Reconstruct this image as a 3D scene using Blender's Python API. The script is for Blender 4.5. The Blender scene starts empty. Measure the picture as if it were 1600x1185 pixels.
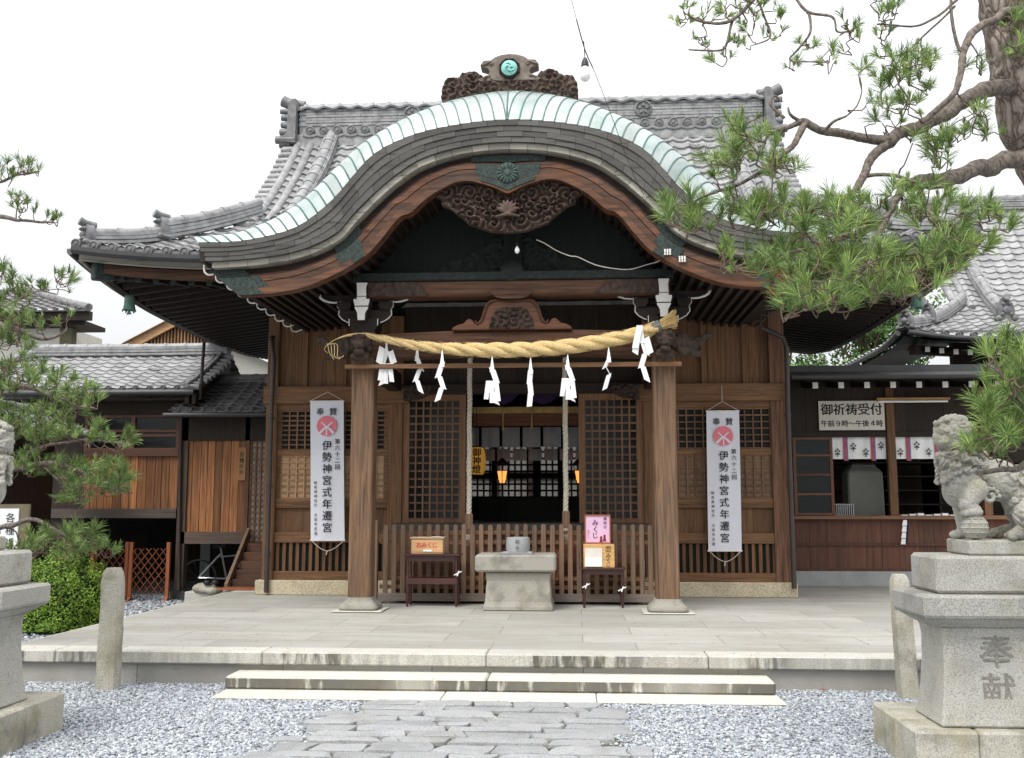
import bpy, bmesh, math, random
import numpy as np
from mathutils import Vector, Matrix, noise as mnoise
R = math.radians
SC = bpy.context.scene
COL = SC.collection

# ------------------------------------------------------------------ camera, sky, sun, exposure
F_PX, IW, IH = 1570.0, 1600, 1185
CAM = Vector((0.8, 0.0, 1.6))
YAW = math.atan(100 / F_PX)
PITCH = math.atan(197.5 / math.hypot(F_PX, 100))
cam_d = bpy.data.cameras.new("camera")
cam_o = bpy.data.objects.new("camera", cam_d)
COL.objects.link(cam_o)
cam_o.location = CAM
cam_o.rotation_euler = (math.pi / 2 + PITCH, 0, YAW)
cam_d.sensor_width = 36
cam_d.lens = 36 * F_PX / IW
cam_d.clip_start, cam_d.clip_end = 0.1, 3000
SC.camera = cam_o

SUN_EL, SUN_AZ = R(56), R(205)          # azimuth: 0 = +Y (away from the camera), clockwise to +X
wd = bpy.data.worlds.new("World")
SC.world = wd
wd.use_nodes = True
wn, wl = wd.node_tree.nodes, wd.node_tree.links
bg = wn["Background"]
sky = wn.new("ShaderNodeTexSky")
sky.sky_type = 'NISHITA'
sky.sun_disc = False
sky.sun_elevation, sky.sun_rotation = SUN_EL, SUN_AZ
sky.air_density, sky.dust_density, sky.ozone_density = 1.0, 4.0, 1.0
hs = wn.new("ShaderNodeHueSaturation")
hs.inputs["Saturation"].default_value = 0.10      # a closed white cloud cover
hs.inputs["Value"].default_value = 1.0
ovc = wn.new("ShaderNodeMix"); ovc.data_type = 'RGBA'
ovc.inputs[0].default_value = 0.6
ovc.inputs[7].default_value = (7.6, 7.7, 7.9, 1)
wl.new(sky.outputs[0], hs.inputs["Color"])
wl.new(hs.outputs[0], ovc.inputs[6])
# cloud cover is about three times brighter overhead than at the horizon
wtc = wn.new("ShaderNodeTexCoord"); wsx = wn.new("ShaderNodeSeparateXYZ"); wl.new(wtc.outputs["Generated"], wsx.inputs[0])
wmr = wn.new("ShaderNodeMapRange"); wl.new(wsx.outputs["Z"], wmr.inputs[0])
wmr.inputs[1].default_value, wmr.inputs[2].default_value = 0.0, 1.0
wmr.inputs[3].default_value, wmr.inputs[4].default_value = 0.48, 1.42
wmu = wn.new("ShaderNodeVectorMath"); wmu.operation = 'SCALE'
wl.new(ovc.outputs[2], wmu.inputs[0]); wl.new(wmr.outputs[0], wmu.inputs["Scale"])
wl.new(wmu.outputs[0], bg.inputs["Color"])
bg.inputs["Strength"].default_value = 0.15
sd = bpy.data.lights.new("sun", 'SUN')
sd.energy, sd.angle, sd.color = 1.3, R(24), (1.0, 0.965, 0.91)
so = bpy.data.objects.new("sun", sd)
COL.objects.link(so)
_v = Vector((math.sin(SUN_AZ) * math.cos(SUN_EL), math.cos(SUN_AZ) * math.cos(SUN_EL), math.sin(SUN_EL)))
so.rotation_euler = _v.to_track_quat('Z', 'Y').to_euler()
so.location = (0, 0, 40)
vs = SC.view_settings
vs.view_transform, vs.look, vs.gamma, vs.use_curve_mapping = 'Standard', 'None', 1.0, False
vs.exposure = 0.75
SC.cycles.max_bounces = 8
SC.cycles.diffuse_bounces = 4
SC.cycles.transparent_max_bounces = 8
SC.cycles.use_denoising = True

# ------------------------------------------------------------------ measuring helper: a pixel of the photo at a known depth
_cy, _sy, _cp, _sp = math.cos(YAW), math.sin(YAW), math.cos(PITCH), math.sin(PITCH)
_FW, _RT, _UP = Vector((-_sy * _cp, _cy * _cp, _sp)), Vector((_cy, _sy, 0)), Vector((_sy * _sp, -_cy * _sp, _cp))
def at(px, py, Y):
    d = _FW + _RT * ((px - IW / 2) / F_PX) - _UP * ((py - IH / 2) / F_PX)
    return CAM + d * (Y / d.y)

# ------------------------------------------------------------------ mesh helpers
ORG = {}
def tag(o, label=None, cat=None, group=None, kind=None):
    if label: o["label"] = label
    if cat: o["category"] = cat
    if group: o["group"] = group
    if kind: o["kind"] = kind
    return o
def thing(name, label, cat, loc=(0, 0, 0), group=None):
    o = bpy.data.objects.new(name, None)
    o.empty_display_size = 0.2
    COL.objects.link(o)
    o.location = loc
    ORG[o.name] = Vector(loc)
    return tag(o, label, cat, group)
def copy_tree(o, parent=None):
    c = o.copy(); COL.objects.link(c)
    if parent: c.parent = parent
    for ch in [x for x in bpy.data.objects if x.parent == o]:
        copy_tree(ch, c)
    return c

class MB:
    def __init__(s):
        s.v, s.f = [], []
    def add(s, V, Fs):
        n = len(s.v)
        s.v.extend(tuple(p) for p in V)
        s.f.extend([i + n for i in f] for f in Fs)
        return s
    def box(s, x0, x1, y0, y1, z0, z1):
        V = [(x, y, z) for z in (z0, z1) for y in (y0, y1) for x in (x0, x1)]
        return s.add(V, [(0, 2, 3, 1), (4, 5, 7, 6), (0, 1, 5, 4), (2, 6, 7, 3), (0, 4, 6, 2), (1, 3, 7, 5)])
    def bar(s, a, b, w, h, up=(0, 0, 1)):
        a, b = Vector(a), Vector(b)
        d = (b - a).normalized(); r = d.cross(Vector(up))
        if r.length < 1e-4: r = Vector((1, 0, 0))
        r.normalize(); u = r.cross(d)
        V = []
        for p in (a, b):
            for i, j in ((-1, -1), (1, -1), (1, 1), (-1, 1)):
                V.append(p + r * (w / 2 * i) + u * (h / 2 * j))
        return s.add(V, [(0, 3, 2, 1), (4, 5, 6, 7), (0, 1, 5, 4), (1, 2, 6, 5), (2, 3, 7, 6), (3, 0, 4, 7)])
    def prism(s, poly, a, b, axis='y'):
        n = len(poly)
        m = {'y': lambda p, t: (p[0], t, p[1]), 'x': lambda p, t: (t, p[0], p[1]), 'z': lambda p, t: (p[0], p[1], t)}[axis]
        V = [m(p, a) for p in poly] + [m(p, b) for p in poly]
        Fs = [list(range(n))[::-1], list(range(n, 2 * n))]
        Fs += [(i, (i + 1) % n, n + (i + 1) % n, n + i) for i in range(n)]
        return s.add(V, Fs)
    def tube(s, pts, r, n=8, caps=True):
        pts = [Vector(p) for p in pts]
        m = len(pts)
        rs = [r] * m if isinstance(r, (int, float)) else list(r)
        V, Fs = [], []
        t = (pts[1] - pts[0]).normalized()
        ref = Vector((0, 0, 1)) if abs(t.z) < 0.9 else Vector((1, 0, 0))
        nrm = t.cross(ref).normalized()
        for i, p in enumerate(pts):
            t = (pts[min(i + 1, m - 1)] - pts[max(i - 1, 0)])
            t = t.normalized() if t.length > 1e-9 else Vector((0, 0, 1))
            nrm = (nrm - t * nrm.dot(t))
            nrm = nrm.normalized() if nrm.length > 1e-6 else t.orthogonal().normalized()
            bn = t.cross(nrm)
            for k in range(n):
                a = 2 * math.pi * k / n
                V.append(p + (nrm * math.cos(a) + bn * math.sin(a)) * rs[i])
        for i in range(m - 1):
            for k in range(n):
                k2 = (k + 1) % n
                Fs.append((i * n + k, i * n + k2, (i + 1) * n + k2, (i + 1) * n + k))
        if caps:
            Fs.append(tuple(range(n))[::-1]); Fs.append(tuple(range((m - 1) * n, m * n)))
        return s.add(V, Fs)
    def lathe(s, prof, c=(0, 0, 0), n=20, axis='z', sq=None):
        V, Fs = [], []
        for r, z in prof:
            for k in range(n):
                a = 2 * math.pi * (k + 0.5) / n
                x, y = math.cos(a) * r, math.sin(a) * r
                if sq:                                   # squarish section
                    q = max(abs(math.cos(a)), abs(math.sin(a))); f = (1 - sq) + sq / q
                    x, y = x * f, y * f
                if axis == 'z': V.append((c[0] + x, c[1] + y, c[2] + z))
                elif axis == 'y': V.append((c[0] + x, c[1] + z, c[2] - y))
                else: V.append((c[0] + z, c[1] + x, c[2] + y))
        m = len(prof)
        for i in range(m - 1):
            for k in range(n):
                k2 = (k + 1) % n
                Fs.append((i * n + k, i * n + k2, (i + 1) * n + k2, (i + 1) * n + k))
        Fs.append(tuple(range(n))[::-1]); Fs.append(tuple(range((m - 1) * n, m * n)))
        return s.add(V, Fs)
    def grid(s, rows, flip=False):
        n = len(rows[0]); V = [p for r in rows for p in r]
        Fs = []
        for i in range(len(rows) - 1):
            for k in range(n - 1):
                q = (i * n + k, i * n + k + 1, (i + 1) * n + k + 1, (i + 1) * n + k)
                Fs.append(q[::-1] if flip else q)
        return s.add(V, Fs)
    def sweep(s, path, sec, up=(0, 0, 1)):
        """closed section [(side, up)] along a path"""
        path = [Vector(p) for p in path]; m = len(path); n = len(sec); V, Fs = [], []
        for i, p in enumerate(path):
            t = (path[min(i + 1, m - 1)] - path[max(i - 1, 0)]).normalized()
            r = t.cross(Vector(up)).normalized(); u = r.cross(t)
            V += [p + r * a + u * b for a, b in sec]
        for i in range(m - 1):
            for k in range(n):
                k2 = (k + 1) % n
                Fs.append((i * n + k, i * n + k2, (i + 1) * n + k2, (i + 1) * n + k))
        Fs.append(tuple(range(n))[::-1]); Fs.append(tuple(range((m - 1) * n, m * n)))
        return s.add(V, Fs)
    def build(s, name, mat, parent=None, smooth=None, bevel=None, fix=True, local=False):
        me = bpy.data.meshes.new(name)
        o0 = Vector((0, 0, 0))
        q = parent
        while q is not None and not local:
            o0 = o0 + q.location; q = q.parent
        me.from_pydata([(a - o0.x, b - o0.y, c - o0.z) for a, b, c in s.v], [], s.f)
        if fix:
            bm = bmesh.new(); bm.from_mesh(me)
            bmesh.ops.recalc_face_normals(bm, faces=bm.faces)
            bm.to_mesh(me); bm.free()
        o = bpy.data.objects.new(name, me)
        COL.objects.link(o)
        if mat: me.materials.append(mat)
        if smooth is not None:
            me.shade_smooth()
            if smooth < 180: me.set_sharp_from_angle(angle=R(smooth))
        if bevel:
            b = o.modifiers.new("bevel", 'BEVEL'); b.width = bevel; b.segments = 1; b.limit_method = 'ANGLE'; b.angle_limit = R(40)
        if parent: o.parent = parent
        return o

def np_mesh(name, V, Fs, mat, parent=None, smooth=False):
    """fast mesh of equal-sized faces: V (n,3), Fs (m,k)"""
    V = np.asarray(V, dtype=np.float32); Fs = np.asarray(Fs, dtype=np.int32)
    me = bpy.data.meshes.new(name); k = Fs.shape[1]
    me.vertices.add(len(V)); me.vertices.foreach_set("co", V.ravel())
    me.loops.add(Fs.size); me.loops.foreach_set("vertex_index", Fs.ravel())
    me.polygons.add(len(Fs))
    me.polygons.foreach_set("loop_start", np.arange(0, Fs.size, k, dtype=np.int32))
    me.polygons.foreach_set("use_smooth", np.full(len(Fs), smooth))
    me.update(calc_edges=True); me.validate()
    o = bpy.data.objects.new(name, me); COL.objects.link(o)
    me.materials.append(mat)
    if parent: o.parent = parent
    return o

def interp(pts, x):
    """monotone-ish Catmull interpolation of (x, y) points"""
    n = len(pts)
    if x <= pts[0][0]: return pts[0][1]
    if x >= pts[-1][0]: return pts[-1][1]
    for i in range(n - 1):
        if pts[i][0] <= x <= pts[i + 1][0]:
            x0, y0 = pts[i]; x1, y1 = pts[i + 1]
            m0 = (y1 - pts[i - 1][1]) / (x1 - pts[i - 1][0]) if i > 0 else (y1 - y0) / (x1 - x0)
            m1 = (pts[i + 2][1] - y0) / (pts[i + 2][0] - x0) if i < n - 2 else (y1 - y0) / (x1 - x0)
            h = x1 - x0; t = (x - x0) / h
            return ((2 * t**3 - 3 * t**2 + 1) * y0 + (t**3 - 2 * t**2 + t) * h * m0 + (-2 * t**3 + 3 * t**2) * y1 + (t**3 - t**2) * h * m1)
def spline(pts, n):
    """smooth curve through 3-D points"""
    pts = [Vector(p) for p in pts]; m = len(pts); out = []
    for i in range(n + 1):
        u = i / n * (m - 1); k = min(int(u), m - 2); t = u - k
        p0, p1, p2, p3 = pts[max(k - 1, 0)], pts[k], pts[k + 1], pts[min(k + 2, m - 1)]
        out.append(0.5 * ((2 * p1) + (p2 - p0) * t + (2 * p0 - 5 * p1 + 4 * p2 - p3) * t * t + (3 * p1 - p0 - 3 * p2 + p3) * t**3))
    return out

# ------------------------------------------------------------------ materials
def new_mat(name):
    m = bpy.data.materials.new(name); m.use_nodes = True
    return m, m.node_tree.nodes, m.node_tree.links, m.node_tree.nodes["Principled BSDF"]
def ramp(n, stops):
    r = n.new("ShaderNodeValToRGB")
    while len(r.color_ramp.elements) < len(stops): r.color_ramp.elements.new(0.5)
    for e, (p, c) in zip(r.color_ramp.elements, stops):
        e.position = p; e.color = (c[0], c[1], c[2], 1) if not isinstance(c, (int, float)) else (c, c, c, 1)
    return r
def mixrgb(n, l, mode, fac, a, b):
    x = n.new("ShaderNodeMix"); x.data_type = 'RGBA'; x.blend_type = mode
    for sock, val in ((x.inputs[0], fac), (x.inputs[6], a), (x.inputs[7], b)):
        if hasattr(val, "default_value") or hasattr(val, "links"): l.new(val, sock)
        elif isinstance(val, (int, float)) and sock == x.inputs[0]: sock.default_value = val
        else: sock.default_value = (*val, 1) if len(val) == 3 else val
    return x.outputs[2]
def noise_tex(n, l, vec, scale, detail=4, rough=0.55, dist=0.0):
    t = n.new("ShaderNodeTexNoise"); t.inputs["Scale"].default_value = scale; t.inputs["Detail"].default_value = detail
    t.inputs["Roughness"].default_value = rough; t.inputs["Distortion"].default_value = dist
    if vec: l.new(vec, t.inputs["Vector"])
    return t.outputs["Fac"]
def coords(n, l, scale=(1, 1, 1), kind="Object"):
    tc = n.new("ShaderNodeTexCoord"); mp = n.new("ShaderNodeMapping"); mp.inputs["Scale"].default_value = scale
    l.new(tc.outputs[kind], mp.inputs["Vector"])
    return mp.outputs["Vector"]
def bump(n, l, bs, h, strength=0.3, dist=0.01):
    b = n.new("ShaderNodeBump"); b.inputs["Strength"].default_value = strength; b.inputs["Distance"].default_value = dist
    l.new(h, b.inputs["Height"]); l.new(b.outputs[0], bs.inputs["Normal"])
def rnd_island(n):
    return n.new("ShaderNodeNewGeometry").outputs["Random Per Island"]

def wood(name, c, axis='z', var=0.45, rough=0.65, grain=38, grey=0.12, spec=0.3, isl_v=(0.72, 1.25)):
    m, n, l, bs = new_mat(name)
    s = {'z': (grain, grain, 1.6), 'x': (1.6, grain, grain), 'y': (grain, 1.6, grain)}[axis]
    v = coords(n, l, s)
    g = noise_tex(n, l, v, 1.0, 5, 0.6, 0.6)
    lo = tuple(x * (1 - var) for x in c); hi = tuple(min(1, x * (1 + var * 0.9)) for x in c)
    col = ramp(n, [(0.3, lo), (0.7, hi)]); l.new(g, col.inputs[0])
    big = noise_tex(n, l, coords(n, l, (1.3, 1.3, 1.3)), 1.7, 4, 0.6)
    br = ramp(n, [(0.35, 0.0), (0.75, 1.0)]); l.new(big, br.inputs[0])
    gm = sum(c) / 3
    gcol = (gm * 1.15, gm * 1.08, gm * 1.0)
    fm = n.new("ShaderNodeMath"); fm.operation = 'MULTIPLY'; fm.inputs[1].default_value = grey; l.new(br.outputs[0], fm.inputs[0])
    c1 = mixrgb(n, l, 'MIX', fm.outputs[0], col.outputs[0], gcol)
    isl = ramp(n, [(0.0, isl_v[0]), (1.0, isl_v[1])]); l.new(rnd_island(n), isl.inputs[0])
    c2 = mixrgb(n, l, 'MULTIPLY', 1.0, c1, isl.outputs[0])
    ck = noise_tex(n, l, coords(n, l, tuple(q * (1.0 if q > 5 else .35) for q in s)), 1.7, 3, 0.6, 0.3)   # drying cracks and dark streaks
    cr = ramp(n, [(0.60, 1.0), (0.69, 0.38)]); l.new(ck, cr.inputs[0])
    c2 = mixrgb(n, l, 'MULTIPLY', 1.0, c2, cr.outputs[0])
    l.new(c2, bs.inputs["Base Color"])
    bs.inputs["Roughness"].default_value = rough
    bs.inputs["Specular IOR Level"].default_value = spec
    bump(n, l, bs, g, 0.35, 0.004)
    return m
def plain(name, c, rough=0.6, spec=0.4, metal=0.0, var=0.15, scale=8, bmp=0.0, emit=None, alpha=None):
    m, n, l, bs = new_mat(name)
    f = noise_tex(n, l, coords(n, l), scale, 5, 0.6)
    r = ramp(n, [(0.3, tuple(x * (1 - var) for x in c)), (0.7, tuple(min(1, x * (1 + var)) for x in c))])
    l.new(f, r.inputs[0]); l.new(r.outputs[0], bs.inputs["Base Color"])
    bs.inputs["Roughness"].default_value = rough; bs.inputs["Specular IOR Level"].default_value = spec; bs.inputs["Metallic"].default_value = metal
    if bmp: bump(n, l, bs, f, bmp, 0.01)
    if emit:
        bs.inputs["Emission Color"].default_value = (*emit[0], 1); bs.inputs["Emission Strength"].default_value = emit[1]
    return m
def granite(name, c=(0.42, 0.41, 0.38), speck=0.5, stain=0.4, moss=0.0, fine=170, streak=0, dark=(0.07, 0.068, 0.06)):
    m, n, l, bs = new_mat(name)
    v = coords(n, l)
    f = noise_tex(n, l, v, fine, 2, 0.6)
    r = ramp(n, [(0.32, tuple(x * (1 - speck) for x in c)), (0.5, c), (0.68, tuple(min(1, x * (1 + speck * 0.5)) for x in c))])
    l.new(f, r.inputs[0])
    big = noise_tex(n, l, coords(n, l, (5, 5, 0.9)) if streak else v, 2.2 if streak else 3.0, 6, 0.65)
    br = ramp(n, [(0.42 - .2 * (streak - 1), 0.0), (0.56 - .2 * (streak - 1), 1.0)] if streak else [(0.48, 0.0), (0.66, 1.0)]); l.new(big, br.inputs[0])
    fm = n.new("ShaderNodeMath"); fm.operation = 'MULTIPLY'; fm.inputs[1].default_value = stain; l.new(br.outputs[0], fm.inputs[0])
    if streak:                                            # algae and soot keep to the upright faces
        patch = noise_tex(n, l, coords(n, l, (1, 1, 0.3)), 0.9, 3, 0.5); pr = ramp(n, [(0.46 - .22 * (streak - 1), 0.25 + .5 * (streak - 1)), (0.58 - .22 * (streak - 1), 1.0)]); l.new(patch, pr.inputs[0])
        sx = n.new('ShaderNodeSeparateXYZ'); l.new(n.new('ShaderNodeNewGeometry').outputs['True Normal'], sx.inputs[0])
        up = ramp(n, [(0.3, 1.0), (0.8, 0.06)]); l.new(sx.outputs['Z'], up.inputs[0])
        f2 = n.new('ShaderNodeMath'); f2.operation = 'MULTIPLY'; l.new(fm.outputs[0], f2.inputs[0]); l.new(up.outputs[0], f2.inputs[1])
        f3 = n.new('ShaderNodeMath'); f3.operation = 'MULTIPLY'; l.new(f2.outputs[0], f3.inputs[0]); l.new(pr.outputs[0], f3.inputs[1])
        fm = f3
    out = mixrgb(n, l, 'MIX', fm.outputs[0], r.outputs[0], dark)
    if moss:
        mb = noise_tex(n, l, v, 4.5, 5, 0.65)
        mr = ramp(n, [(0.45, 0.0), (0.7, moss)]); l.new(mb, mr.inputs[0])
        out = mixrgb(n, l, 'MIX', mr.outputs[0], out, (0.30, 0.27, 0.14))
    isl = ramp(n, [(0.0, 0.88), (1.0, 1.1)]); l.new(rnd_island(n), isl.inputs[0])
    out = mixrgb(n, l, 'MULTIPLY', 1.0, out, isl.outputs[0])
    l.new(out, bs.inputs["Base Color"])
    bs.inputs["Roughness"].default_value = 0.85; bs.inputs["Specular IOR Level"].default_value = 0.25
    bump(n, l, bs, f, 0.25, 0.004)
    return m

M = {}
M['wall_v'] = wood('aged_cedar_upright', (0.140, 0.069, 0.030), 'z', 0.5)
M['wall_h'] = wood('aged_cedar_level', (0.148, 0.074, 0.033), 'x', 0.5)
M['wall_y'] = wood('aged_cedar_deep', (0.07, 0.038, 0.024), 'y')
M['pillar'] = wood('weathered_pillar', (0.150, 0.086, 0.048), 'z', 0.5, 0.7, 26, 0.25)
M['beam'] = wood('brown_beam', (0.088, 0.041, 0.022), 'x', 0.65)
M['barge'] = wood('red_brown_bargeboard', (0.105, 0.041, 0.017), 'x', 0.85, 0.5, 16, 0.45)
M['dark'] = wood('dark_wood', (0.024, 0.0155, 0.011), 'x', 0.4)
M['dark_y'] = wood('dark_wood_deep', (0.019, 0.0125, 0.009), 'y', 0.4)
M['dark_v'] = wood('dark_wood_upright', (0.028, 0.018, 0.0125), 'z', 0.4)
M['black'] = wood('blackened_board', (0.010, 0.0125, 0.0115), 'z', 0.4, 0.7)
M['lattice'] = wood('lattice_wood', (0.185, 0.095, 0.048), 'z', 0.35)
M['tan'] = wood('pale_lattice', (0.36, 0.205, 0.105), 'z', 0.3, 0.6, 30, 0.1)
M['picket'] = wood('grey_picket', (0.165, 0.104, 0.064), 'z', 0.4, 0.75, 34, 0.4)
M['gold'] = wood('golden_boards', (0.25, 0.10, 0.034), 'z', 0.6, 0.6, 34, 0.15, 0.3, (0.5, 1.45))
M['rust'] = wood('orange_lattice', (0.25, 0.085, 0.036), 'z', 0.25, 0.5, 20, 0.0)
M['mahog'] = wood('mahogany', (0.05, 0.018, 0.016), 'x', 0.25, 0.35, 30, 0.0, 0.5)
M['newwood'] = wood('fresh_wood', (0.50, 0.30, 0.15), 'x', 0.2, 0.5, 20, 0.0)
M['carve'] = plain('carved_wood', (0.062, 0.041, 0.031), 0.7, 0.3, 0, 0.5, 14, 0.2)
M['carve_dark'] = plain('carved_dark_wood', (0.017, 0.021, 0.019), 0.7, 0.3, 0, 0.4, 10)
M['nose'] = plain('carved_grey_wood', (0.05, 0.035, 0.026), 0.75, 0.25, 0, 0.5, 20, 0.3)
M['white'] = plain('white_paint', (0.72, 0.70, 0.66), 0.7, 0.3, 0, 0.1, 9)
M['paper'] = plain('white_paper', (0.86, 0.86, 0.86), 0.8, 0.2, 0, 0.03, 4)
M['verdi'] = plain('dark_verdigris', (0.024, 0.039, 0.034), 0.6, 0.3, 0.0, 0.7, 34, 0.5)
M['verdi_l'] = plain('pale_verdigris', (0.22, 0.50, 0.45), 0.5, 0.4, 0.1, 0.25, 30, 0.2)
M['bell'] = plain('bell_verdigris', (0.10, 0.20, 0.155), 0.55, 0.4, 0.2, 0.35, 30, 0.2)
M['gutter'] = plain('dark_gutter', (0.035, 0.035, 0.036), 0.45, 0.5, 0, 0.25, 6)
M['pipe'] = plain('brown_downpipe', (0.045, 0.034, 0.029), 0.45, 0.5, 0, 0.3, 5)
M['granite'] = granite('granite', (0.40, 0.39, 0.355), 0.45, 0.35, 0.25, 130)
M['granite_l'] = granite('light_granite', (0.47, 0.455, 0.41), 0.35, 0.18, 0.12, 120)
M['granite_w'] = granite('weathered_granite', (0.42, 0.40, 0.34), 0.4, 0.6, 0.5, 110)
M['cap'] = granite('stained_capstone', (0.50, 0.485, 0.44), 0.35, 0.95, 0.22, 110, 1, (0.10, 0.095, 0.085))
M['step'] = granite('mossy_step_stone', (0.54, 0.525, 0.465), 0.3, 0.95, 0.2, 110, 1.55, (0.105, 0.098, 0.085))
M['flag'] = granite('grey_flagstone', (0.31, 0.316, 0.322), 0.35, 0.25, 0.1, 90)
M['lion'] = granite('carved_granite', (0.40, 0.39, 0.345), 0.3, 0.5, 0.4, 90)
M['sand'] = granite('ochre_specked_base', (0.50, 0.43, 0.31), 0.4, 0.25, 0.3, 45)
M['offer'] = granite('offertory_granite', (0.30, 0.285, 0.25), 0.3, 0.6, 0.15, 120)
M['concrete'] = granite('grey_concrete', (0.33, 0.34, 0.34), 0.12, 0.25, 0.0, 60)
M['ink'] = plain('black_ink', (0.012, 0.012, 0.014), 0.6, 0.2, 0, 0.1)
M['pinkp'] = plain('rose_print', (0.78, 0.22, 0.27), 0.7, 0.2, 0, 0.08, 4)
M['redp'] = plain('red_print', (0.62, 0.05, 0.03), 0.6, 0.2, 0, 0.1)
M['cloth'] = plain('white_banner_cloth', (0.73, 0.74, 0.80), 0.8, 0.2, 0, 0.03, 3)
M['cord'] = plain('white_cord', (0.62, 0.58, 0.52), 0.8, 0.2)
M['straw'] = plain('rice_straw', (0.64, 0.475, 0.225), 0.85, 0.15, 0, 0.35, 70, 0.8)
M['hemp'] = plain('hemp_rope', (0.60, 0.55, 0.45), 0.85, 0.2, 0, 0.2, 40, 0.4)
M['gray_cloth'] = plain('grey_sheet', (0.16, 0.165, 0.145), 0.85, 0.2, 0, 0.1, 3)
M['pink_sheet'] = plain('pink_notice', (0.78, 0.52, 0.72), 0.5, 0.3, 0, 0.04, 5)
M['dim_cloth'] = plain('dim_curtain', (0.5, 0.5, 0.5), 0.85, 0.2, 0, 0.15, 5)
M['purple'] = plain('purple_cloth', (0.03, 0.016, 0.055), 0.8, 0.2, 0, 0.15, 5)
M['plaster'] = plain('cream_plaster', (0.62, 0.60, 0.53), 0.85, 0.2, 0, 0.06, 3)
M['steel'] = plain('bright_steel', (0.55, 0.55, 0.56), 0.3, 0.5, 0.9, 0.05)
M['bulbglass'] = plain('white_glass_bulb', (0.85, 0.85, 0.85), 0.15, 0.5, 0, 0.02)
M['rubber'] = plain('black_rubber', (0.02, 0.02, 0.022), 0.5, 0.4)
M['lantern'] = plain('lit_lantern_paper', (0.34, 0.21, 0.04), 0.7, 0.2, 0, 0.1, 5, 0, ((1.0, 0.48, 0.07), 0.12))
M['flame'] = plain('lit_lamp_glass', (0.7, 0.35, 0.1), 0.5, 0.3, 0, 0.1, 5, 0, ((1.0, 0.36, 0.08), 0.9))

def m_tile():
    m, n, l, bs = new_mat('grey_roof_tile')
    v = coords(n, l)
    f = noise_tex(n, l, v, 5, 5, 0.65)
    r = ramp(n, [(0.3, (0.20, 0.20, 0.203)), (0.7, (0.36, 0.36, 0.36))]); l.new(f, r.inputs[0])
    f2 = noise_tex(n, l, v, 60, 3, 0.6)
    c = mixrgb(n, l, 'OVERLAY', 0.35, r.outputs[0], f2)
    sn = n.new('ShaderNodeVectorMath'); sn.operation = 'SNAP'; sn.inputs[1].default_value = (.25, .27, .135); l.new(v, sn.inputs[0])   # tile to tile
    wnz = n.new('ShaderNodeTexWhiteNoise'); l.new(sn.outputs[0], wnz.inputs['Vector'])
    wr = ramp(n, [(0.0, 0.62), (0.15, 0.88), (1.0, 1.12)]); l.new(wnz.outputs['Value'], wr.inputs[0])
    c = mixrgb(n, l, 'MULTIPLY', 1.0, c, wr.outputs[0])
    l.new(c, bs.inputs["Base Color"]); bs.inputs["Roughness"].default_value = 0.42; bs.inputs["Specular IOR Level"].default_value = 0.6
    bump(n, l, bs, f2, 0.15, 0.004)
    return m
M['tile'] = m_tile()
M['tile_r'] = plain('ridge_tile', (0.235, 0.235, 0.237), 0.45, 0.5, 0, 0.4, 7, 0.2)
M['tile_d'] = plain('dark_ridge_tile', (0.14, 0.14, 0.142), 0.5, 0.45, 0, 0.4, 9, 0.15)
def m_copper():
    m, n, l, bs = new_mat('patinated_copper_sheet')
    v = coords(n, l, (1.0, 0.5, 1.0))
    f = noise_tex(n, l, v, 3.0, 6, 0.65)
    r = ramp(n, [(0.25, (0.23, 0.32, 0.305)), (0.5, (0.385, 0.45, 0.435)), (0.75, (0.47, 0.505, 0.49))]); l.new(f, r.inputs[0])
    isl = ramp(n, [(0.0, 0.74), (1.0, 1.12)]); l.new(rnd_island(n), isl.inputs[0])
    c = mixrgb(n, l, 'MULTIPLY', 1.0, r.outputs[0], isl.outputs[0])
    sk = noise_tex(n, l, coords(n, l, (7, 1.2, 1.2)), 2.2, 6, .7); sr = ramp(n, [(.50, 0.0), (.68, .7)]); l.new(sk, sr.inputs[0])
    c = mixrgb(n, l, 'MIX', sr.outputs[0], c, (.30, .29, .255))
    l.new(c, bs.inputs["Base Color"]); bs.inputs["Roughness"].default_value = 0.4; bs.inputs["Metallic"].default_value = 0.15
    return m
M['copper'] = m_copper()
M['course'] = wood('grey_shingle_edge', (0.083, 0.080, 0.073), 'x', 0.2, 0.6, 20, 0.2)
M['lath'] = wood('pale_lath', (0.30, 0.285, 0.235), 'x', 0.25, 0.7, 20, 0.3)
def m_glass(name, c, rough=0.06):
    m, n, l, bs = new_mat(name)
    bs.inputs["Base Color"].default_value = (*c, 1); bs.inputs["Roughness"].default_value = rough; bs.inputs["Specular IOR Level"].default_value = 0.3
    bump(n, l, bs, noise_tex(n, l, coords(n, l), 3.0, 2), 0.25, 0.03)
    return m
M['glass'] = m_glass('dark_window_glass', (0.010, 0.012, 0.011), 0.15)
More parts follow.
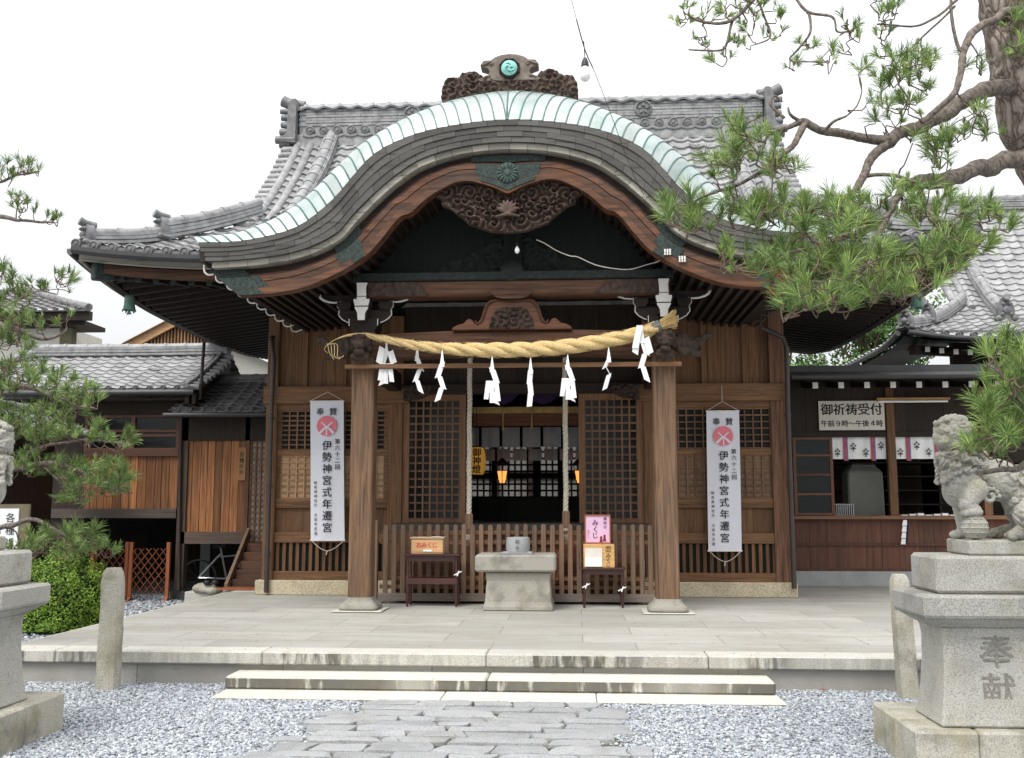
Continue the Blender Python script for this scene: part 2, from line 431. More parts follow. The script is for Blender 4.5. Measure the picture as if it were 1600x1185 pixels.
def m_leaf(name, a, b, c):
    m, n, l, bs = new_mat(name)
    big = noise_tex(n, l, coords(n, l), 7.0, 3, .6); mm = n.new('ShaderNodeMath'); mm.operation = 'MULTIPLY_ADD'; mm.inputs[1].default_value = .62
    m3 = n.new('ShaderNodeMapRange'); m3.inputs[1].default_value, m3.inputs[2].default_value, m3.inputs[3].default_value, m3.inputs[4].default_value = .35, .65, -.12, .5; l.new(big, m3.inputs[0])
    l.new(rnd_island(n), mm.inputs[0]); l.new(m3.outputs[0], mm.inputs[2])
    brn = (.16, .11, .045)
    r = ramp(n, [(0.0, brn), (0.035, a), (0.5, b), (1.0, c)]); l.new(mm.outputs[0], r.inputs[0])
    l.new(r.outputs[0], bs.inputs["Base Color"]); bs.inputs["Roughness"].default_value = 0.5; bs.inputs["Specular IOR Level"].default_value = 0.3
    try: bs.inputs["Subsurface Weight"].default_value = 0.0
    except KeyError: pass
    return m
M['needle'] = m_leaf('pine_needles', (0.065, 0.118, 0.034), (0.16, 0.25, 0.066), (0.35, 0.44, 0.13))
M['needle2'] = m_leaf('pine_needles_darker_kind', (0.065, 0.115, 0.036), (0.145, 0.225, 0.064), (0.30, 0.38, 0.12))  # second pine's needles, a slightly darker green
M['needle_red'] = m_leaf('dead_pine_needles', (0.22, 0.06, 0.03), (0.30, 0.09, 0.05), (0.35, 0.14, 0.07))
M['azalea'] = m_leaf('azalea_leaves', (0.06, 0.12, 0.012), (0.125, 0.225, 0.022), (0.23, 0.33, 0.04))
M['treeleaf'] = m_leaf('broad_leaves', (0.05, 0.12, 0.03), (0.10, 0.20, 0.05), (0.18, 0.30, 0.08))
M['bark'] = plain('pine_bark', (0.16, 0.125, 0.10), 0.9, 0.2, 0, 0.6, 18, 0.8)
M['twig'] = plain('pine_twig', (0.12, 0.085, 0.065), 0.9, 0.2, 0, 0.4, 20, 0.4)
M['pebble'] = None
def m_pebble():
    m, n, l, bs = new_mat('crushed_stone')
    r = ramp(n, [(0.0, (0.17, 0.185, 0.205)), (0.25, (0.30, 0.32, 0.345)), (0.8, (0.41, 0.435, 0.465)), (1.0, (0.57, 0.58, 0.59))]); l.new(rnd_island(n), r.inputs[0])
    f = noise_tex(n, l, coords(n, l), 60, 3)
    c = mixrgb(n, l, 'OVERLAY', 0.3, r.outputs[0], f)
    l.new(c, bs.inputs["Base Color"]); bs.inputs["Roughness"].default_value = 0.8; bs.inputs["Specular IOR Level"].default_value = 0.25
    return m
M['pebble'] = m_pebble()
def m_gravelbase():
    m, n, l, bs = new_mat('gravel_bed')
    vt = n.new("ShaderNodeTexVoronoi"); vt.inputs["Scale"].default_value = 30; l.new(coords(n, l), vt.inputs["Vector"])
    r = ramp(n, [(0.0, (0.14, 0.15, 0.17)), (0.5, (0.27, 0.285, 0.31)), (1.0, (0.45, 0.46, 0.48))]); l.new(vt.outputs["Color"], r.inputs[0])
    l.new(r.outputs[0], bs.inputs["Base Color"]); bs.inputs["Roughness"].default_value = 0.9
    bump(n, l, bs, vt.outputs["Distance"], 0.8, 0.03)
    return m
M['gravelbase'] = m_gravelbase()
def m_pave():
    m, n, l, bs = new_mat('granite_paving')
    v = coords(n, l)
    bt = n.new("ShaderNodeTexBrick"); l.new(v, bt.inputs["Vector"])
    bt.inputs["Scale"].default_value = 1.0; bt.inputs["Brick Width"].default_value = 1.35; bt.inputs["Row Height"].default_value = 0.62
    bt.inputs["Mortar Size"].default_value = 0.005; bt.inputs["Mortar Smooth"].default_value = 0.1; bt.offset = 0.37
    bt.inputs["Color1"].default_value = (0.32, 0.315, 0.29, 1); bt.inputs["Color2"].default_value = (0.42, 0.41, 0.38, 1); bt.inputs["Mortar"].default_value = (0.19, 0.18, 0.155, 1)
    f = noise_tex(n, l, v, 120, 2, 0.6)
    c = mixrgb(n, l, 'OVERLAY', 0.35, bt.outputs["Color"], f)
    big = noise_tex(n, l, coords(n, l, (0.6, 2.2, 1)), 1.8, 6, 0.65)
    br = ramp(n, [(0.42, 0.0), (0.66, 0.62)]); l.new(big, br.inputs[0])
    c = mixrgb(n, l, 'MIX', br.outputs[0], c, (0.27, 0.245, 0.195))
    sp = noise_tex(n, l, v, 9, 6, 0.7); sr = ramp(n, [(0.60, 0.0), (0.72, 0.45)]); l.new(sp, sr.inputs[0])
    c = mixrgb(n, l, 'MIX', sr.outputs[0], c, (0.20, 0.19, 0.165))
    l.new(c, bs.inputs["Base Color"]); bs.inputs["Roughness"].default_value = 0.75; bs.inputs["Specular IOR Level"].default_value = 0.3
    bump(n, l, bs, f, 0.12, 0.003)
    return m
M['pave'] = m_pave()

# ------------------------------------------------------------------ writing
_fc = bpy.data.curves.new("lettering", 'FONT')
_fo = bpy.data.objects.new("lettering", _fc); COL.objects.link(_fo)
GLYPHS = {}
def glyph(ch, bold=0.0):
    if (ch, bold) in GLYPHS: return GLYPHS[(ch, bold)]
    _fc.body = ch; _fc.offset = bold; _fc.resolution_u = 3
    bpy.context.view_layer.update()
    ev = _fo.evaluated_get(bpy.context.evaluated_depsgraph_get())
    me = ev.to_mesh()
    V = [tuple(v.co) for v in me.vertices]; Fs = [list(p.vertices) for p in me.polygons]
    ev.to_mesh_clear()
    GLYPHS[(ch, bold)] = (V, Fs)
    return V, Fs
for _ch in '奉賛伊勢神宮式年遷宮第六十二回岐阜県神社庁大垣市支部おみくじ献水恋各種祈縁結び御神燈祷受付午前９時～後４': glyph(_ch)
def letters(mb, items, origin, u, v, n, bold=0.0, lift=0.004, squeeze=1.0):
    """items: (char, cu, cv, size): centres on the plane origin + u*cu + v*cv, raised along n"""
    origin, u, v, n = Vector(origin), Vector(u), Vector(v), Vector(n)
    for ch, cu, cv, sz in items:
        V, Fs = glyph(ch, 0.0)
        if not V: continue
        x0, x1 = min(p[0] for p in V), max(p[0] for p in V)
        cx, cyy = (x0 + x1) / 2, 0.38
        for dx, dz, up_ in ((-bold, 0, 0), (bold, 0, .0006), (0, bold * .7, .0012)) if bold else ((0, 0, 0),):
            mb.add([origin + u * (cu + (p[0] - cx + dx) * sz * squeeze) + v * (cv + (p[1] - cyy + dz) * sz) + n * (lift + up_) for p in V], Fs)
    return mb

# ------------------------------------------------------------------ carved relief and modelled figures
def inside(poly, x, z):
    c = False; j = len(poly) - 1
    for i in range(len(poly)):
        xi, zi = poly[i]; xj, zj = poly[j]
        if (zi > z) != (zj > z) and x < (xj - xi) * (z - zi) / (zj - zi) + xi: c = not c
        j = i
    return c
def relief(mb, poly, y, depth, centres, lam=0.055, step=0.012, thick=0.05, base=0.3):
    """a slab at depth y, its outline poly (x,z), its face carved into scrolls round the centres"""
    xs, zs = [p[0] for p in poly], [p[1] for p in poly]
    nx, nz = int((max(xs) - min(xs)) / step) + 2, int((max(zs) - min(zs)) / step) + 2
    x0, z0 = min(xs), min(zs)
    idx, V, Fs = {}, [], []
    def hgt(x, z):
        best, b = 9, None
        for c in centres:
            d = math.hypot(x - c[0], z - c[1]) / c[2]
            if d < best: best, b = d, c
        r = math.hypot(x - b[0], z - b[1]); a = math.atan2(z - b[1], x - b[0]) * b[3]
        s = 0.5 + 0.5 * math.cos(2 * math.pi * r / lam + a)
        return depth * (base + (1 - base) * s * max(0.25, 1 - 0.35 * best)) + 0.25 * depth * mnoise.noise((x * 22, z * 22, y))
    def vid(i, k, front):
        key = (i, k, front)
        if key not in idx:
            x, z = x0 + i * step, z0 + k * step
            idx[key] = len(V); V.append((x, y - hgt(x, z) if front else y + thick, z))
        return idx[key]
    ins = {(i, k): inside(poly, x0 + (i + .5) * step, z0 + (k + .5) * step) for i in range(nx) for k in range(nz)}
    for (i, k), t in ins.items():
        if not t: continue
        Fs.append((vid(i, k, 1), vid(i + 1, k, 1), vid(i + 1, k + 1, 1), vid(i, k + 1, 1)))
        for di, dk, a, b in ((-1, 0, (i, k + 1), (i, k)), (1, 0, (i + 1, k), (i + 1, k + 1)), (0, -1, (i, k), (i + 1, k)), (0, 1, (i + 1, k + 1), (i, k + 1))):
            if not ins.get((i + di, k + dk), False):
                Fs.append((vid(*b, 1), vid(*a, 1), vid(*a, 0), vid(*b, 0)))
    mb.add(V, Fs)
    return mb
def scrolls(rng, poly, n, rmin=0.04, rmax=0.09):
    xs, zs = [p[0] for p in poly], [p[1] for p in poly]; out = []
    for _ in range(n * 12):
        x, z = rng.uniform(min(xs), max(xs)), rng.uniform(min(zs), max(zs))
        if inside(poly, x, z): out.append((x, z, rng.uniform(rmin, rmax), rng.choice((-1, 1))))
        if len(out) >= n: break
    return out
ICO = {}
for _s in (2, 3):
    _b = bmesh.new(); bmesh.ops.create_icosphere(_b, subdivisions=_s, radius=1)
    _b.verts.index_update()
    ICO[_s] = (np.array([v.co[:] for v in _b.verts]), np.array([[v.index for v in f.verts] for f in _b.faces])); _b.free()
def blobs(name, parts, voxel, mat, parent, smooth_it=2, rough=0.0, rough_scale=30):
    """one continuous carved body out of ellipsoids ('e', c, r[, rot]) and tapered limbs ('l', p0, r0, p1, r1)"""
    Vs, Fs, n = [], [], 0
    def put(sub, mt):
        nonlocal n
        v, f = ICO[sub]; m = np.array(mt)
        Vs.append(v @ m[:3, :3].T + m[:3, 3]); Fs.append(f + n); n += len(v)
    for p in parts:
        if p[0] == 'e':
            put(3, Matrix.Translation(p[1]) @ (Matrix.Rotation(p[3], 4, p[4]) if len(p) > 3 else Matrix()) @ Matrix.Diagonal((*p[2], 1)))
        else:
            a, r0, b, r1 = Vector(p[1]), p[2], Vector(p[3]), p[4]
            k = max(3, int((b - a).length / (min(r0, r1) * 0.5)))
            for i in range(k + 1):
                t = i / k; rr = r0 + (r1 - r0) * t
                put(2, Matrix.Translation(a.lerp(b, t)) @ Matrix.Diagonal((rr, rr, rr, 1)))
    me = bpy.data.meshes.new(name + "_raw")
    me.from_pydata(np.concatenate(Vs).tolist(), [], np.concatenate(Fs).tolist())
    t = bpy.data.objects.new("raw", me); COL.objects.link(t)
    m = t.modifiers.new("r", 'REMESH'); m.mode = 'VOXEL'; m.voxel_size = voxel
    s = t.modifiers.new("s", 'SMOOTH'); s.iterations = smooth_it; s.factor = 0.5
    bpy.context.view_layer.update()
    m2 = bpy.data.meshes.new_from_object(t.evaluated_get(bpy.context.evaluated_depsgraph_get()))
    bpy.data.objects.remove(t); bpy.data.meshes.remove(me)
    m2.name = name
    if rough:
        nrm = [v.normal.copy() for v in m2.vertices]
        for v, nn in zip(m2.vertices, nrm):
            if callable(rough): v.co += nn * rough(v.co)
            else: v.co += nn * rough * mnoise.noise(v.co * rough_scale)
    m2.shade_smooth()
    m2.materials.clear(); m2.materials.append(mat)
    o = bpy.data.objects.new(name, m2); COL.objects.link(o)
    if parent: o.parent = parent
    return o
def twist(mb, path, rad, strands=3, pitch=0.5, n=8, phase=0.0):
    """a laid rope: strands winding round the path; rad(t) is the rope's radius"""
    L = sum((path[i + 1] - path[i]).length for i in range(len(path) - 1))
    for s in range(strands):
        pts, rs, acc = [], [], 0.0
        for i, p in enumerate(path):
            if i: acc += (path[i] - path[i - 1]).length
            t = (path[min(i + 1, len(path) - 1)] - path[max(i - 1, 0)]).normalized()
            ref = Vector((0, 1, 0)); a1 = (ref - t * ref.dot(t)).normalized(); a2 = t.cross(a1)
            rr = rad(acc / L); an = 2 * math.pi * (acc / pitch + s / strands) + phase
            pts.append(p + (a1 * math.cos(an) + a2 * math.sin(an)) * rr * 0.5); rs.append(rr * 0.56)
        mb.tube(pts, rs, n)
    return mb
# ================================================================== GROUND, GRAVEL, PATH, PLATFORM
PZ = 0.29                                   # top of the stone platform
g = MB(); g.grid([[(-260, -60, 0), (260, -60, 0)], [(-260, 460, 0), (260, 460, 0)]])
tag(g.build('ground', M['gravelbase']), kind='structure')

rng = random.Random(5)
# flagstone path: irregular split stones in rough courses
pm = MB()
y = 5.6
while y < 8.38:
    h = rng.uniform(0.14, 0.27)
    if y + h > 8.25: h = 8.39 - y
    half_l, half_r = -1.0 - 0.28 * (8.4 - y) / 2 + rng.uniform(-.16, .16), 1.02 + 0.24 * (8.4 - y) / 2 + rng.uniform(-.16, .16)
    x = half_l
    while x < half_r - 0.1:
        w = min(rng.uniform(0.22, 0.72), half_r - x)
        if w < 0.12: break
        x0, x1 = x + 0.008, x + w - 0.008
        j = lambda s: rng.uniform(-s, s)
        ys0, ys1 = y + 0.009 + j(.024), y + h - 0.009 + j(.024)
        sk0, sk1 = j(.07), j(.07)
        base = [(x0 + sk0 * .6, ys0 + .0), (x1 + sk1 * .6, ys0 + j(.02)), (x1 - sk1 * .6, ys1), (x0 - sk0 * .6, ys1 + j(.02))]
        ring = []
        for k in range(4):
            a, b = Vector((*base[k], 0)), Vector((*base[(k + 1) % 4], 0)); c = Vector((*base[k - 1], 0))
            r1 = rng.uniform(.006, .04); ring.append(a.lerp(c, min(.3, r1 / max(.01, (c - a).length)))); ring.append(a.lerp(b, min(.3, r1 / max(.01, (b - a).length))))
            m = max(1, int((b - a).length / 0.11))
            nn = Vector((-(b - a).y, (b - a).x, 0)).normalized()
            for q in range(1, m): ring.append(a.lerp(b, q / m) + nn * j(.018))
        cx, cyy = sum(p.x for p in ring) / len(ring), sum(p.y for p in ring) / len(ring)
        zt = 0.026 + rng.uniform(-.004, .005); tx, ty = j(.008), j(.012)
        n = len(ring); V = [(p.x, p.y, -0.03) for p in ring]
        for f, dz in ((1, -.012), (.975, 0.0), (.6, .002)):
            V += [(cx + (p.x - cx) * f, cyy + (p.y - cyy) * f, zt + dz + (p.x - cx) * tx + (p.y - cyy) * ty + (j(.003) if f < 1 else 0)) for p in ring]
        V.append((cx, cyy, zt + .004))
        Fs = []
        for l in range(3):
            Fs += [(l * n + i, l * n + (i + 1) % n, (l + 1) * n + (i + 1) % n, (l + 1) * n + i) for i in range(n)]
        Fs += [(3 * n + i, 3 * n + (i + 1) % n, 4 * n) for i in range(n)]
        pm.add(V, Fs)
        x += w
    y += h
tag(pm.build('stone_path', M['flag'], smooth=50), kind='structure')
jm = MB(); jm.grid([[(-1.25, 5.4, .004), (1.25, 5.4, .004)], [(-.95, 8.4, .004), (.98, 8.4, .004)]])
tag(jm.build('path_soil', plain('mossy_soil', (0.085, 0.085, 0.055), 0.95, 0.1, 0, 0.5, 14, 0.5)), kind='structure')

def pebbles(name, regions, seed):
    rs = np.random.RandomState(seed)
    t = (1 + 5 ** .5) / 2
    ico = np.array([(-1, t, 0), (1, t, 0), (-1, -t, 0), (1, -t, 0), (0, -1, t), (0, 1, t), (0, -1, -t), (0, 1, -t), (t, 0, -1), (t, 0, 1), (-t, 0, -1), (-t, 0, 1)], float)
    ico /= np.linalg.norm(ico[0])
    F = np.array([(0, 11, 5), (0, 5, 1), (0, 1, 7), (0, 7, 10), (0, 10, 11), (1, 5, 9), (5, 11, 4), (11, 10, 2), (10, 7, 6), (7, 1, 8), (3, 9, 4), (3, 4, 2), (3, 2, 6), (3, 6, 8), (3, 8, 9), (4, 9, 5), (2, 4, 11), (6, 2, 10), (8, 6, 7), (9, 8, 1)])
    P, S = [], []
    for (x0, x1, y0, y1, dens, r0, r1, test) in regions:
        n = int((x1 - x0) * (y1 - y0) * dens)
        xy = rs.rand(n, 2) * (x1 - x0, y1 - y0) + (x0, y0)
        keep = np.array([test(a, b) for a, b in xy])
        xy = xy[keep]; r = rs.uniform(r0, r1, len(xy))
        P.append(np.c_[xy, r * rs.uniform(.2, .75, len(xy))]); S.append(r)
    P, S = np.concatenate(P), np.concatenate(S); n = len(P)
    base = ico[None] * rs.uniform(.72, 1.25, (n, 12, 1))
    base *= np.stack([np.ones(n), rs.uniform(.6, 1, n), rs.uniform(.4, .75, n)], 1)[:, None, :] * S[:, None, None]
    a, b = rs.uniform(0, 6.283, n), rs.normal(0, .45, n)
    ca, sa, cb, sb = np.cos(a), np.sin(a), np.cos(b), np.sin(b)
    x, y, z = base[..., 0], base[..., 1], base[..., 2]
    y, z = y * cb[:, None] - z * sb[:, None], y * sb[:, None] + z * cb[:, None]
    x, y = x * ca[:, None] - y * sa[:, None], x * sa[:, None] + y * ca[:, None]
    V = np.stack([x, y, z], -1) + P[:, None, :]
    Fs = (F[None] + (np.arange(n) * 12)[:, None, None]).reshape(-1, 3)
    return np_mesh(name, V.reshape(-1, 3), Fs, M['pebble'])
_r = random.Random(9)
def near_ok(x, y):
    if y > 8.4 and -2.27 < x < 2.47: return False
    l, r = -1.0 - .28 * (8.4 - y) / 2, 1.02 + .24 * (8.4 - y) / 2
    if l < x < r:
        d = min(x - l, r - x)
        return _r.random() < 0.9 * math.exp(-d / .11) + .006
    return True
def far_ok(x, y): return x < -4.62
o = pebbles('gravel', [(-4.7, 4.4, 5.9, 9.12, 2900, .007, .0175, near_ok), (-8.5, -4.6, 9.5, 18, 330, .016, .03, far_ok)], 3)
tag(o, 'loose blue grey crushed stone round the path and platform', 'gravel', kind='stuff')

# platform
pl = MB(); pl.box(-4.5, 12, 9.4, 30, -.2, PZ); pl.box(-4.48, 12, 9.16, 9.4, -.2, .18)
tag(pl.build('stone_platform', M['pave']), kind='structure')
cp = MB(); x = -4.5; rng = random.Random(12)
for w in (.55, .55, 1.37, 2.02, 1.95, 2.2, 1.9, 1.7, 2.1, 2.2):
    cp.box(x + .003, x + w - .003, 9.1 + rng.uniform(-.004, .004), 9.4, .18, PZ + .003)
    x += w
tag(cp.build('platform_edge', M['cap'], bevel=.012), kind='structure')
lk = MB(); lk.box(-4.62, -4.503, 9.1, 16.2, -.1, .27)
tag(lk.build('platform_kerb', M['granite_l'], bevel=.012), kind='structure')
st = MB()
for a, b in ((-2.255, .02), (.026, 2.455)): st.box(a, b, 8.79, 9.155, .021, .128)
tag(st.build('stone_step', M['step'], bevel=.016), kind='structure')
sl = MB()
for a, b in ((-2.245, -.33), (-.325, .95), (.955, 2.47)): sl.box(a, b, 8.41, 9.15, -.1, .02)
tag(sl.build('stone_step', M['step'], bevel=.006), kind='structure')
# ================================================================== SHRINE HALL: ROOFS
def tile_h(u, p, A=0.036):
    t = (u / p) % 1.0
    return A * (0.5 + 0.5 * math.cos(2 * math.pi * t + 0.55 * math.sin(2 * math.pi * t))) ** 1.35
def tile_field(mb, pos, u0, u1, d1, p=0.25, course=0.235, clip=None, step=0.04, nu=7, A=0.036):
    """pos(u, d) -> (point, normal): d metres up the slope from the eave; pan tiles with real waves and steps"""
    cols = int((u1 - u0) / p * nu) + 1
    us = [u0 + (u1 - u0) * i / cols for i in range(cols + 1)]
    nc = int(d1 / course + 0.5)
    ds = []
    for k in range(nc):
        ds += [(k * course, step), (k * course + course * 0.5, step * 0.55), ((k + 1) * course - 1e-4, 0.004)]
    idx, V, Fs = {}, [], []
    def vid(i, k):
        if (i, k) not in idx:
            d, hh = ds[k]; P, N = pos(us[i], d)
            j = int(us[i] / p + .5) * 7 + k // 3
            P = P + N * (hh + tile_h(us[i], p, A) + 0.004 * math.sin(j * 12.9898))
            idx[(i, k)] = len(V); V.append(tuple(P))
        return idx[(i, k)]
    for k in range(len(ds) - 1):
        for i in range(cols):
            if clip and not clip((us[i] + us[i + 1]) / 2, (ds[k][0] + ds[k + 1][0]) / 2): continue
            Fs.append((vid(i, k), vid(i + 1, k), vid(i + 1, k + 1), vid(i, k + 1)))
    mb.add(V, Fs)
def slope_table(prof, n=400):
    """(h, z) profile -> function d -> (h, z, dh, dz)"""
    hs_ = [prof[0][0] + (prof[-1][0] - prof[0][0]) * i / n for i in range(n + 1)]
    zs_ = [interp(prof, h) for h in hs_]
    acc = [0.0]
    for i in range(n): acc.append(acc[-1] + math.hypot(hs_[i + 1] - hs_[i], zs_[i + 1] - zs_[i]))
    def f(d):
        d = max(0, min(acc[-1] - 1e-6, d))
        lo, hi = 0, n
        while hi - lo > 1:
            m = (lo + hi) // 2
            if acc[m] <= d: lo = m
            else: hi = m
        t = (d - acc[lo]) / (acc[hi] - acc[lo])
        dh, dz = hs_[hi] - hs_[lo], zs_[hi] - zs_[lo]; L = math.hypot(dh, dz)
        return hs_[lo] + t * dh, zs_[lo] + t * dz, dh / L, dz / L
    return f, acc[-1]

hall = thing('shrine_hall', 'dark timber shrine hall with tiled roof and curved copper porch gable', 'shrine building', (0, 14.9, PZ))

EX, EY, RY = 5.98, 12.8, 17.0              # eave corner, front eave, ridge
MP = [(12.8, 4.90), (13.5, 5.19), (14.2, 5.58), (14.9, 6.06), (15.6, 6.63), (16.3, 7.27), (16.95, 7.98)]
mf, mL = slope_table(MP)
def upturn(a, lo=3.6, hi=5.98): return 0.17 * (max(0, abs(a) - lo) / (hi - lo)) ** 2
def pos_front(x, d):
    h, z, dh, dz = mf(d)
    z += upturn(x) * max(0, 1 - (h - EY) / 2.2)
    return Vector((x, h, z)), Vector((0, -dz, dh))
def pos_back(x, d):
    P, N = pos_front(x, d); return Vector((x, 2 * RY - P.y, P.z)), Vector((0, -N.y, N.z))
def pos_side(sg):
    def f(yy, d):
        h, z, dh, dz = mf(d); q = h - EY
        z += -0.12 * max(0, 1 - (abs(yy - RY) / 4.2) ** 2) * max(0, 1 - q / 1.9) + 0.17 * (max(0, abs(yy - RY) - 2) / 2.2) ** 2 * max(0, 1 - q / 2.2)
        return Vector((sg * (EX - q), yy, z)), Vector((sg * dz, 0, dh))
    return f
def clip_front(x, d):
    q = mf(d)[0] - EY
    return abs(x) < (EX - q + .03 if q < 1.83 else 4.22)
def clip_side(yy, d):
    q = mf(d)[0] - EY
    return abs(yy - RY) < 4.2 - q + .03 and q < 2.3
mb = MB()
tile_field(mb, pos_front, -6.0, 6.0, mL, clip=clip_front)
for sg in (-1, 1): tile_field(mb, pos_side(sg), 12.8, 21.2, 2.55, clip=clip_side)
tile_field(mb, pos_back, -6.0, 6.0, mL, p=0.5, nu=2, clip=clip_front)
main_roof = mb.build('main_roof', M['tile'], hall, smooth=35, fix=False)

# eave end tiles: round faces with a whorl and the lip between them
def round_end(m, c, r, ax='y', sg=-1, t=0.09):
    prof = [(r, -sg * t), (r, 0), (r * .80, sg * .006), (r * .74, -sg * .008), (r * .42, -sg * .008), (r * .36, sg * .004), (0.001, sg * .008)]
    m.lathe(prof, c, 16, ax)
for sg in (-1, 1):
    mb = MB(); x = 5.89
    while x > 3.3:
        P, N = pos_front(sg * x, 0.0); round_end(mb, (sg * x, P.y - .03, P.z + .035), .068); x -= .25
    mb.sweep([pos_front(sg * (3.35 + 2.6 * i / 16), 0)[0] + Vector((0, .02, .02)) for i in range(17)], [(-.03, -.03), (.03, -.03), (.03, .03), (-.03, .03)])
    mb.build('eave_tile', M['tile_d'], main_roof, smooth=40)
    mb = MB(); mb.sweep([pos_side(sg)(12.95 + 8.1 * i / 30, 0)[0] + Vector((-sg * .02, 0, .02)) for i in range(31)], [(-.03, -.03), (.03, -.03), (.03, .03), (-.03, .03)])
    yy = 13.0
    while yy < 21.1:
        P, N = pos_side(sg)(yy, 0.0)
        round_end(mb, (P.x + sg * .03, P.y, P.z + .035), .066, 'x', sg)
        yy += .25
    mb.build('eave_tile', M['tile_d'], main_roof, smooth=40)

def ridge_stack(m, path, w=0.2, layers=4, lh=0.052, cap=0.085, gap=0.012):
    """stacked flat ridge tiles with a half-round roll on top"""
    for k in range(layers):
        ww = w * (1 - .03 * k) + (.02 if k % 2 else 0)
        m.sweep([Vector(p) + Vector((0, 0, k * (lh + .0))) for p in path], [(-ww / 2, .004), (ww / 2, .004), (ww / 2, lh - gap), (-ww / 2, lh - gap)])
        m.sweep([Vector(p) + Vector((0, 0, k * lh)) for p in path], [(-ww / 2 + .02, lh - gap), (ww / 2 - .02, lh - gap), (ww / 2 - .02, lh + .003), (-ww / 2 + .02, lh + .003)])
    top = layers * lh
    m.sweep([Vector(p) + Vector((0, 0, top)) for p in path], [(cap * math.cos(a), cap * .85 * math.sin(a)) for a in [math.pi * i / 8 for i in range(9)]])
    # collars where the rolls meet
    L = sum((Vector(path[i + 1]) - Vector(path[i])).length for i in range(len(path) - 1))
    n = max(1, int(L / .32)); pp = spline(path, n)
    for i in range(n):
        a, b = pp[i], pp[i].lerp(pp[i + 1], .16)
        m.sweep([a + Vector((0, 0, top)), b + Vector((0, 0, top))], [(cap * 1.14 * math.cos(t), cap * .98 * math.sin(t)) for t in [math.pi * i / 8 for i in range(9)]])
def ogre(m, c, w, h, face, tilt=0.0):
    """ogre-tile end: shouldered plate, round boss, curled feet and a projecting roll; face = outward direction in plan"""
    f = Vector((face[0], face[1], 0)).normalized(); s = Vector((-f.y, f.x, 0)); c = Vector(c)
    out = [(-.5, 0), (-.62, .08), (-.56, .2), (-.42, .24), (-.44, .5), (-.36, .78), (-.2, .95), (0, 1.0), (.2, .95), (.36, .78), (.44, .5), (.42, .24), (.56, .2), (.62, .08), (.5, 0)]
    V = []
    for t in (-.06, .05):
        V += [c + s * (a * w) + Vector((0, 0, b * h)) + f * t for a, b in out]
    n = len(out)
    m.add(V, [list(range(n)), list(range(n, 2 * n))[::-1]] + [(i, (i + 1) % n, n + (i + 1) % n, n + i) for i in range(n)])
    for a, b, r in ((0, .5, .2), (-.42, .12, .15), (.42, .12, .15), (-.22, .3, .1), (.22, .3, .1), (-.16, .78, .09), (.16, .78, .09)):
        p = c + s * (a * w) + Vector((0, 0, b * h)) + f * .05
        m.tube([p, p + f * .035, p + f * .06], [r * w, r * w * .95, r * w * .4], 10)
    p = c + Vector((0, 0, h * .98)) - f * .1
    m.tube([p, p + f * .14 + Vector((0, 0, .01)), p + f * .22 + Vector((0, 0, .04))], [w * .17, w * .18, w * .19], 10)

# main ridge
RZ = 8.0
rm = MB()
rm.box(-4.08, 4.08, RY - .19, RY + .19, RZ - .12, RZ + .10)
for k in range(6):
    z = RZ + .26 + k * .052; w = .155 + .008 * (k % 2)
    x = -4.06 + (k % 2) * .12
    while x < 4.06:
        x2 = min(4.06, x + .33); rm.box(x, x2 - .006, RY - w, RY + w, z + .004, z + .048); x = x2
rm.box(-4.05, 4.05, RY - .14, RY + .14, RZ + .1, RZ + .575)
main_ridge = rm.build('main_ridge', M['tile_r'], main_roof, smooth=30)
mb = MB(); x = -4.0                        # wavy cover course and the top roll
top = []
n = 250
for r_ in range(2):
    pass
rows = []
for i in range(n + 1):
    x = -4.08 + 8.16 * i / n; w = .02 * math.cos(2 * math.pi * x / .3)
    rows.append([(x, RY - .2, RZ + .555 + w), (x, RY - .215, RZ + .585 + w), (x, RY - .07, RZ + .65), (x, RY, RZ + .665), (x, RY + .07, RZ + .65), (x, RY + .215, RZ + .585 + w), (x, RY + .2, RZ + .555 + w)])
mb.grid(rows)
mb.sweep([(-4.1, RY, RZ + .64), (4.1, RY, RZ + .64)], [(.085 * math.cos(a), .08 * math.sin(a)) for a in [math.pi * i / 8 for i in range(9)]])
x = -4.0
while x < 4.05:
    mb.sweep([(x, RY, RZ + .64), (x + .05, RY, RZ + .64)], [(.097 * math.cos(a), .095 * math.sin(a)) for a in [math.pi * i / 8 for i in range(9)]]); x += .3
mb.build('ridge_cap', M['tile_r'], main_roof, smooth=40)
mb = MB(); x = -3.85
while x < 3.95:
    round_end(mb, (x, RY - .2, RZ + .17), .08); x += .245
for x in (-4.05, 0):
    pass
for i in range(33):
    xa = -3.97 + i * .245
    mb.sweep([(xa + .245 * t / 6, RY - .19, RZ + .075 - .03 * math.sin(math.pi * t / 6)) for t in range(7)], [(-.02, -.012), (.02, -.012), (.02, .012), (-.02, .012)])
mb.build('ridge_disc', M['tile_d'], main_roof, smooth=40)
for ex in (-2.03, 2.01):                   # crest discs on the ridge
    mb = MB(); c = (ex, RY - .17, RZ + .43)
    mb.lathe([(.155, .05), (.155, -.02), (.125, -.03), (.12, -.005), (.001, -.005)], c, 28, 'y')
    for k in range(5):
        a = math.pi / 2 + k * 2 * math.pi / 5
        q = [(c[0] + math.cos(a + t) * r, c[2] + math.sin(a + t) * r) for t, r in ((0, .112), (.5, .06), (.1, .035), (-.1, .035), (-.5, .06))]
        mb.prism(q, RY - .2, RY - .17)
    mb.build('ridge_crest', M['tile_d'], main_roof, smooth=30)
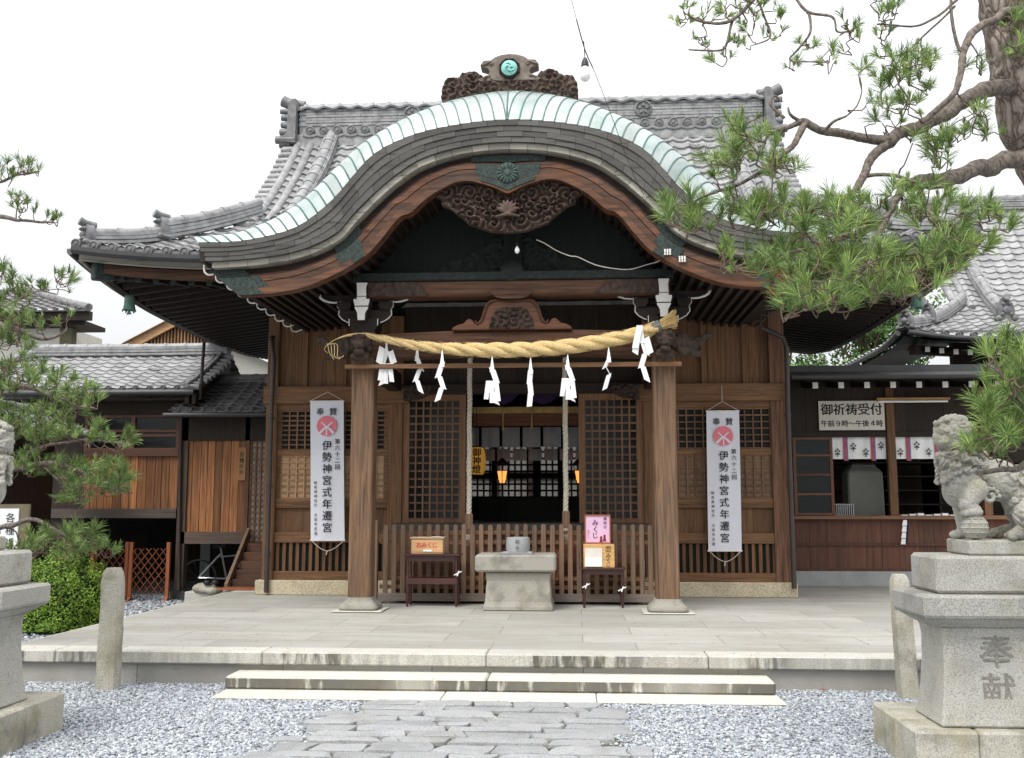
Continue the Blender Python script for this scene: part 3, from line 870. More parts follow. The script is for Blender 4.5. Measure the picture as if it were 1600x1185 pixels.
for sg in (-1, 1):                         # ridge ends: stacked rolls under a curling beak
    mb = MB()
    poly = [(sg * 4.08, RZ - .08), (sg * 4.28, RZ - .06), (sg * 4.33, RZ + .03), (sg * 4.24, RZ + .1), (sg * 4.22, RZ + .62), (sg * 4.16, RZ + .72), (sg * 4.08, RZ + .72)]
    mb.prism(poly, RY - .3, RY + .3)
    for k, (w, zz, ln) in enumerate(((.1, -.02, .24), (.085, .12, .17), (.08, .25, .15), (.075, .38, .15), (.07, .5, .17))):
        for yy in (-.24, 0, .24):
            mb.tube([(sg * 4.1, RY + yy, RZ + zz), (sg * (4.2 + ln), RY + yy, RZ + zz + .01)], w * .7, 10)
    mb.tube([(sg * 4.0, RY, RZ + .70), (sg * 4.25, RY, RZ + .73), (sg * 4.40, RY, RZ + .80)], [.09, .1, .105], 12)
    mb.build('ridge_end_tile', M['tile_d'], main_roof, smooth=40)

# hips in two steps, each closed by an ogre tile
def hip_path(sx, q0, q1, back=False, n=14, dz=.02):
    out = []
    for i in range(n + 1):
        q = q0 + (q1 - q0) * i / n
        d = 0
        lo, hi = 0.0, mL
        for _ in range(30):
            mid = (lo + hi) / 2
            if mf(mid)[0] - EY < q: lo = mid
            else: hi = mid
        P, N = pos_front(EX - q, lo)
        out.append(Vector((sx * P.x, P.y if not back else 2 * RY - P.y, P.z + dz)))
    return out
for sx in (-1, 1):
    for back in (False, True):
        mb = MB(); p1 = hip_path(sx, .16, 1.0, back); p2 = hip_path(sx, .88, 1.95, back, dz=.05)
        ridge_stack(mb, p1, .24, 3, .055, .08); ridge_stack(mb, p2, .26, 4, .058, .09)
        fy = 1 if back else -1
        mb.build('hip_ridge', M['tile_r'], main_roof, smooth=35)
        for c_, w_, h_ in ((p1[0] + Vector((0, 0, -.03)), .3, .31), (p2[0] + Vector((0, 0, -.02)), .32, .36)):
            mb = MB(); ogre(mb, c_, w_, h_, (sx, fy)); mb.build('ogre_tile', M['tile_d'], main_roof, smooth=40)
# descending ridges and verge rolls on the front slope
def front_path(x, d0, d1, n=18, dz=0.0): return [pos_front(x, d0 + (d1 - d0) * i / n)[0] + Vector((0, 0, dz)) for i in range(n + 1)]
for sx in (-1, 1):
    mb = MB()
    p = front_path(sx * 3.47, 1.75, mL - .12, dz=.03)
    ridge_stack(mb, p, .25, 4, .05, .0875)
    mb.build('descending_ridge', M['tile_r'], main_roof, smooth=35)
    mb = MB()
    for xx in (3.83, 4.06):
        q = front_path(sx * xx, 1.9, mL - .1, 18, .055); mb.tube(q, .075, 10)
    d = 1.95
    while d < mL - .15:
        P, N = pos_front(sx * 4.2, d)
        mb.tube([(sx * 4.02, P.y, P.z + .02), (sx * 4.3, P.y, P.z + .02)], .068, 10)
        mb.tube([(sx * 4.02, P.y, P.z + .02), (sx * 4.34, P.y, P.z + .02)], .05, 10)
        mb.tube([(sx * 4.02, 2 * RY - P.y, P.z + .02), (sx * 4.3, 2 * RY - P.y, P.z + .02)], .068, 8)
        d += .2
    mb.build('verge_roll', M['tile_r'], main_roof, smooth=40)
    mb = MB()
    for k, xx in enumerate((3.30, 3.47, 3.64)):
        round_end(mb, (sx * xx, p[0].y - .1, p[0].z + (.08 if k != 1 else .16)), .09)
    mb.box(sx * 3.47 - .15, sx * 3.47 + .15, p[0].y - .1, p[0].y + .04, p[0].z - .14, p[0].z + .1)
    mb.build('ridge_foot_tile', M['tile_d'], main_roof, smooth=40)
    # side gable
    mb = MB()
    tri = [(14.7, 5.8), (15.6, 6.5), (16.3, 7.15), (RY, 7.9), (17.7, 7.15), (18.4, 6.5), (19.3, 5.8)]
    mb.prism(tri, sx * 3.75, sx * 3.65, 'x')
    mb.build('side_gable', M['wall_v'], hall)

# eaves: gutter, lath, purlin, rafters, hip beam
def eave_z(x): return pos_front(x, 0)[0].z
xs_e = [-5.9 + 11.8 * i / 60 for i in range(61)]
for a, b in ((-5.93, -3.5), (3.5, 5.93)):
    mb = MB(); pts = [Vector((a + (b - a) * i / 20, EY - .03, eave_z(a + (b - a) * i / 20) - .06)) for i in range(21)]
    mb.sweep(pts, [(-.05, .045), (-.05, -.01), (-.02, -.045), (.02, -.045), (.05, -.01), (.05, .045)])
    mb.build('eave_gutter', M['gutter'], hall)
for sx in (-1, 1):
    mb = MB(); pts = [Vector((sx * (EX + .02), 12.85 + 8.3 * i / 24, pos_side(sx)(12.85 + 8.3 * i / 24, 0)[0].z - .06)) for i in range(25)]
    mb.sweep(pts, [(-.05, .045), (-.05, -.01), (-.02, -.045), (.02, -.045), (.05, -.01), (.05, .045)])
    mb.build('eave_gutter', M['gutter'], hall)
def eave_line(off, dz): # path round front and sides at a set-back
    out = []
    for i in range(61):
        x = -(EX - off) + 2 * (EX - off) * i / 60
        out.append(Vector((x, EY + off, eave_z(x) + dz)))
    return out
def side_line(sx, off, dz): return [Vector((sx * (EX - off), EY + off + (8.4 - 2 * off) * i / 40, pos_side(sx)(min(21.1, max(12.9, EY + off + (8.4 - 2 * off) * i / 40)), 0)[0].z + dz)) for i in range(41)]
for sl in (slice(0, 13), slice(48, 61)): MB().sweep(eave_line(.10, -.12)[sl], [(-.02, -.05), (.02, -.05), (.02, .05), (-.02, .05)]).build('eave_lath', M['lath'], hall)
for sx in (-1, 1): MB().sweep(side_line(sx, .10, -.12), [(-.02, -.05), (.02, -.05), (.02, .05), (-.02, .05)]).build('eave_lath', M['lath'], hall)
for sl in (slice(0, 13), slice(48, 61)): MB().sweep(eave_line(.30, -.22)[sl], [(-.06, -.06), (.06, -.06), (.06, .06), (-.06, .06)]).build('eave_purlin', M['beam'], hall)
for sx in (-1, 1): MB().sweep(side_line(sx, .30, -.22), [(-.06, -.06), (.06, -.06), (.06, .06), (-.06, .06)]).build('eave_purlin', M['dark_y'], hall)
sof = MB()                                     # boarded soffit
def ring(off, dz):
    pts = eave_line(off, dz); return pts
def soffit_pts(q):
    zz = interp([(0, -.16), (.3, -.14), (2.2, .12)], q)
    return zz
rows = []
for q in (.06, .35, .9, 1.5, 2.1):
    rows.append([Vector((-(EX - q) + 2 * (EX - q) * i / 60, EY + q, eave_z((-(EX - q) + 2 * (EX - q) * i / 60) * EX / (EX - q)) * (1 - q / 2.6) + 4.90 * (q / 2.6) + soffit_pts(q))) for i in range(61)])
sof.grid(rows)
for sx in (-1, 1):
    rows = []
    for q in (.06, .35, .9, 1.5, 2.1):
        r_ = []
        for i in range(41):
            yy = EY + q + (8.4 - 2 * q) * i / 40
            ye = EY + 8.4 * i / 40
            r_.append(Vector((sx * (EX - q), yy, pos_side(sx)(ye, 0)[0].z * (1 - q / 2.6) + 4.90 * (q / 2.6) + soffit_pts(q))))
        rows.append(r_)
    sof.grid(rows)
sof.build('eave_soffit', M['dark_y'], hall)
x = -5.45
while x < 5.5:
    if abs(x) > 3.2:
        z = eave_z(x) - .27
        rr_ = MB().bar((x, EY + .42, z), (x, 14.9, z + .22), .07, .085).build('rafter', M['dark_y'], hall)
        MB().box(x - .04, x + .04, EY + .405, EY + .45, z - .055, z + .05).build('rafter_cap', M['verdi'], rr_)
    x += .25
for sx in (-1, 1):
    yy = 13.3
    while yy < 20.8:
        z = pos_side(sx)(yy, 0)[0].z - .27
        MB().bar((sx * (EX - .42), yy, z), (sx * 3.85, yy, z + .22), .07, .085).build('rafter', M['dark_y'], hall)
        yy += .25
for sx in (-1, 1):
    mb = MB(); z = eave_z(EX) - .30
    mb.bar((sx * (EX - .27), EY + .27, z), (sx * 3.9, 14.85, z + .15), .15, .2)
    hb = mb.build('hip_beam', M['dark'], hall)
    mb = MB(); mb.bar((sx * (EX - .22), EY + .22, z - .004), (sx * (EX - .42), EY + .42, z + .01), .18, .235)
    mb.build('hip_beam_cap', M['verdi'], hall, bevel=.02)

# ------------------------------------------------------------------ curved porch gable
KE = [(-1.041, 6.077), (-.551, 6.17), (0, 6.212), (.551, 6.17), (1.041, 6.077), (1.437, 5.926), (1.67, 5.77), (1.865, 5.55), (2.06, 5.311), (2.29, 5.096), (2.544, 4.927), (2.925, 4.814), (3.325, 4.758), (3.76, 4.757)]
KS = [(-.815, 6.65), (-.41, 6.744), (0, 6.785), (.41, 6.744), (.815, 6.65), (1.229, 6.488), (1.639, 6.266), (1.945, 6.057), (2.25, 5.768), (2.554, 5.457), (2.76, 5.295), (2.961, 5.17), (3.204, 5.063), (3.44, 4.984), (3.93, 4.934)]
KF = [(-.555, 5.899), (0, 5.945), (.555, 5.899), (1.045, 5.758), (1.363, 5.556), (1.633, 5.318), (1.867, 5.079), (2.047, 4.868), (2.325, 4.715), (2.636, 4.617), (3.035, 4.562), (3.452, 4.535), (3.70, 4.535)]
KB = [(0, 5.329), (.17, 5.412), (.33, 5.468), (.468, 5.499), (.60, 5.492), (.707, 5.455), (.964, 5.307), (1.163, 5.126), (1.20, 5.10), (1.288, 5.081), (1.385, 4.981), (1.521, 4.804), (1.679, 4.624), (1.877, 4.483), (2.173, 4.329), (2.47, 4.214), (2.769, 4.155), (3.109, 4.128), (3.27, 4.122)]
def arc(prof, xmax, n):
    """points evenly spaced along the profile, from the crown to the tip"""
    pts = [(xmax * i / 600, interp(prof, xmax * i / 600)) for i in range(601)]
    acc = [0]
    for i in range(600): acc.append(acc[-1] + math.hypot(pts[i + 1][0] - pts[i][0], pts[i + 1][1] - pts[i][1]))
    out, k = [], 0
    for i in range(n + 1):
        t = acc[-1] * i / n
        while k < 599 and acc[k + 1] < t: k += 1
        f = (t - acc[k]) / (acc[k + 1] - acc[k])
        out.append((pts[k][0] + f * (pts[k + 1][0] - pts[k][0]), pts[k][1] + f * (pts[k + 1][1] - pts[k][1])))
    return out, acc[-1]
NK = 96
aE, LE = arc(KE, 3.75, NK); aS, LS = arc(KS, 3.93, NK); aF, LF = arc(KF, 3.68, NK); aB, LB = arc(KB, 3.27, NK)
def full(a): return [(-x, z) for x, z in a[:0:-1]] + list(a)
KY = 11.6
fE, fS, fF, fB = full(aE), full(aS), full(aF), full(aB)
def roll(q):                                # rounded edge: 0 at the front lip, 1 at the crest of the roll
    return 1 - math.cos(q * math.pi / 2), math.sin(q * math.pi / 2)
def kara_pt(i, q):                          # i: float index on the half profile, signed
    s = 1 if i >= 0 else -1; t = min(abs(i), NK - .0001); k = int(t); f = t - k
    e = (aE[k][0] + f * (aE[k + 1][0] - aE[k][0]), aE[k][1] + f * (aE[k + 1][1] - aE[k][1]))
    c = (aS[k][0] + f * (aS[k + 1][0] - aS[k][0]), aS[k][1] + f * (aS[k + 1][1] - aS[k][1]))
    a, b = roll(q)
    return Vector((s * (e[0] + (c[0] - e[0]) * b), KY + .5 * a + .12 * q, e[1] + (c[1] - e[1]) * b))
mb = MB()
# sheets between slanting seams
NS = 30
seams = MB()
def seam_i(s, q):
    return s * NK / NS + (q - .5) * 6.0 + 3.0 * math.sin(q * math.pi) * -0.3
for sg in (-1, 1):
    for s in range(-1, NS + 1):
        rows = []
        for iq in range(9):
            q = iq / 8
            lo, hi = max(0.0, min(NK, seam_i(s, q))), max(0.0, min(NK, seam_i(s + 1, q)))
            rows.append([kara_pt(sg * (lo + (hi - lo) * j / 4) if (lo + (hi - lo) * j / 4) > 0 else 0.0, q) + Vector((0, 0, .006 * (j / 4))) for j in range(5)])
        if (Vector(rows[4][0]) - Vector(rows[4][4])).length > 1e-3 or (Vector(rows[0][0]) - Vector(rows[0][4])).length > 1e-3:
            mb.grid(rows, flip=sg < 0)
        line = [kara_pt(sg * seam_i(s, iq / 8), iq / 8) for iq in range(9) if 0 <= seam_i(s, iq / 8) <= NK]
        if len(line) > 1: seams.tube(line, .0115, 5)
seams.tube([kara_pt(0, q / 8) for q in range(9)], .011, 6)
# roof behind the rolled edge
rows = []
for yy, dz in ((12.22, 0), (13, .02), (14, .04), (15.6, .06)):
    rows.append([(x, yy, z + dz) for x, z in fS])
mb.grid(rows)
porch = mb.build('porch_roof', M['copper'], hall, smooth=40)
seams.build('copper_seam', plain('dark_copper_seam', (0.085, 0.15, 0.135), 0.5, 0.4, 0.1, 0.2), porch)

def band(m, top, bot, y0, y1, f0, f1, i0=0, i1=None, seglen=None, rng=None, gap=0.0):
    """a strip between two profiles (fractions f0..f1 from top to bottom), y0 front, y1 back"""
    n = len(top); i1 = n - 1 if i1 is None else i1
    pos = i0
    while pos < i1 - 1e-6:
        nx = min(i1, pos + (rng.uniform(*seglen) if seglen else i1))
        k = max(2, int((nx - pos) * 1.0) + 1)
        jit = rng.uniform(-.004, .004) if rng else 0
        A, B = [], []
        for j in range(k + 1):
            t = pos + gap + (nx - pos - 2 * gap) * j / k
            a = min(int(t), n - 2); f = t - a
            tp = Vector(top[a]).lerp(Vector(top[a + 1]), f); bt = Vector(bot[a]).lerp(Vector(bot[a + 1]), f)
            A.append(tp.lerp(bt, f0)); B.append(tp.lerp(bt, f1))
        rows = []
        for y_, L_ in ((y1, A), (y0 + jit, A), (y0 + jit, B), (y1, B)): rows.append([(p[0], y_, p[1]) for p in L_])
        rows.append(rows[0])
        m.grid(rows)
        nn = k + 1; base = len(m.v) - 5 * nn
        m.f.append([base, base + nn, base + 2 * nn, base + 3 * nn]); m.f.append([base + k, base + 3 * nn + k, base + 2 * nn + k, base + nn + k])
        pos = nx
rng = random.Random(21)
mb = MB(); NC = 4
for k in range(NC):
    band(mb, fE, fF, KY + .009 * k + (.003 if k else 0), KY + .3, k / NC + .003, (k + 1) / NC - .002, seglen=(5.5, 8.5), rng=rng, gap=.04)
mb.build('eave_thickness', M['course'], porch, smooth=30)
G = []                                      # under the lath
for i, (x, z) in enumerate(fF):
    a, b = fF[max(0, i - 1)], fF[min(len(fF) - 1, i + 1)]; t = Vector((b[0] - a[0], b[1] - a[1])).normalized()
    G.append((x + t.y * .075 * 1, z - t.x * .075))
mb = MB(); band(mb, fF, G, KY + .075, KY + .35, .04, 1.0, 2, len(fF) - 3, seglen=(4.5, 6.5), rng=rng, gap=.05)
mb.build('eave_lath', M['lath'], porch, smooth=30)
# bargeboard in three moulded bands
N2 = len(fF)
barge = thing('bargeboard', None, None); del ORG['bargeboard']
bpy.data.objects.remove(barge)
mb = MB(); band(mb, G, fB, KY + .25, KY + .36, .0, .31)
M['barge_dark'] = wood('dark_bargeboard', (.042, .02, .012), 'x', .8, .5, 16, .3)  # recessed upper band, a darker brown than the board face
bg_o = mb.build('bargeboard', M['barge_dark'], hall, smooth=30)
mb = MB(); band(mb, G, fB, KY + .15, KY + .31, .34, .52); band(mb, G, fB, KY + .145, KY + .31, .56, .76); band(mb, G, fB, KY + .19, KY + .30, .24, .34); band(mb, G, fB, KY + .165, KY + .29, .52, .56)
mb.build('board_face', M['barge'], bg_o, smooth=30)
mb = MB(); band(mb, G, fB, KY + .12, KY + .30, .79, 1.0); band(mb, G, fB, KY + .135, KY + .30, .75, .80)
mb.build('board_lip', M['barge'], bg_o, smooth=30)
# metal fittings
mb = MB(); c = NK; band(mb, G, fB, KY + .135, KY + .2, .36, .745, c - 10, c + 10); band(mb, G, fB, KY + .19, KY + .25, .06, .27, c - 11, c + 11); band(mb, G, fB, KY + .108, KY + .18, .80, .93, c - 9, c + 9)
mb.build('crown_plate', M['verdi'], bg_o, smooth=30)
mb = MB(); cz = (G[NK][1] * .45 + fB[NK][1] * .55) + .015
mb.lathe([(.135, .03), (.135, -.01), (.12, -.025), (.04, -.035), (.035, -.05), (.001, -.055)], (0, KY + .14, cz), 32, 'y')
for k in range(16):
    a = 2 * math.pi * k / 16
    mb.tube([(math.cos(a) * .045, KY + .11, cz + math.sin(a) * .045), (math.cos(a) * .085, KY + .103, cz + math.sin(a) * .085), (math.cos(a) * .12, KY + .112, cz + math.sin(a) * .12)], [.006, .017, .014], 6)
mb.build('chrysanthemum_boss', plain('boss_verdigris', (.04, .066, .057), .55, .35, 0, .4, 26), bg_o, smooth=40)
for sg in (-1, 1):
    f = lambda i: NK + sg * i
    def bb(m, y0, y1, f0, f1, a, b): band(m, G, fB, y0, y1, f0, f1, min(f(a), f(b)), max(f(a), f(b)))
    mb = MB()
    bb(mb, KY + .135, KY + .2, .35, .74, 53, 61); bb(mb, KY + .185, KY + .25, .04, .28, 51, 60); bb(mb, KY + .105, KY + .2, .80, .99, 54, 58)
    mb.build('middle_plate', M['verdi'], bg_o, smooth=30); mb = MB()
    bb(mb, KY + .135, KY + .2, .34, .75, 84, 95.9); bb(mb, KY + .185, KY + .25, .03, .29, 86, 95.9); bb(mb, KY + .105, KY + .2, .80, 1.0, 88, 95.9)
    mb.build('end_plate', M['verdi'], bg_o, smooth=30)
# porch soffit with long battens
mb = MB(); bt = MB()
SO = [(Vector(G[i]) * .35 + Vector(fB[i]) * .65) for i in range(N2)]
SO2 = [(p.x, p.y) for p in SO]
mb.grid([[(x, KY + .2, z) for x, z in SO2], [(x, 13.2, z + .02) for x, z in SO2], [(x, 15.2, z + .03) for x, z in SO2]])
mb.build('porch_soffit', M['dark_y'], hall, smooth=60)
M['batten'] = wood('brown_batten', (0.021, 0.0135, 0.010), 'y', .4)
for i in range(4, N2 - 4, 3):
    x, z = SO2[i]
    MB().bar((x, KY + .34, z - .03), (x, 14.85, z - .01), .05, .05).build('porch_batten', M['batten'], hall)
# side edges of the porch roof, with gutter hooks below
for sg in (-1, 1):
    mb = MB(); mb.sweep([(sg * 3.70, KY + .02, 4.64), (sg * 3.7, 13, 4.66), (sg * 3.66, 15, 4.66)], [(-.03, -.12), (.03, -.12), (.03, .12), (-.03, .12)])
    mb.build('porch_side_edge', M['dark_y'], hall)
    for k in range(10):
        t = k / 9; yy = 11.8 + 3.1 * t; xx = sg * (3.70 - .2 * t); z = 4.50 - .17 * t
        h = MB(); h.tube(spline([(xx + sg * .03, yy, z + .07), (xx + sg * .035, yy, z - .03), (xx + sg * .01, yy, z - .085), (xx - sg * .05, yy, z - .10), (xx - sg * .12, yy, z - .075), (xx - sg * .19, yy, z - .06)], 14), .0125, 6)
        h.build('gutter_hook', M['white'] if sg < 0 else M['gutter'], hall, smooth=60)
# ridge ornament on the crown of the porch
rng = random.Random(4)
def mirror(p): return [(-x, z) for x, z in p[::-1]] + list(p)
OY = 12.15
foot = mirror([(0.0, 6.74), (.3, 6.72), (.6, 6.68), (.83, 6.60), (.865, 6.70), (.85, 6.86), (.79, 6.96), (.69, 6.96), (.63, 6.98), (.6, 7.02), (.5, 7.045), (.4, 7.02), (.36, 6.98), (.28, 6.93), (.12, 6.92), (0, 6.92)])
mb = MB(); relief(mb, foot, OY - .06, .06, scrolls(rng, foot, 26, .05, .12) + [(.5, 6.98, .13, 1), (-.5, 6.98, .13, -1)], lam=.075, step=.008, thick=.16)
orn = mb.build('ridge_ornament', M['carve'], porch, smooth=60)
board = mirror([(0, 6.90), (.2, 6.91), (.36, 6.9), (.40, 6.93), (.34, 6.97), (.27, 7.0), (.25, 7.05), (.27, 7.1), (.36, 7.14), (.37, 7.15), (.33, 7.225), (.24, 7.23), (.18, 7.28), (.1, 7.31), (0, 7.32)])
board = [(x, 6.9 + (z - 6.9) * .84) for x, z in board]
mb = MB(); mb.prism(board, OY - .1, OY + .1)
for sg in (-1, 1):
    mb.tube([(sg * .36, OY - .1, 7.115), (sg * .31, OY - .11, 7.122), (sg * .25, OY - .11, 7.15), (sg * .21, OY - .11, 7.14), (sg * .22, OY - .11, 7.115), (sg * .25, OY - .11, 7.12)], .014, 6)
    mb.tube([(sg * .34, OY - .1, 6.94), (sg * .29, OY - .11, 6.965), (sg * .25, OY - .11, 6.96), (sg * .25, OY - .11, 6.99)], .012, 6)
mb.build('ornament_board', plain('weathered_board', (.17, .14, .115), .75, .3, 0, .35, 9), porch, smooth=50, bevel=.012)
mb = MB(); mb.lathe([(.14, .02), (.14, -.03), (.122, -.04), (.114, -.02), (.001, -.02)], (0, OY - .1, 7.055), 8, 'y')
mb.build('crest_frame', M['dark'], porch)
mb = MB(); mb.lathe([(.102, .02), (.102, -.012), (.092, -.02), (.001, -.022)], (0, OY - .12, 7.055), 28, 'y')
for k in range(3):                         # three-comma whorl
    a0 = k * 2.094
    mb.tube([(math.cos(a0 + t * 2.2) * (.03 + .045 * t), OY - .145, 7.055 + math.sin(a0 + t * 2.2) * (.03 + .045 * t)) for t in (0, .25, .5, .75, 1)], [.022, .019, .014, .009, .004], 8)
mb.build('crest_disc', M['verdi_l'], porch, smooth=40)
# ================================================================== SHRINE HALL: PORCH FRAME AND CARVINGS
rng = random.Random(8)
WY = 14.9
# gable board behind the carving
ty = [(x, z) for x, z in SO2]
mb = MB(); i0 = next(i for i, p in enumerate(ty) if p[0] > -2.1); i1 = next(i for i, p in enumerate(ty) if p[0] > 2.1)
poly = [(2.1, 4.42)] + [(x, z + .05) for x, z in ty[i0:i1 + 1]][::-1] + [(-2.1, 4.42)]
mb.prism(poly, 12.74, 12.80)
mb.build('gable_board', M['black'], hall)
wave = [(-.12, 4.59), (-.12, 5.1), (-.25, 5.04), (-.34, 4.93), (-.5, 4.9), (-.6, 4.79), (-.8, 4.75), (-.95, 4.66), (-1.1, 4.6)]
for sg in (-1, 1):
    w = [(x if sg < 0 else -x, z) for x, z in wave]
    mb = MB(); relief(mb, w, 12.735, .05, scrolls(rng, w, 16, .06, .11), lam=.07, step=.02, thick=.02)
    mb.build('gable_relief', M['carve_dark'], hall, smooth=60)
mb = MB(); mb.prism([(-.13, 4.56), (.13, 4.56), (.11, 5.2), (-.11, 5.2)], 12.66, 12.74); mb.build('king_post', M['black'], hall)
mb = MB(); mb.lathe([(.15, .05), (.15, 0), (.12, -.03), (.04, -.04), (.001, -.05)], (0, 12.5, 4.57), 16, 'y'); mb.build('beam_boss', M['carve_dark'], hall, smooth=40)
# carved gable pendant
geg = mirror([(0, 4.885), (.22, 4.90), (.36, 4.95), (.5, 5.0), (.56, 5.06), (.64, 5.12), (.74, 5.2), (.84, 5.24), (.84, 5.31), (.92, 5.35), (.98, 5.42), (.93, 5.47), (.8, 5.49), (.6, 5.5), (.45, 5.49), (.25, 5.44), (0, 5.35)])
geg = [(x * .97 + .0, z) for x, z in geg]
mb = MB(); relief(mb, geg, 11.86, .09, scrolls(rng, geg, 40, .05, .12), lam=.07, step=.008, thick=.07, base=.1)
pend = mb.build('gable_pendant', M['carve'], hall, smooth=60)
mb = MB()                                   # leaf and bird-like crest in the middle
for a in (-1.15, -.75, -.38, 0, .38, .75, 1.15):
    mb.tube([(math.sin(a) * .02, 11.76, 5.1), (math.sin(a) * .09, 11.745, 5.1 + math.cos(a) * .11), (math.sin(a) * .15, 11.765, 5.1 + math.cos(a) * .17)], [.03, .034, .006], 8)
mb.tube([(-.14, 11.765, 5.06), (0, 11.75, 5.09), (.14, 11.765, 5.06)], [.012, .03, .012], 8)
mb.build('pendant_leaf', plain('carved_light_wood', (.085, .057, .043), .7, .3, 0, .4, 14), pend, smooth=60)
# upper beam, rounded, with a metal strip on top
mb = MB(); mb.prism([(12.5, 4.27), (12.54, 4.235), (12.76, 4.235), (12.8, 4.27), (12.8, 4.44), (12.5, 4.44)], -2.0, 2.0, 'x'); mb.build('upper_beam', M['beam'], hall, bevel=.015)
mb = MB(); mb.box(-2.05, 2.05, 12.47, 12.82, 4.443, 4.56); mb.build('beam_cover', plain('green_black_cover', (.018, .025, .023), .6, .3, .1, .5, 20, .3), hall, bevel=.015)
for sg in (-1, 1):
    mb = MB(); w = [(sg * 1.05, 4.25), (sg * 1.2, 4.42), (sg * 1.55, 4.43), (sg * 1.96, 4.42), (sg * 1.96, 4.25)]
    relief(mb, w, 12.505, .03, scrolls(rng, w, 9, .07, .12), lam=.09, step=.018, thick=.02); mb.build('beam_relief', M['carve'], hall, smooth=60)
# frog-leg strut
outer = mirror([(0, 4.19), (.1, 4.2), (.2, 4.205), (.28, 4.185), (.335, 4.13), (.365, 4.05), (.385, 3.97), (.42, 3.91), (.47, 3.885), (.50, 3.93), (.545, 3.955), (.59, 3.92), (.62, 3.885), (.68, 3.875), (.75, 3.84), (.77, 3.80)])
inner = mirror([(0, 4.09), (.12, 4.09), (.2, 4.05), (.25, 3.96), (.28, 3.86), (.28, 3.81)])
mb = MB()
ring_o = outer; n_o = len(ring_o)
def frame_prism(m, out, inn, y0, y1):
    A = [(x, z) for x, z in out]; B = []
    for i in range(len(A)):
        t = i / (len(A) - 1) * (len(inn) - 1); k = min(int(t), len(inn) - 2); f = t - k
        B.append((inn[k][0] + f * (inn[k + 1][0] - inn[k][0]), inn[k][1] + f * (inn[k + 1][1] - inn[k][1])))
    rows = [[(x, y1, z) for x, z in A], [(x, y0, z) for x, z in A], [(x, y0, z) for x, z in B], [(x, y1, z) for x, z in B]]
    m.grid(rows)
mb.prism(outer, 12.50, 12.66)
M['strut'] = wood('strut_wood', (.10, .042, .022), 'x', .5)
fl = mb.build('frog_leg_strut', M['strut'], hall, bevel=.012)
mb = MB(); rim_ = [(x * .93, 3.80 + (z - 3.80) * .93) for x, z in outer[6:-6]]
mb.tube([(x, 12.50, z) for x, z in rim_], .018, 6); mb.build('strut_moulding', M['strut'], fl, smooth=60)
ip = inner
mb = MB(); relief(mb, ip, 12.50, .05, scrolls(rng, ip, 14, .06, .1), lam=.07, step=.008, thick=.05, base=.1)
mb.build('strut_carving', M['nose'], fl, smooth=60)
mb = MB(); mb.prism(mirror([(0, 4.19), (.11, 4.19), (.2, 4.215), (.26, 4.26), (.26, 4.30), (0, 4.30)]), 12.44, 12.7); mb.build('strut_block', M['beam'], fl)
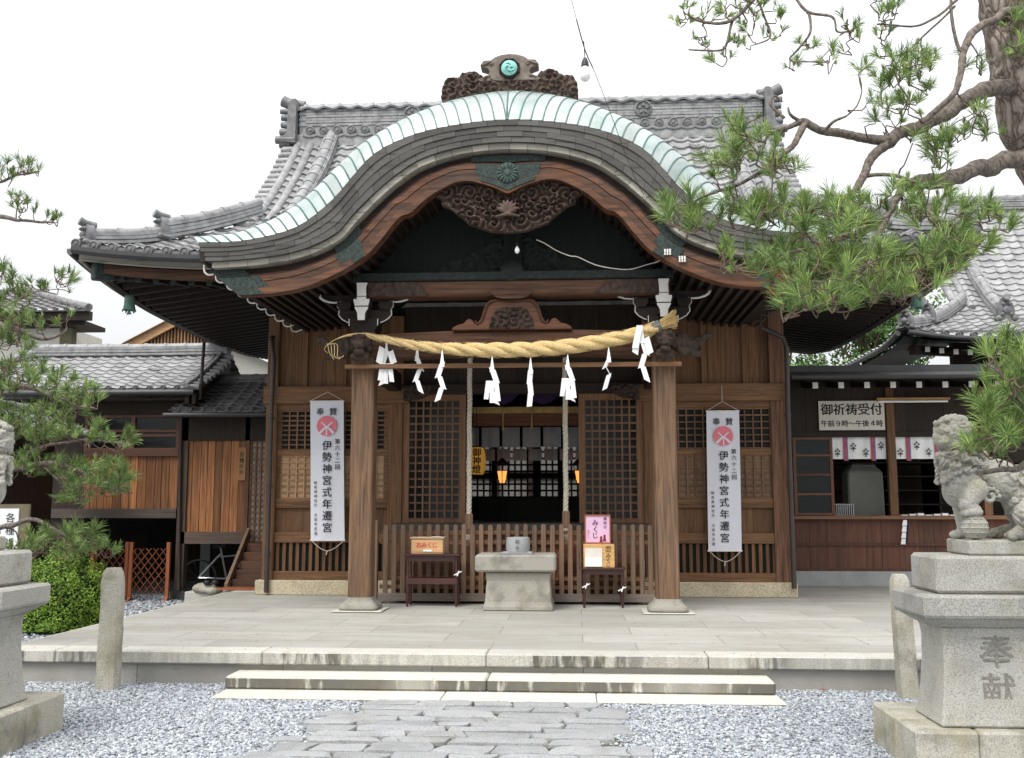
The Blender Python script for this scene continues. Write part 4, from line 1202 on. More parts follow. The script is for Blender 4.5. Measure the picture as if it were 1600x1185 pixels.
# main tie beam, slightly cambered
mb = MB(); rows = []
for i in range(25):
    x = -1.9 + 3.8 * i / 24; c = .055 * (1 - (x / 1.9) ** 2)
    rows.append([(x, 12.58, 3.44 + c), (x, 12.55, 3.48 + c), (x, 12.55, 3.71 + c), (x, 12.6, 3.765 + c), (x, 12.82, 3.765 + c), (x, 12.85, 3.71 + c), (x, 12.85, 3.48 + c), (x, 12.82, 3.44 + c), (x, 12.58, 3.44 + c)])
mb.grid(rows); mb.build('tie_beam', M['beam'], hall, smooth=40)
mb = MB(); mb.box(-2.115, 2.115, 12.44, 12.475, 3.31, 3.368); mb.build('hanging_rail', M['wall_h'], hall, bevel=.004)
for sg in (-1, 1):
    px = sg * 1.907
    mb = MB(); c = .018
    sec = [(-.142 + c, -.142), (.142 - c, -.142), (.142, -.142 + c), (.142, .142 - c), (.142 - c, .142), (-.142 + c, .142), (-.142, .142 - c), (-.142, -.142 + c)]
    mb.prism([(px + a, 12.70 + b) for a, b in sec], .46, 3.80, 'z')
    pil = mb.build('porch_pillar', M['pillar'], hall)
    mb = MB(); mb.lathe([(.165, .155), (.17, .13), (.19, .10), (.225, .075), (.25, .045), (.25, .02), (.225, .0)], (px, 12.70, .31), 32, 'z', sq=.78)
    mb.build('stone_foot', M['offer'], pil, smooth=50)
    mb = MB(); mb.box(px - .31, px + .31, 12.42, 13.0, PZ + .004, .312); mb.build('base_slab', M['granite_l'], pil, bevel=.008)
    # bracket set: bearing block, arms with curled white-edged tips, white painted noses
    mb = MB()
    mb.prism([(px - .13, 3.80), (px + .13, 3.80), (px + .18, 3.88), (px + .18, 3.97), (px - .18, 3.97), (px - .18, 3.88)], 12.54, 12.86)
    mb.prism([(px - .33, 4.04), (px - .26, 3.96), (px - .2, 3.93), (px + .2, 3.93), (px + .26, 3.96), (px + .33, 4.04), (px + .33, 4.1), (px - .33, 4.1)], 12.64, 12.76)
    for dx in (-.27, 0, .27): mb.prism([(px + dx - .06, 4.1), (px + dx + .06, 4.1), (px + dx + .09, 4.15), (px + dx + .09, 4.21), (px + dx - .09, 4.21), (px + dx - .09, 4.15)], 12.60, 12.80)
    mb.box(px - .42, px + .42, 12.64, 12.76, 4.21, 4.30)
    for s2 in (-1, 1): mb.prism([(px + s2 * .42, 4.21), (px + s2 * .5, 4.22), (px + s2 * .58, 4.27), (px + s2 * .62, 4.32), (px + s2 * .42, 4.30)], 12.65, 12.75)
    mb.box(px - .07, px + .07, 12.4, 13.2, 3.97, 4.38)
    br = mb.build('bracket_set', M['dark'], hall)
    mb = MB(); yy = 12.395
    for poly in ([(-.045, 3.93), (.045, 3.93), (.05, 4.02), (.085, 4.085), (.085, 4.1), (-.085, 4.1), (-.085, 4.085), (-.05, 4.02)],
                 [(-.085, 4.115), (.085, 4.115), (.1, 4.17), (.1, 4.2), (.06, 4.2), (.06, 4.23), (-.06, 4.23), (-.06, 4.2), (-.1, 4.2), (-.1, 4.17)],
                 [(-.055, 4.24), (.06, 4.24), (.055, 4.34), (.07, 4.41), (-.065, 4.41), (-.06, 4.34)]):
        mb.prism([(px + a, b) for a, b in poly], yy, 12.42)
    mb.build('white_nose', M['white'], br)
    for s2 in (-1, 1):
        mb = MB()
        e = lambda a: [(px + s2 * x, 12.635, z) for x, z in a]
        mb.tube(e([(.32, 4.215), (.40, 4.205), (.47, 4.212), (.54, 4.235), (.585, 4.265), (.6, 4.3), (.615, 4.335)]), [.008, .012, .014, .016, .018, .02, .014], 6)
        mb.tube(e([(.34, 4.10), (.345, 4.04), (.30, 3.985), (.24, 3.95), (.2, 3.935)]), .009, 6)
        mb.tube(e([(.36, 4.21), (.365, 4.15), (.325, 4.1)]), .007, 6)
        mb.tube([(px + s2 * .185, 12.535, 3.97), (px + s2 * .185, 12.535, 3.88)], .007, 6)
        mb.build('white_edge', M['white'], br, smooth=60)
    # carved beast noses on the pillar head: one facing out to the front, one to the side
    P3 = []
    b = Vector((px, 12.50, 3.60))
    E = lambda c, r, *a: P3.append(('e', b + Vector(c), r, *a)); Lm = lambda p, r0, q, r1: P3.append(('l', b + Vector(p), r0, b + Vector(q), r1))
    E((0, .02, 0), (.12, .12, .15)); E((0, -.13, .05), (.115, .1, .11)); E((0, -.22, .0), (.085, .07, .06)); E((0, -.2, -.09), (.07, .06, .04))
    E((-.055, -.26, .02), (.03, .03, .03)); E((.055, -.26, .02), (.03, .03, .03)); E((-.06, -.21, .1), (.035, .035, .03)); E((.06, -.21, .1), (.035, .035, .03))
    for s2 in (-1, 1):
        E((s2 * .11, -.1, .08), (.03, .06, .06)); E((s2 * .07, -.12, -.14), (.05, .05, .055)); E((s2 * .1, -.06, -.02), (.04, .05, .05)); E((s2 * .05, -.12, .14), (.05, .05, .04))
    E((0, -.1, -.17), (.07, .07, .05))
    o = sg
    E((o * .2, .06, .02), (.13, .1, .12)); E((o * .32, .05, .0), (.1, .085, .1)); E((o * .3, .0, .06), (.04, .04, .04))
    Lm((o * .36, .04, -.02), .07, (o * .44, .03, .03), .05); Lm((o * .44, .03, .03), .05, (o * .52, .03, .1), .036); Lm((o * .52, .03, .1), .036, (o * .58, .03, .105), .04)
    Lm((o * .32, .04, -.08), .06, (o * .42, .03, -.13), .04); E((o * .43, .03, -.12), (.05, .05, .035)); E((o * .24, -.02, -.1), (.07, .06, .06)); E((o * .22, -.02, .1), (.07, .05, .04))
    E((o * .17, -.04, .0), (.05, .05, .08)); Lm((o * .36, -.02, .03), .02, (o * .46, -.03, -.03), .01)
    blobs('beast_head', [tuple([p[0], p[1] - hall.location] + list(p[2:])) if p[0] == 'e' else (p[0], p[1] - hall.location, p[2], p[3] - hall.location, p[4]) for p in P3], .0125, M['nose'], pil, 1, .012, 38)
# cross beams from pillars back to the wall
for sg in (-1, 1):
    mb = MB(); mb.box(sg * 1.9 - .09, sg * 1.9 + .09, 12.84, 14.95, 3.3, 3.55); mb.build('link_beam', M['dark_y'], hall)
    w = [(sg * 1.72, 3.12), (sg * 1.72, 3.34), (sg * 1.3, 3.34), (sg * 1.34, 3.22), (sg * 1.5, 3.14)]
    mb = MB(); relief(mb, w, 14.55, .05, scrolls(rng, w, 5, .07, .1), lam=.07, step=.02, thick=.06); mb.build('corner_carving', M['nose'], hall, smooth=60)

# ================================================================== SHRINE HALL: FRONT WALL
def lattice(m, x0, x1, z0, z1, y, nx, nz, b=.022, d=.03, zs=None):
    for i in range(nx + 1):
        x = x0 + (x1 - x0) * i / nx; m.box(x - b / 2, x + b / 2, y - d, y, z0, z1)
    for k in range(nz + 1):
        z = z0 + (z1 - z0) * k / nz; m.box(x0, x1, y - d * .8, y - .002, z - b / 2, z + b / 2)
def boards(m, x0, x1, z0, z1, y, w, t=.03, rng=rng, gap=.002):
    x = x0
    while x < x1 - .01:
        x2 = min(x1, x + w * rng.uniform(.85, 1.15)); 
        if x1 - x2 < w * .3: x2 = x1
        m.box(x + gap, x2 - gap, y + rng.uniform(0, .008), y + t, z0, z1); x = x2
for sg in (-1, 1):
    A, B = 3.845, 1.79                           # outer and inner end of the bay
    X = lambda a, b: (min(sg * a, sg * b), max(sg * a, sg * b))
    b_ = lambda m, a, b, y0, y1, z0, z1: m.box(*X(a, b), y0, y1, z0, z1)
    mb = MB(); b_(mb, A + .02, A - (.15 if sg < 0 else .2), WY - .05, WY + .16, .505, 4.45); mb.build('corner_post', M['wall_v'] if sg < 0 else wood('streaked_post', (.135, .065, .037), 'z', .7), hall, bevel=.006)
    mb = MB(); b_(mb, 2.0, B, WY - .04, WY + .16, .505, 4.45); mb.build('wall_post', M['wall_v'], hall, bevel=.006)
    mb = MB(); b_(mb, A + .06, B - .1, WY - .085, WY + .0, 3.117, 3.378); mb.build('wall_beam', M['wall_h'], hall, bevel=.006)
    mb = MB(); boards(mb, *X(A - .15, 2.0), 3.38, 4.6, WY + .03, .36)
    for xx in (3.3, 2.7): b_(mb, xx + .04, xx - .04, WY - .01, WY + .03, 3.38, 4.6)
    mb.build('upper_boarding', M['wall_v'], hall)
    # window: dark upper lattice, pale lower lattice
    wf = MB()
    for z0, z1 in ((3.02, 3.12), (2.335, 2.42), (1.64, 1.70), (1.56, 1.645)): b_(wf, A - .15, 2.0, WY - .02, WY + .06, z0, z1)
    for xx in (A - .18, 2.03): b_(wf, xx + .035, xx - .035, WY - .018, WY + .058, 1.70, 3.02)
    for xx in (2.93,): b_(wf, xx + .03, xx - .03, WY - .016, WY + .05, 1.70, 3.02)
    win = wf.build('window', M['wall_h'], hall, bevel=.004)
    mb = MB(); lattice(mb, *X(A - .21, 2.06), 2.43, 3.01, WY + .02, 13, 8 if sg < 0 else 6, .02); mb.build('upper_lattice', M['lattice'], win)
    mb = MB(); b_(mb, A - .2, 2.05, WY + .03, WY + .04, 2.42, 3.02); mb.build('dark_screen', M['black'], win)
    mb = MB(); lattice(mb, *X(A - .21, 2.06), 1.71, 2.33, WY + .02, 13, 7, .022); mb.build('lower_lattice', M['tan'] if sg < 0 else M['lattice'], win)
    mb = MB(); b_(mb, A - .2, 2.05, WY + .022, WY + .04, 1.70, 2.335); mb.build('paper_screen', plain('tan_paper', (.44, .30, .18) if sg < 0 else (.20, .135, .09), .8, .2, 0, .25, 7), win)
    mb = MB(); boards(mb, *X(A - .15, 2.0), 1.19, 1.57, WY + .03, .33); mb.build('dado_panel', M['wall_v'], hall)
    mb = MB(); b_(mb, A - .15, 2.0, WY - .03, WY + .06, 1.048, 1.20); mb.build('dado_rail', M['wall_h'], hall, bevel=.005)
    mb = MB(); n = 17
    for i in range(n):
        xx = A - .2 - (A - 2.25) * i / (n - 1); b_(mb, xx + .024, xx - .024, WY, WY + .05, .62, 1.05)
    mb.build('vent_slats', M['wall_v'], hall)
    mb = MB(); b_(mb, A - .15, 2.0, WY + .05, WY + .07, .6, 1.06); mb.build('vent_back', M['black'], hall)
    mb = MB(); b_(mb, A - .15, B, WY - .035, WY + .1, .505, .63); mb.build('ground_sill', M['wall_h'], hall, bevel=.006)
    mb = MB(); b_(mb, A + .09, 1.2, WY - .13, WY + .3, PZ, .504); mb.build('stone_base', M['sand'], hall, bevel=.012)
    # side walls
    mb = MB(); b_(mb, A, A - .08, WY + .16, 19.1, .5, 4.8); mb.build('side_wall', M['wall_y'], hall)
    # sliding lattice door with glass
    x0, x1 = X(1.79, .84)
    fr = MB()
    fr.box(x0, x0 + .09, WY + .0, WY + .05, 1.34, 3.25); fr.box(x1 - .09, x1, WY, WY + .05, 1.34, 3.25); fr.box(x0 + .09, x1 - .09, WY + .002, WY + .048, 3.16, 3.25); fr.box(x0 + .09, x1 - .09, WY + .002, WY + .048, 1.34, 1.40)
    dr = fr.build('lattice_door', M['lattice'], hall, bevel=.004)
    mb = MB(); lattice(mb, x0 + .09, x1 - .09, 1.4, 3.16, WY + .03, 7, 15, .024, .028); mb.build('door_lattice', M['lattice'], dr)
    mb = MB(); mb.box(x0 + .09, x1 - .09, WY + .034, WY + .04, 1.4, 3.16); mb.build('door_glass', M['glass'], dr)
# lintel, threshold, steps
mb = MB(); mb.box(-2.0, 2.0, WY - .05, WY + .1, 3.25, 3.40); mb.build('lintel', M['dark'], hall, bevel=.006)
mb = MB(); mb.box(-1.85, 1.85, WY - .5, WY + .2, 1.24, 1.34); mb.build('threshold', wood('grey_sill', (.06, .052, .045), 'x', .3), hall, bevel=.01)
mb = MB(); boards(mb, -1.79, 1.79, 3.40, 4.6, WY + .05, .4); mb.build('transom_boarding', M['dark_v'], hall)
mb = MB()
for k in range(5): mb.box(-1.7, 1.7, WY - .5 - .13 * k - .13, WY - .5 - .13 * k, .31, 1.24 - .18 * (k + .3))
mb.build('wooden_stairs', wood('worn_stair', (.13, .055, .03), 'x', .4), hall, bevel=.008)

# ------------------------------------------------------------------ interior
IN = MB()
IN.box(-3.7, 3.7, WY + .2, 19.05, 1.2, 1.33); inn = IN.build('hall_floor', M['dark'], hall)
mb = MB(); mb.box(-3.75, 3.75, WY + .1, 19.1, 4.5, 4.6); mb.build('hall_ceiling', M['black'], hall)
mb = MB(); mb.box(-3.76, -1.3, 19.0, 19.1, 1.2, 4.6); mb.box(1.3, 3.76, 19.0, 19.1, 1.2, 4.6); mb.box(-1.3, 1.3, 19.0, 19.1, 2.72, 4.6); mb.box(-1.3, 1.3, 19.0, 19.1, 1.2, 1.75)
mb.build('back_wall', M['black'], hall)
mb = MB(); lattice(mb, -1.3, 1.3, 1.75, 2.72, 19.03, 22, 8, .035, .03)
for xx in (-.75, .05, .5): mb.box(xx - .05, xx + .05, 18.98, 19.05, 1.75, 2.72)
mb.box(-1.3, 1.3, 18.98, 19.05, 2.12, 2.2); mb.build('back_lattice', M['black'], hall)
mb = MB(); mb.box(-.84, .84, 16.0, 16.12, 2.86, 3.16); mb.build('inner_beam', wood('red_inner_beam', (.22, .085, .045), 'x', .3), hall)
mb = MB(); mb.box(-.84, .84, 15.98, 16.0, 3.06, 3.16)
for xx in (-.36, .1, .62): mb.tube([(xx, 15.97, 3.14), (xx, 15.96, 2.9), (xx, 15.97, 2.78)], [.014, .016, .024], 6)
mb.build('gilt_tassel', plain('old_gilt', (.55, .36, .12), .5, .5, .2, .3), hall, smooth=60)
for row, (z0, z1, yy, w) in enumerate(((2.55, 2.88, 16.6, .34), (2.36, 2.56, 17.3, .27))):
    mb = MB(); x = -1.1
    while x < 1.15:
        mb.grid([[(x + w * .86 * i / 6, yy + .02 * math.sin(i * 1.3 + x * 9), z) for i in range(7)] for z in (z0, z1)]); x += w
    mb.build('inner_curtain', M['dim_cloth'], hall)
mb = MB(); mb.box(-.9, .9, 17.6, 18.2, 1.33, 1.72); mb.build('offering_shelf', M['black'], hall)
for sx in (-1, 1):
    mb = MB()
    pts = [(sx * .15, 15.2, 3.38), (sx * .3, 15.2, 3.26), (sx * .5, 15.22, 3.32)]
    mb.grid([[(sx * (.06 + .5 * t), 15.2 + .02 * math.sin(t * 9), 3.40) for t in (0, .25, .5, .75, 1)], [(sx * (.04 + .5 * t), 15.2 + .02 * math.sin(t * 9), 3.3 - .16 * math.sin(t * 3.14) - .05 * t) for t in (0, .25, .5, .75, 1)]])
    mb.build('door_drape', M['purple'], hall)
# ================================================================== THINGS ROUND THE PORCH
rng = random.Random(31)
# ---- picket fence between the pillars
FY = 13.65
fence = thing('picket_fence', 'weathered wooden picket fence with rounded tops closing the porch', 'fence', (0, FY, PZ))
def picket(x, z0, z1, w=.062, t=.03, name='picket', mat=None):
    m = MB(); n = 7
    poly = [(x - w / 2, z0), (x + w / 2, z0)] + [(x + w / 2 * math.cos(a), z1 - w / 2 + w / 2 * math.sin(a)) for a in [math.pi * i / n for i in range(n + 1)]]
    m.prism(poly, FY - t, FY)
    return m.build(name, mat or M['picket'], fence)
x = -1.78; k = 0
M['picket_new'] = wood('orange_grey_picket', (0.22, 0.13, 0.078), 'z', 0.4, 0.75, 34, 0.4)
while x < 1.84:
    picket(x, .37 if k % 3 else .40, 1.345 + rng.uniform(-.008, .008), mat=M['picket_new'] if k in (9, 11, 12, 18, 19, 20, 21) else None); x += .1185 + rng.uniform(-.004, .004); k += 1
for z, h in ((1.235, .055), (1.105, .055), (.625, .05), (.51, .05)):
    m = MB(); m.box(-1.86, 1.86, FY + .002, FY + .04, z - h / 2, z + h / 2); m.build('rail', M['wall_h'], fence)
m = MB(); m.box(-1.88, 1.88, FY - .045, FY + .01, .325, .43); m.build('bottom_board', wood('grey_bottom_board', (.16, .125, .10), 'x', .35, .75, 30, .6), fence, bevel=.004)
for sg in (-1, 1):
    m = MB(); m.box(sg * 1.93 - .045, sg * 1.93 + .045, FY - .06, FY + .04, PZ + .003, 1.40); m.build('post', M['picket'], fence, bevel=.006)
m = MB(); m.box(-.52, .62, FY + .06, FY + .12, .55, 1.25); m.build('back_board', wood('red_brown_panel', (.20, .085, .045), 'x', .4), fence)

# ---- stone offertory stand and bowl
off = thing('offertory_stand', 'massive grey stone offertory stand with broad slab top before the fence', 'stone stand', (.06, 13.05, PZ))
m = MB()
def taper(m, x0, x1, y0, y1, z0, z1, ins):
    n = len(ins)
    rows = [[(x0 + i_, y0 + i_, z), (x1 - i_, y0 + i_, z), (x1 - i_, y1 - i_, z), (x0 + i_, y1 - i_, z)] for z, i_ in ins]
    V = [p for r in rows for p in r]; Fs = []
    for k in range(n - 1):
        for j in range(4): Fs.append((k * 4 + j, k * 4 + (j + 1) % 4, (k + 1) * 4 + (j + 1) % 4, (k + 1) * 4 + j))
    Fs += [(3, 2, 1, 0), tuple(range((n - 1) * 4, n * 4))]
    m.add(V, Fs)
taper(m, -.375, .50, 12.74, 13.36, .29, .76, [(.294, 0), (.34, .0), (.4, .022), (.66, .042), (.70, .035), (.762, .03)])
m.build('base', M['offer'], off, bevel=.01)
m = MB(); m.box(-.475, .535, 12.70, 13.40, .77, .985); m.build('slab', M['offer'], off, bevel=.025)
m = MB(); m.box(-.36, .50, 12.76, 12.77, .755, .772); 
tr = thing('offering_tray', 'flat bright metal tray lying on the stone offertory slab', 'tray', (.03, 12.85, .985))
m = MB(); m.box(-.16, .24, 12.73, 13.02, .987, 1.0); m.build('plate', M['steel'], tr, bevel=.004)
m = MB()
for a, b, c, d in ((-.16, .24, 12.725, 12.74), (-.16, .24, 13.01, 13.025)): m.box(a, b, c, d, 1.0, 1.012)
m.box(-.165, -.15, 12.74, 13.01, 1.0, 1.012); m.box(.23, .245, 12.74, 13.01, 1.0, 1.012)
m.build('rim', M['steel'], tr)
bowl = thing('stone_bowl', 'round grey stone bowl with inked characters on the offertory slab', 'bowl', (.045, 13.08, .985))
m = MB(); m.lathe([(.105, .0), (.145, .02), (.153, .07), (.152, .15), (.145, .2), (.125, .205), (.115, .18), (.10, .12), (.001, .1)], (.045, 13.08, .987), 36); m.build('bowl_body', M['concrete'], bowl, smooth=40)
m = MB(); letters(m, [('献', 0, .05, .062), ('水', 0, -.03, .062)], (.045, 12.925, 1.09), (1, 0, 0), (0, 0, 1), (0, -1, 0)); m.build('characters', plain('grey_ink', (.09, .09, .09), .8, .2), bowl)

# ---- side tables with fortune boxes
def side_table(name, label, x0, x1, zt, y0, y1, shelf):
    t = thing(name, label, 'table', ((x0 + x1) / 2, (y0 + y1) / 2, PZ))
    m = MB(); m.box(x0, x1, y0, y1, zt - .022, zt); m.build('table_top', M['mahog'], t, bevel=.006)
    m = MB(); m.box(x0 + .05, x1 - .05, y0 + .035, y0 + .055, zt - .085, zt - .022); m.box(x0 + .05, x1 - .05, y1 - .055, y1 - .035, zt - .085, zt - .022)
    m.box(x0 + .035, x0 + .055, y0 + .05, y1 - .05, zt - .085, zt - .022); m.box(x1 - .055, x1 - .035, y0 + .05, y1 - .05, zt - .085, zt - .022)
    m.build('apron', M['mahog'], t)
    zs = .64
    for xx in (x0 + .05, x1 - .05):
        for yy in (y0 + .05, y1 - .05):
            m = MB(); h = zt - .022 - PZ
            if shelf: m.lathe([(.012, 0), (.02, .05), (.021, zs - PZ - .14), (.024, zs - PZ - .13), (.024, zs - PZ + .02), (.014, zs - PZ + .04), (.02, zs - PZ + .1), (.011, zs - PZ + .14), (.018, h - .12), (.013, h - .09), (.022, h - .06), (.022, h)], (xx, yy, PZ + .003), 10)
            else: m.lathe([(.013, 0), (.02, .06), (.022, h - .1), (.024, h)], (xx, yy, PZ + .003), 8, sq=.9)
            m.build('leg', M['mahog'], t, smooth=50)
    if shelf:
        m = MB(); m.box(x0 + .03, x1 - .03, y0 + .03, y1 - .03, zs - .01, zs + .012)
        for a, b, c, d in ((x0 + .03, x1 - .03, y0 + .022, y0 + .04), (x0 + .03, x1 - .03, y1 - .04, y1 - .022), (x0 + .022, x0 + .04, y0 + .04, y1 - .04), (x1 - .04, x1 - .022, y0 + .04, y1 - .04)): m.box(a, b, c, d, zs - .06, zs + .014)
        m.build('lower_shelf', M['mahog'], t, bevel=.004)
    return t
T1 = side_table('side_table', 'dark red two tier table carrying the box with red hiragana', -1.455, -.715, .965, 13.15, 13.5, True)
T2 = side_table('side_table', 'plain dark four legged table without a lower shelf', .84, 1.43, .798, 13.15, 13.5, False)
for tx, ty_, tz, lab in ((-.74, 13.16, .72, 'white paper knot tied to the two tier table leg'), (.915, 13.18, .57, 'white paper knot on plain table leg next to the stone stand'), (1.375, 13.18, .53, 'white paper knot on plain table leg away from the stone stand')):
    m = MB(); m.bar((tx - .05, ty_ - .01, tz - .02), (tx + .05, ty_ - .015, tz + .03), .02, .012); m.bar((tx - .01, ty_ - .02, tz - .03), (tx + .015, ty_ - .02, tz + .035), .025, .014)
    tag(m.build('paper_knot', M['paper']), lab, 'paper knot', 'paper fortunes tied to the tables')
b1 = thing('fortune_box', 'pale wooden box with red hiragana on the two tier table', 'box', (-1.15, 13.3, .967))
m = MB(); m.box(-1.36, -.945, 13.2, 13.42, .967, 1.165); m.build('box_body', M['newwood'], b1, bevel=.005)
m = MB(); m.box(-1.375, -.93, 13.185, 13.435, 1.165, 1.185); m.build('lid', wood('pale_lid', (.42, .30, .19), 'x', .2), b1, bevel=.003)
m = MB(); letters(m, [(c, -.105 + i * .07, .0, .078) for i, c in enumerate('おみくじ')], (-1.155, 13.2, 1.085), (1, 0, 0), (0, 0, 1), (0, -1, 0), .012); m.build('lettering', M['redp'], b1)
m = MB(); m.box(-1.2, -1.09, 13.194, 13.198, 1.0, 1.022); m.build('coin_slot_plate', M['paper'], b1)
m = MB(); m.box(-1.09, -.97, 13.18, 13.3, 1.1865, 1.19); m.build('paper_slip', M['paper'], b1)
b2 = thing('fortune_box', 'wooden love fortune box with a white paper front on the plain table', 'box', (1.09, 13.32, .80))
m = MB(); m.box(.885, 1.285, 13.2, 13.44, .80, 1.095); m.build('box_body', wood('honey_box', (.50, .30, .12), 'x', .2, .5, 20, 0), b2, bevel=.005)
m = MB(); m.box(.905, 1.125, 13.188, 13.198, .815, 1.05); m.build('front_paper', plain('faded_paper', (.68, .65, .58), .8, .2, 0, .08, 12), b2)
m = MB(); m.grid([[(.905 + .22 * i / 12, 13.183 - .006 * (i % 2), z) for i in range(13)] for z in (.815, .93 )]); m.build('paper_slips', M['paper'], b2)
m = MB(); letters(m, [('恋', 0, .085, .085), ('み', 0, 0, .07), ('く', 0, -.06, .07), ('じ', 0, -.115, .065)], (1.205, 13.198, .955), (1, 0, 0), (0, 0, 1), (0, -1, 0)); m.build('lettering', M['ink'], b2)
s2 = thing('notice_board', 'pink framed notice standing on the love fortune box', 'notice', (1.08, 13.46, 1.10))
m = MB(); m.box(.915, 1.235, 13.452, 13.466, 1.10, 1.47); m.build('sheet', M['pink_sheet'], s2)
m = MB()
for a, b, c, d in ((.905, 1.245, 1.097, 1.115), (.905, 1.245, 1.457, 1.475), (.905, .92, 1.115, 1.457), (1.23, 1.245, 1.115, 1.457)): m.box(a, b, 13.44, 13.47, c, d)
m.build('notice_frame', plain('red_brown_frame', (.36, .12, .08), .5, .4), s2)
m = MB(); letters(m, [('み', -.03, .085, .085), ('く', -.03, 0, .085), ('じ', -.03, -.08, .085)] + [(c, .1, .14 - i * .055, .045) for i, c in enumerate('縁結び')] + [(c, -.12, -.02 - i * .03, .024) for i, c in enumerate('恋みくじ')], (1.075, 13.45, 1.285), (1, 0, 0), (0, 0, 1), (0, -1, 0), .01)
m.build('lettering', plain('violet_ink', (.10, .02, .10), .7, .2), s2)
m = MB()                                         # two small dressed figures printed on the sheet
for cx, cz in ((1.12, 1.155), (1.165, 1.175)):
    m.prism([(cx - .022, cz - .045), (cx + .022, cz - .045), (cx + .012, cz + .01), (cx - .012, cz + .01)], 13.445, 13.45); m.lathe([(.016, 0), (.016, -.003), (.001, -.004)], (cx, 13.449, cz + .024), 12, 'y')
m.build('printed_figures', plain('dark_red_print', (.22, .03, .05), .7, .2), s2)

# ---- sacred straw rope and paper streamers
rope = thing('sacred_straw_rope', 'thick twisted golden straw rope sagging across the porch front', 'straw rope', (.1, 12.36, 3.5))
path = spline([at(x, y, 12.36) for x, y in ((573, 524), (610, 532), (652, 540), (700, 545), (750, 547), (800, 547), (850, 545), (900, 540), (950, 532), (1000, 521), (1026, 512))], 150)
m = MB(); twist(m, path, lambda t: .030 + .064 * min(1, t / .42) - .012 * max(0, t - .75) / .25, 3, .86, 10)
m.build('strands', M['straw'], rope, smooth=60)
m = MB()                                             # loose straws standing off the rope
for k in range(900):
    i = rng.randrange(2, len(path) - 3); t = (path[i + 1] - path[i]).normalized(); a = rng.uniform(0, 6.28); u = i / len(path)
    rr = .030 + .064 * min(1, u / .42) - .012 * max(0, u - .75) / .25
    n_ = Vector((0, math.cos(a), math.sin(a))); p_ = path[i] + n_ * rr * rng.uniform(.85, 1.0); L = rng.uniform(.03, .09)
    q_ = p_ + t * L * rng.choice((-1, 1)) + n_ * rng.uniform(.0, .018) + Vector((0, 0, rng.uniform(-.012, .008)))
    m.tube([p_, p_.lerp(q_, .5) + n_ * .004, q_], [.0016, .0014, .0008], 3, False)
m.build('loose_straw', plain('loose_straw', (.70, .55, .30), .85, .15, 0, .3, 60), rope)['kind'] = 'stuff'
m = MB(); p = [path[-1], path[-1] + Vector((.045, 0, .02))]; m.tube([p[0] - (p[1] - p[0]), p[1]], .082, 14); m.build('binding', plain('grey_binding', (.14, .15, .15), .8, .2), rope, smooth=50)
m = MB(); e = p[1]; d = Vector((.20, 0, .09))
for k in range(170):
    a, r0 = rng.uniform(0, 6.28), math.sqrt(rng.random()); f = rng.uniform(.8, 1.05)
    o = Vector((-.04 * math.sin(a), math.cos(a), math.sin(a)))
    m.tube([e + o * r0 * .07, e + d * f * .5 + o * r0 * .085, e + d * f + o * r0 * .125], [.007, .006, .004], 4)
m.build('frayed_end', plain('straw_brush', (.60, .43, .19), .8, .2, 0, .35, 50), rope)
m = MB(); tail = spline([path[0] + Vector((.03, 0, 0)), at(545, 524, 12.3), at(520, 533, 12.2), at(507, 545, 12.25), at(512, 552, 12.25)], 16); m.tube(tail, [.026 * max(0, 1 - i / 7) + .007 - .0003 * i for i in range(17)], 7)
for k in range(4): m.tube(spline([tail[10], at(512 + k * 5, 538, 12.2), at(515 + k * 4, 552 + 3 * k, 12.2), at(522 + k * 5, 562 - 2 * k, 12.25)], 8), .004, 4)
m.build('loose_tail', M['straw'], rope, smooth=60)

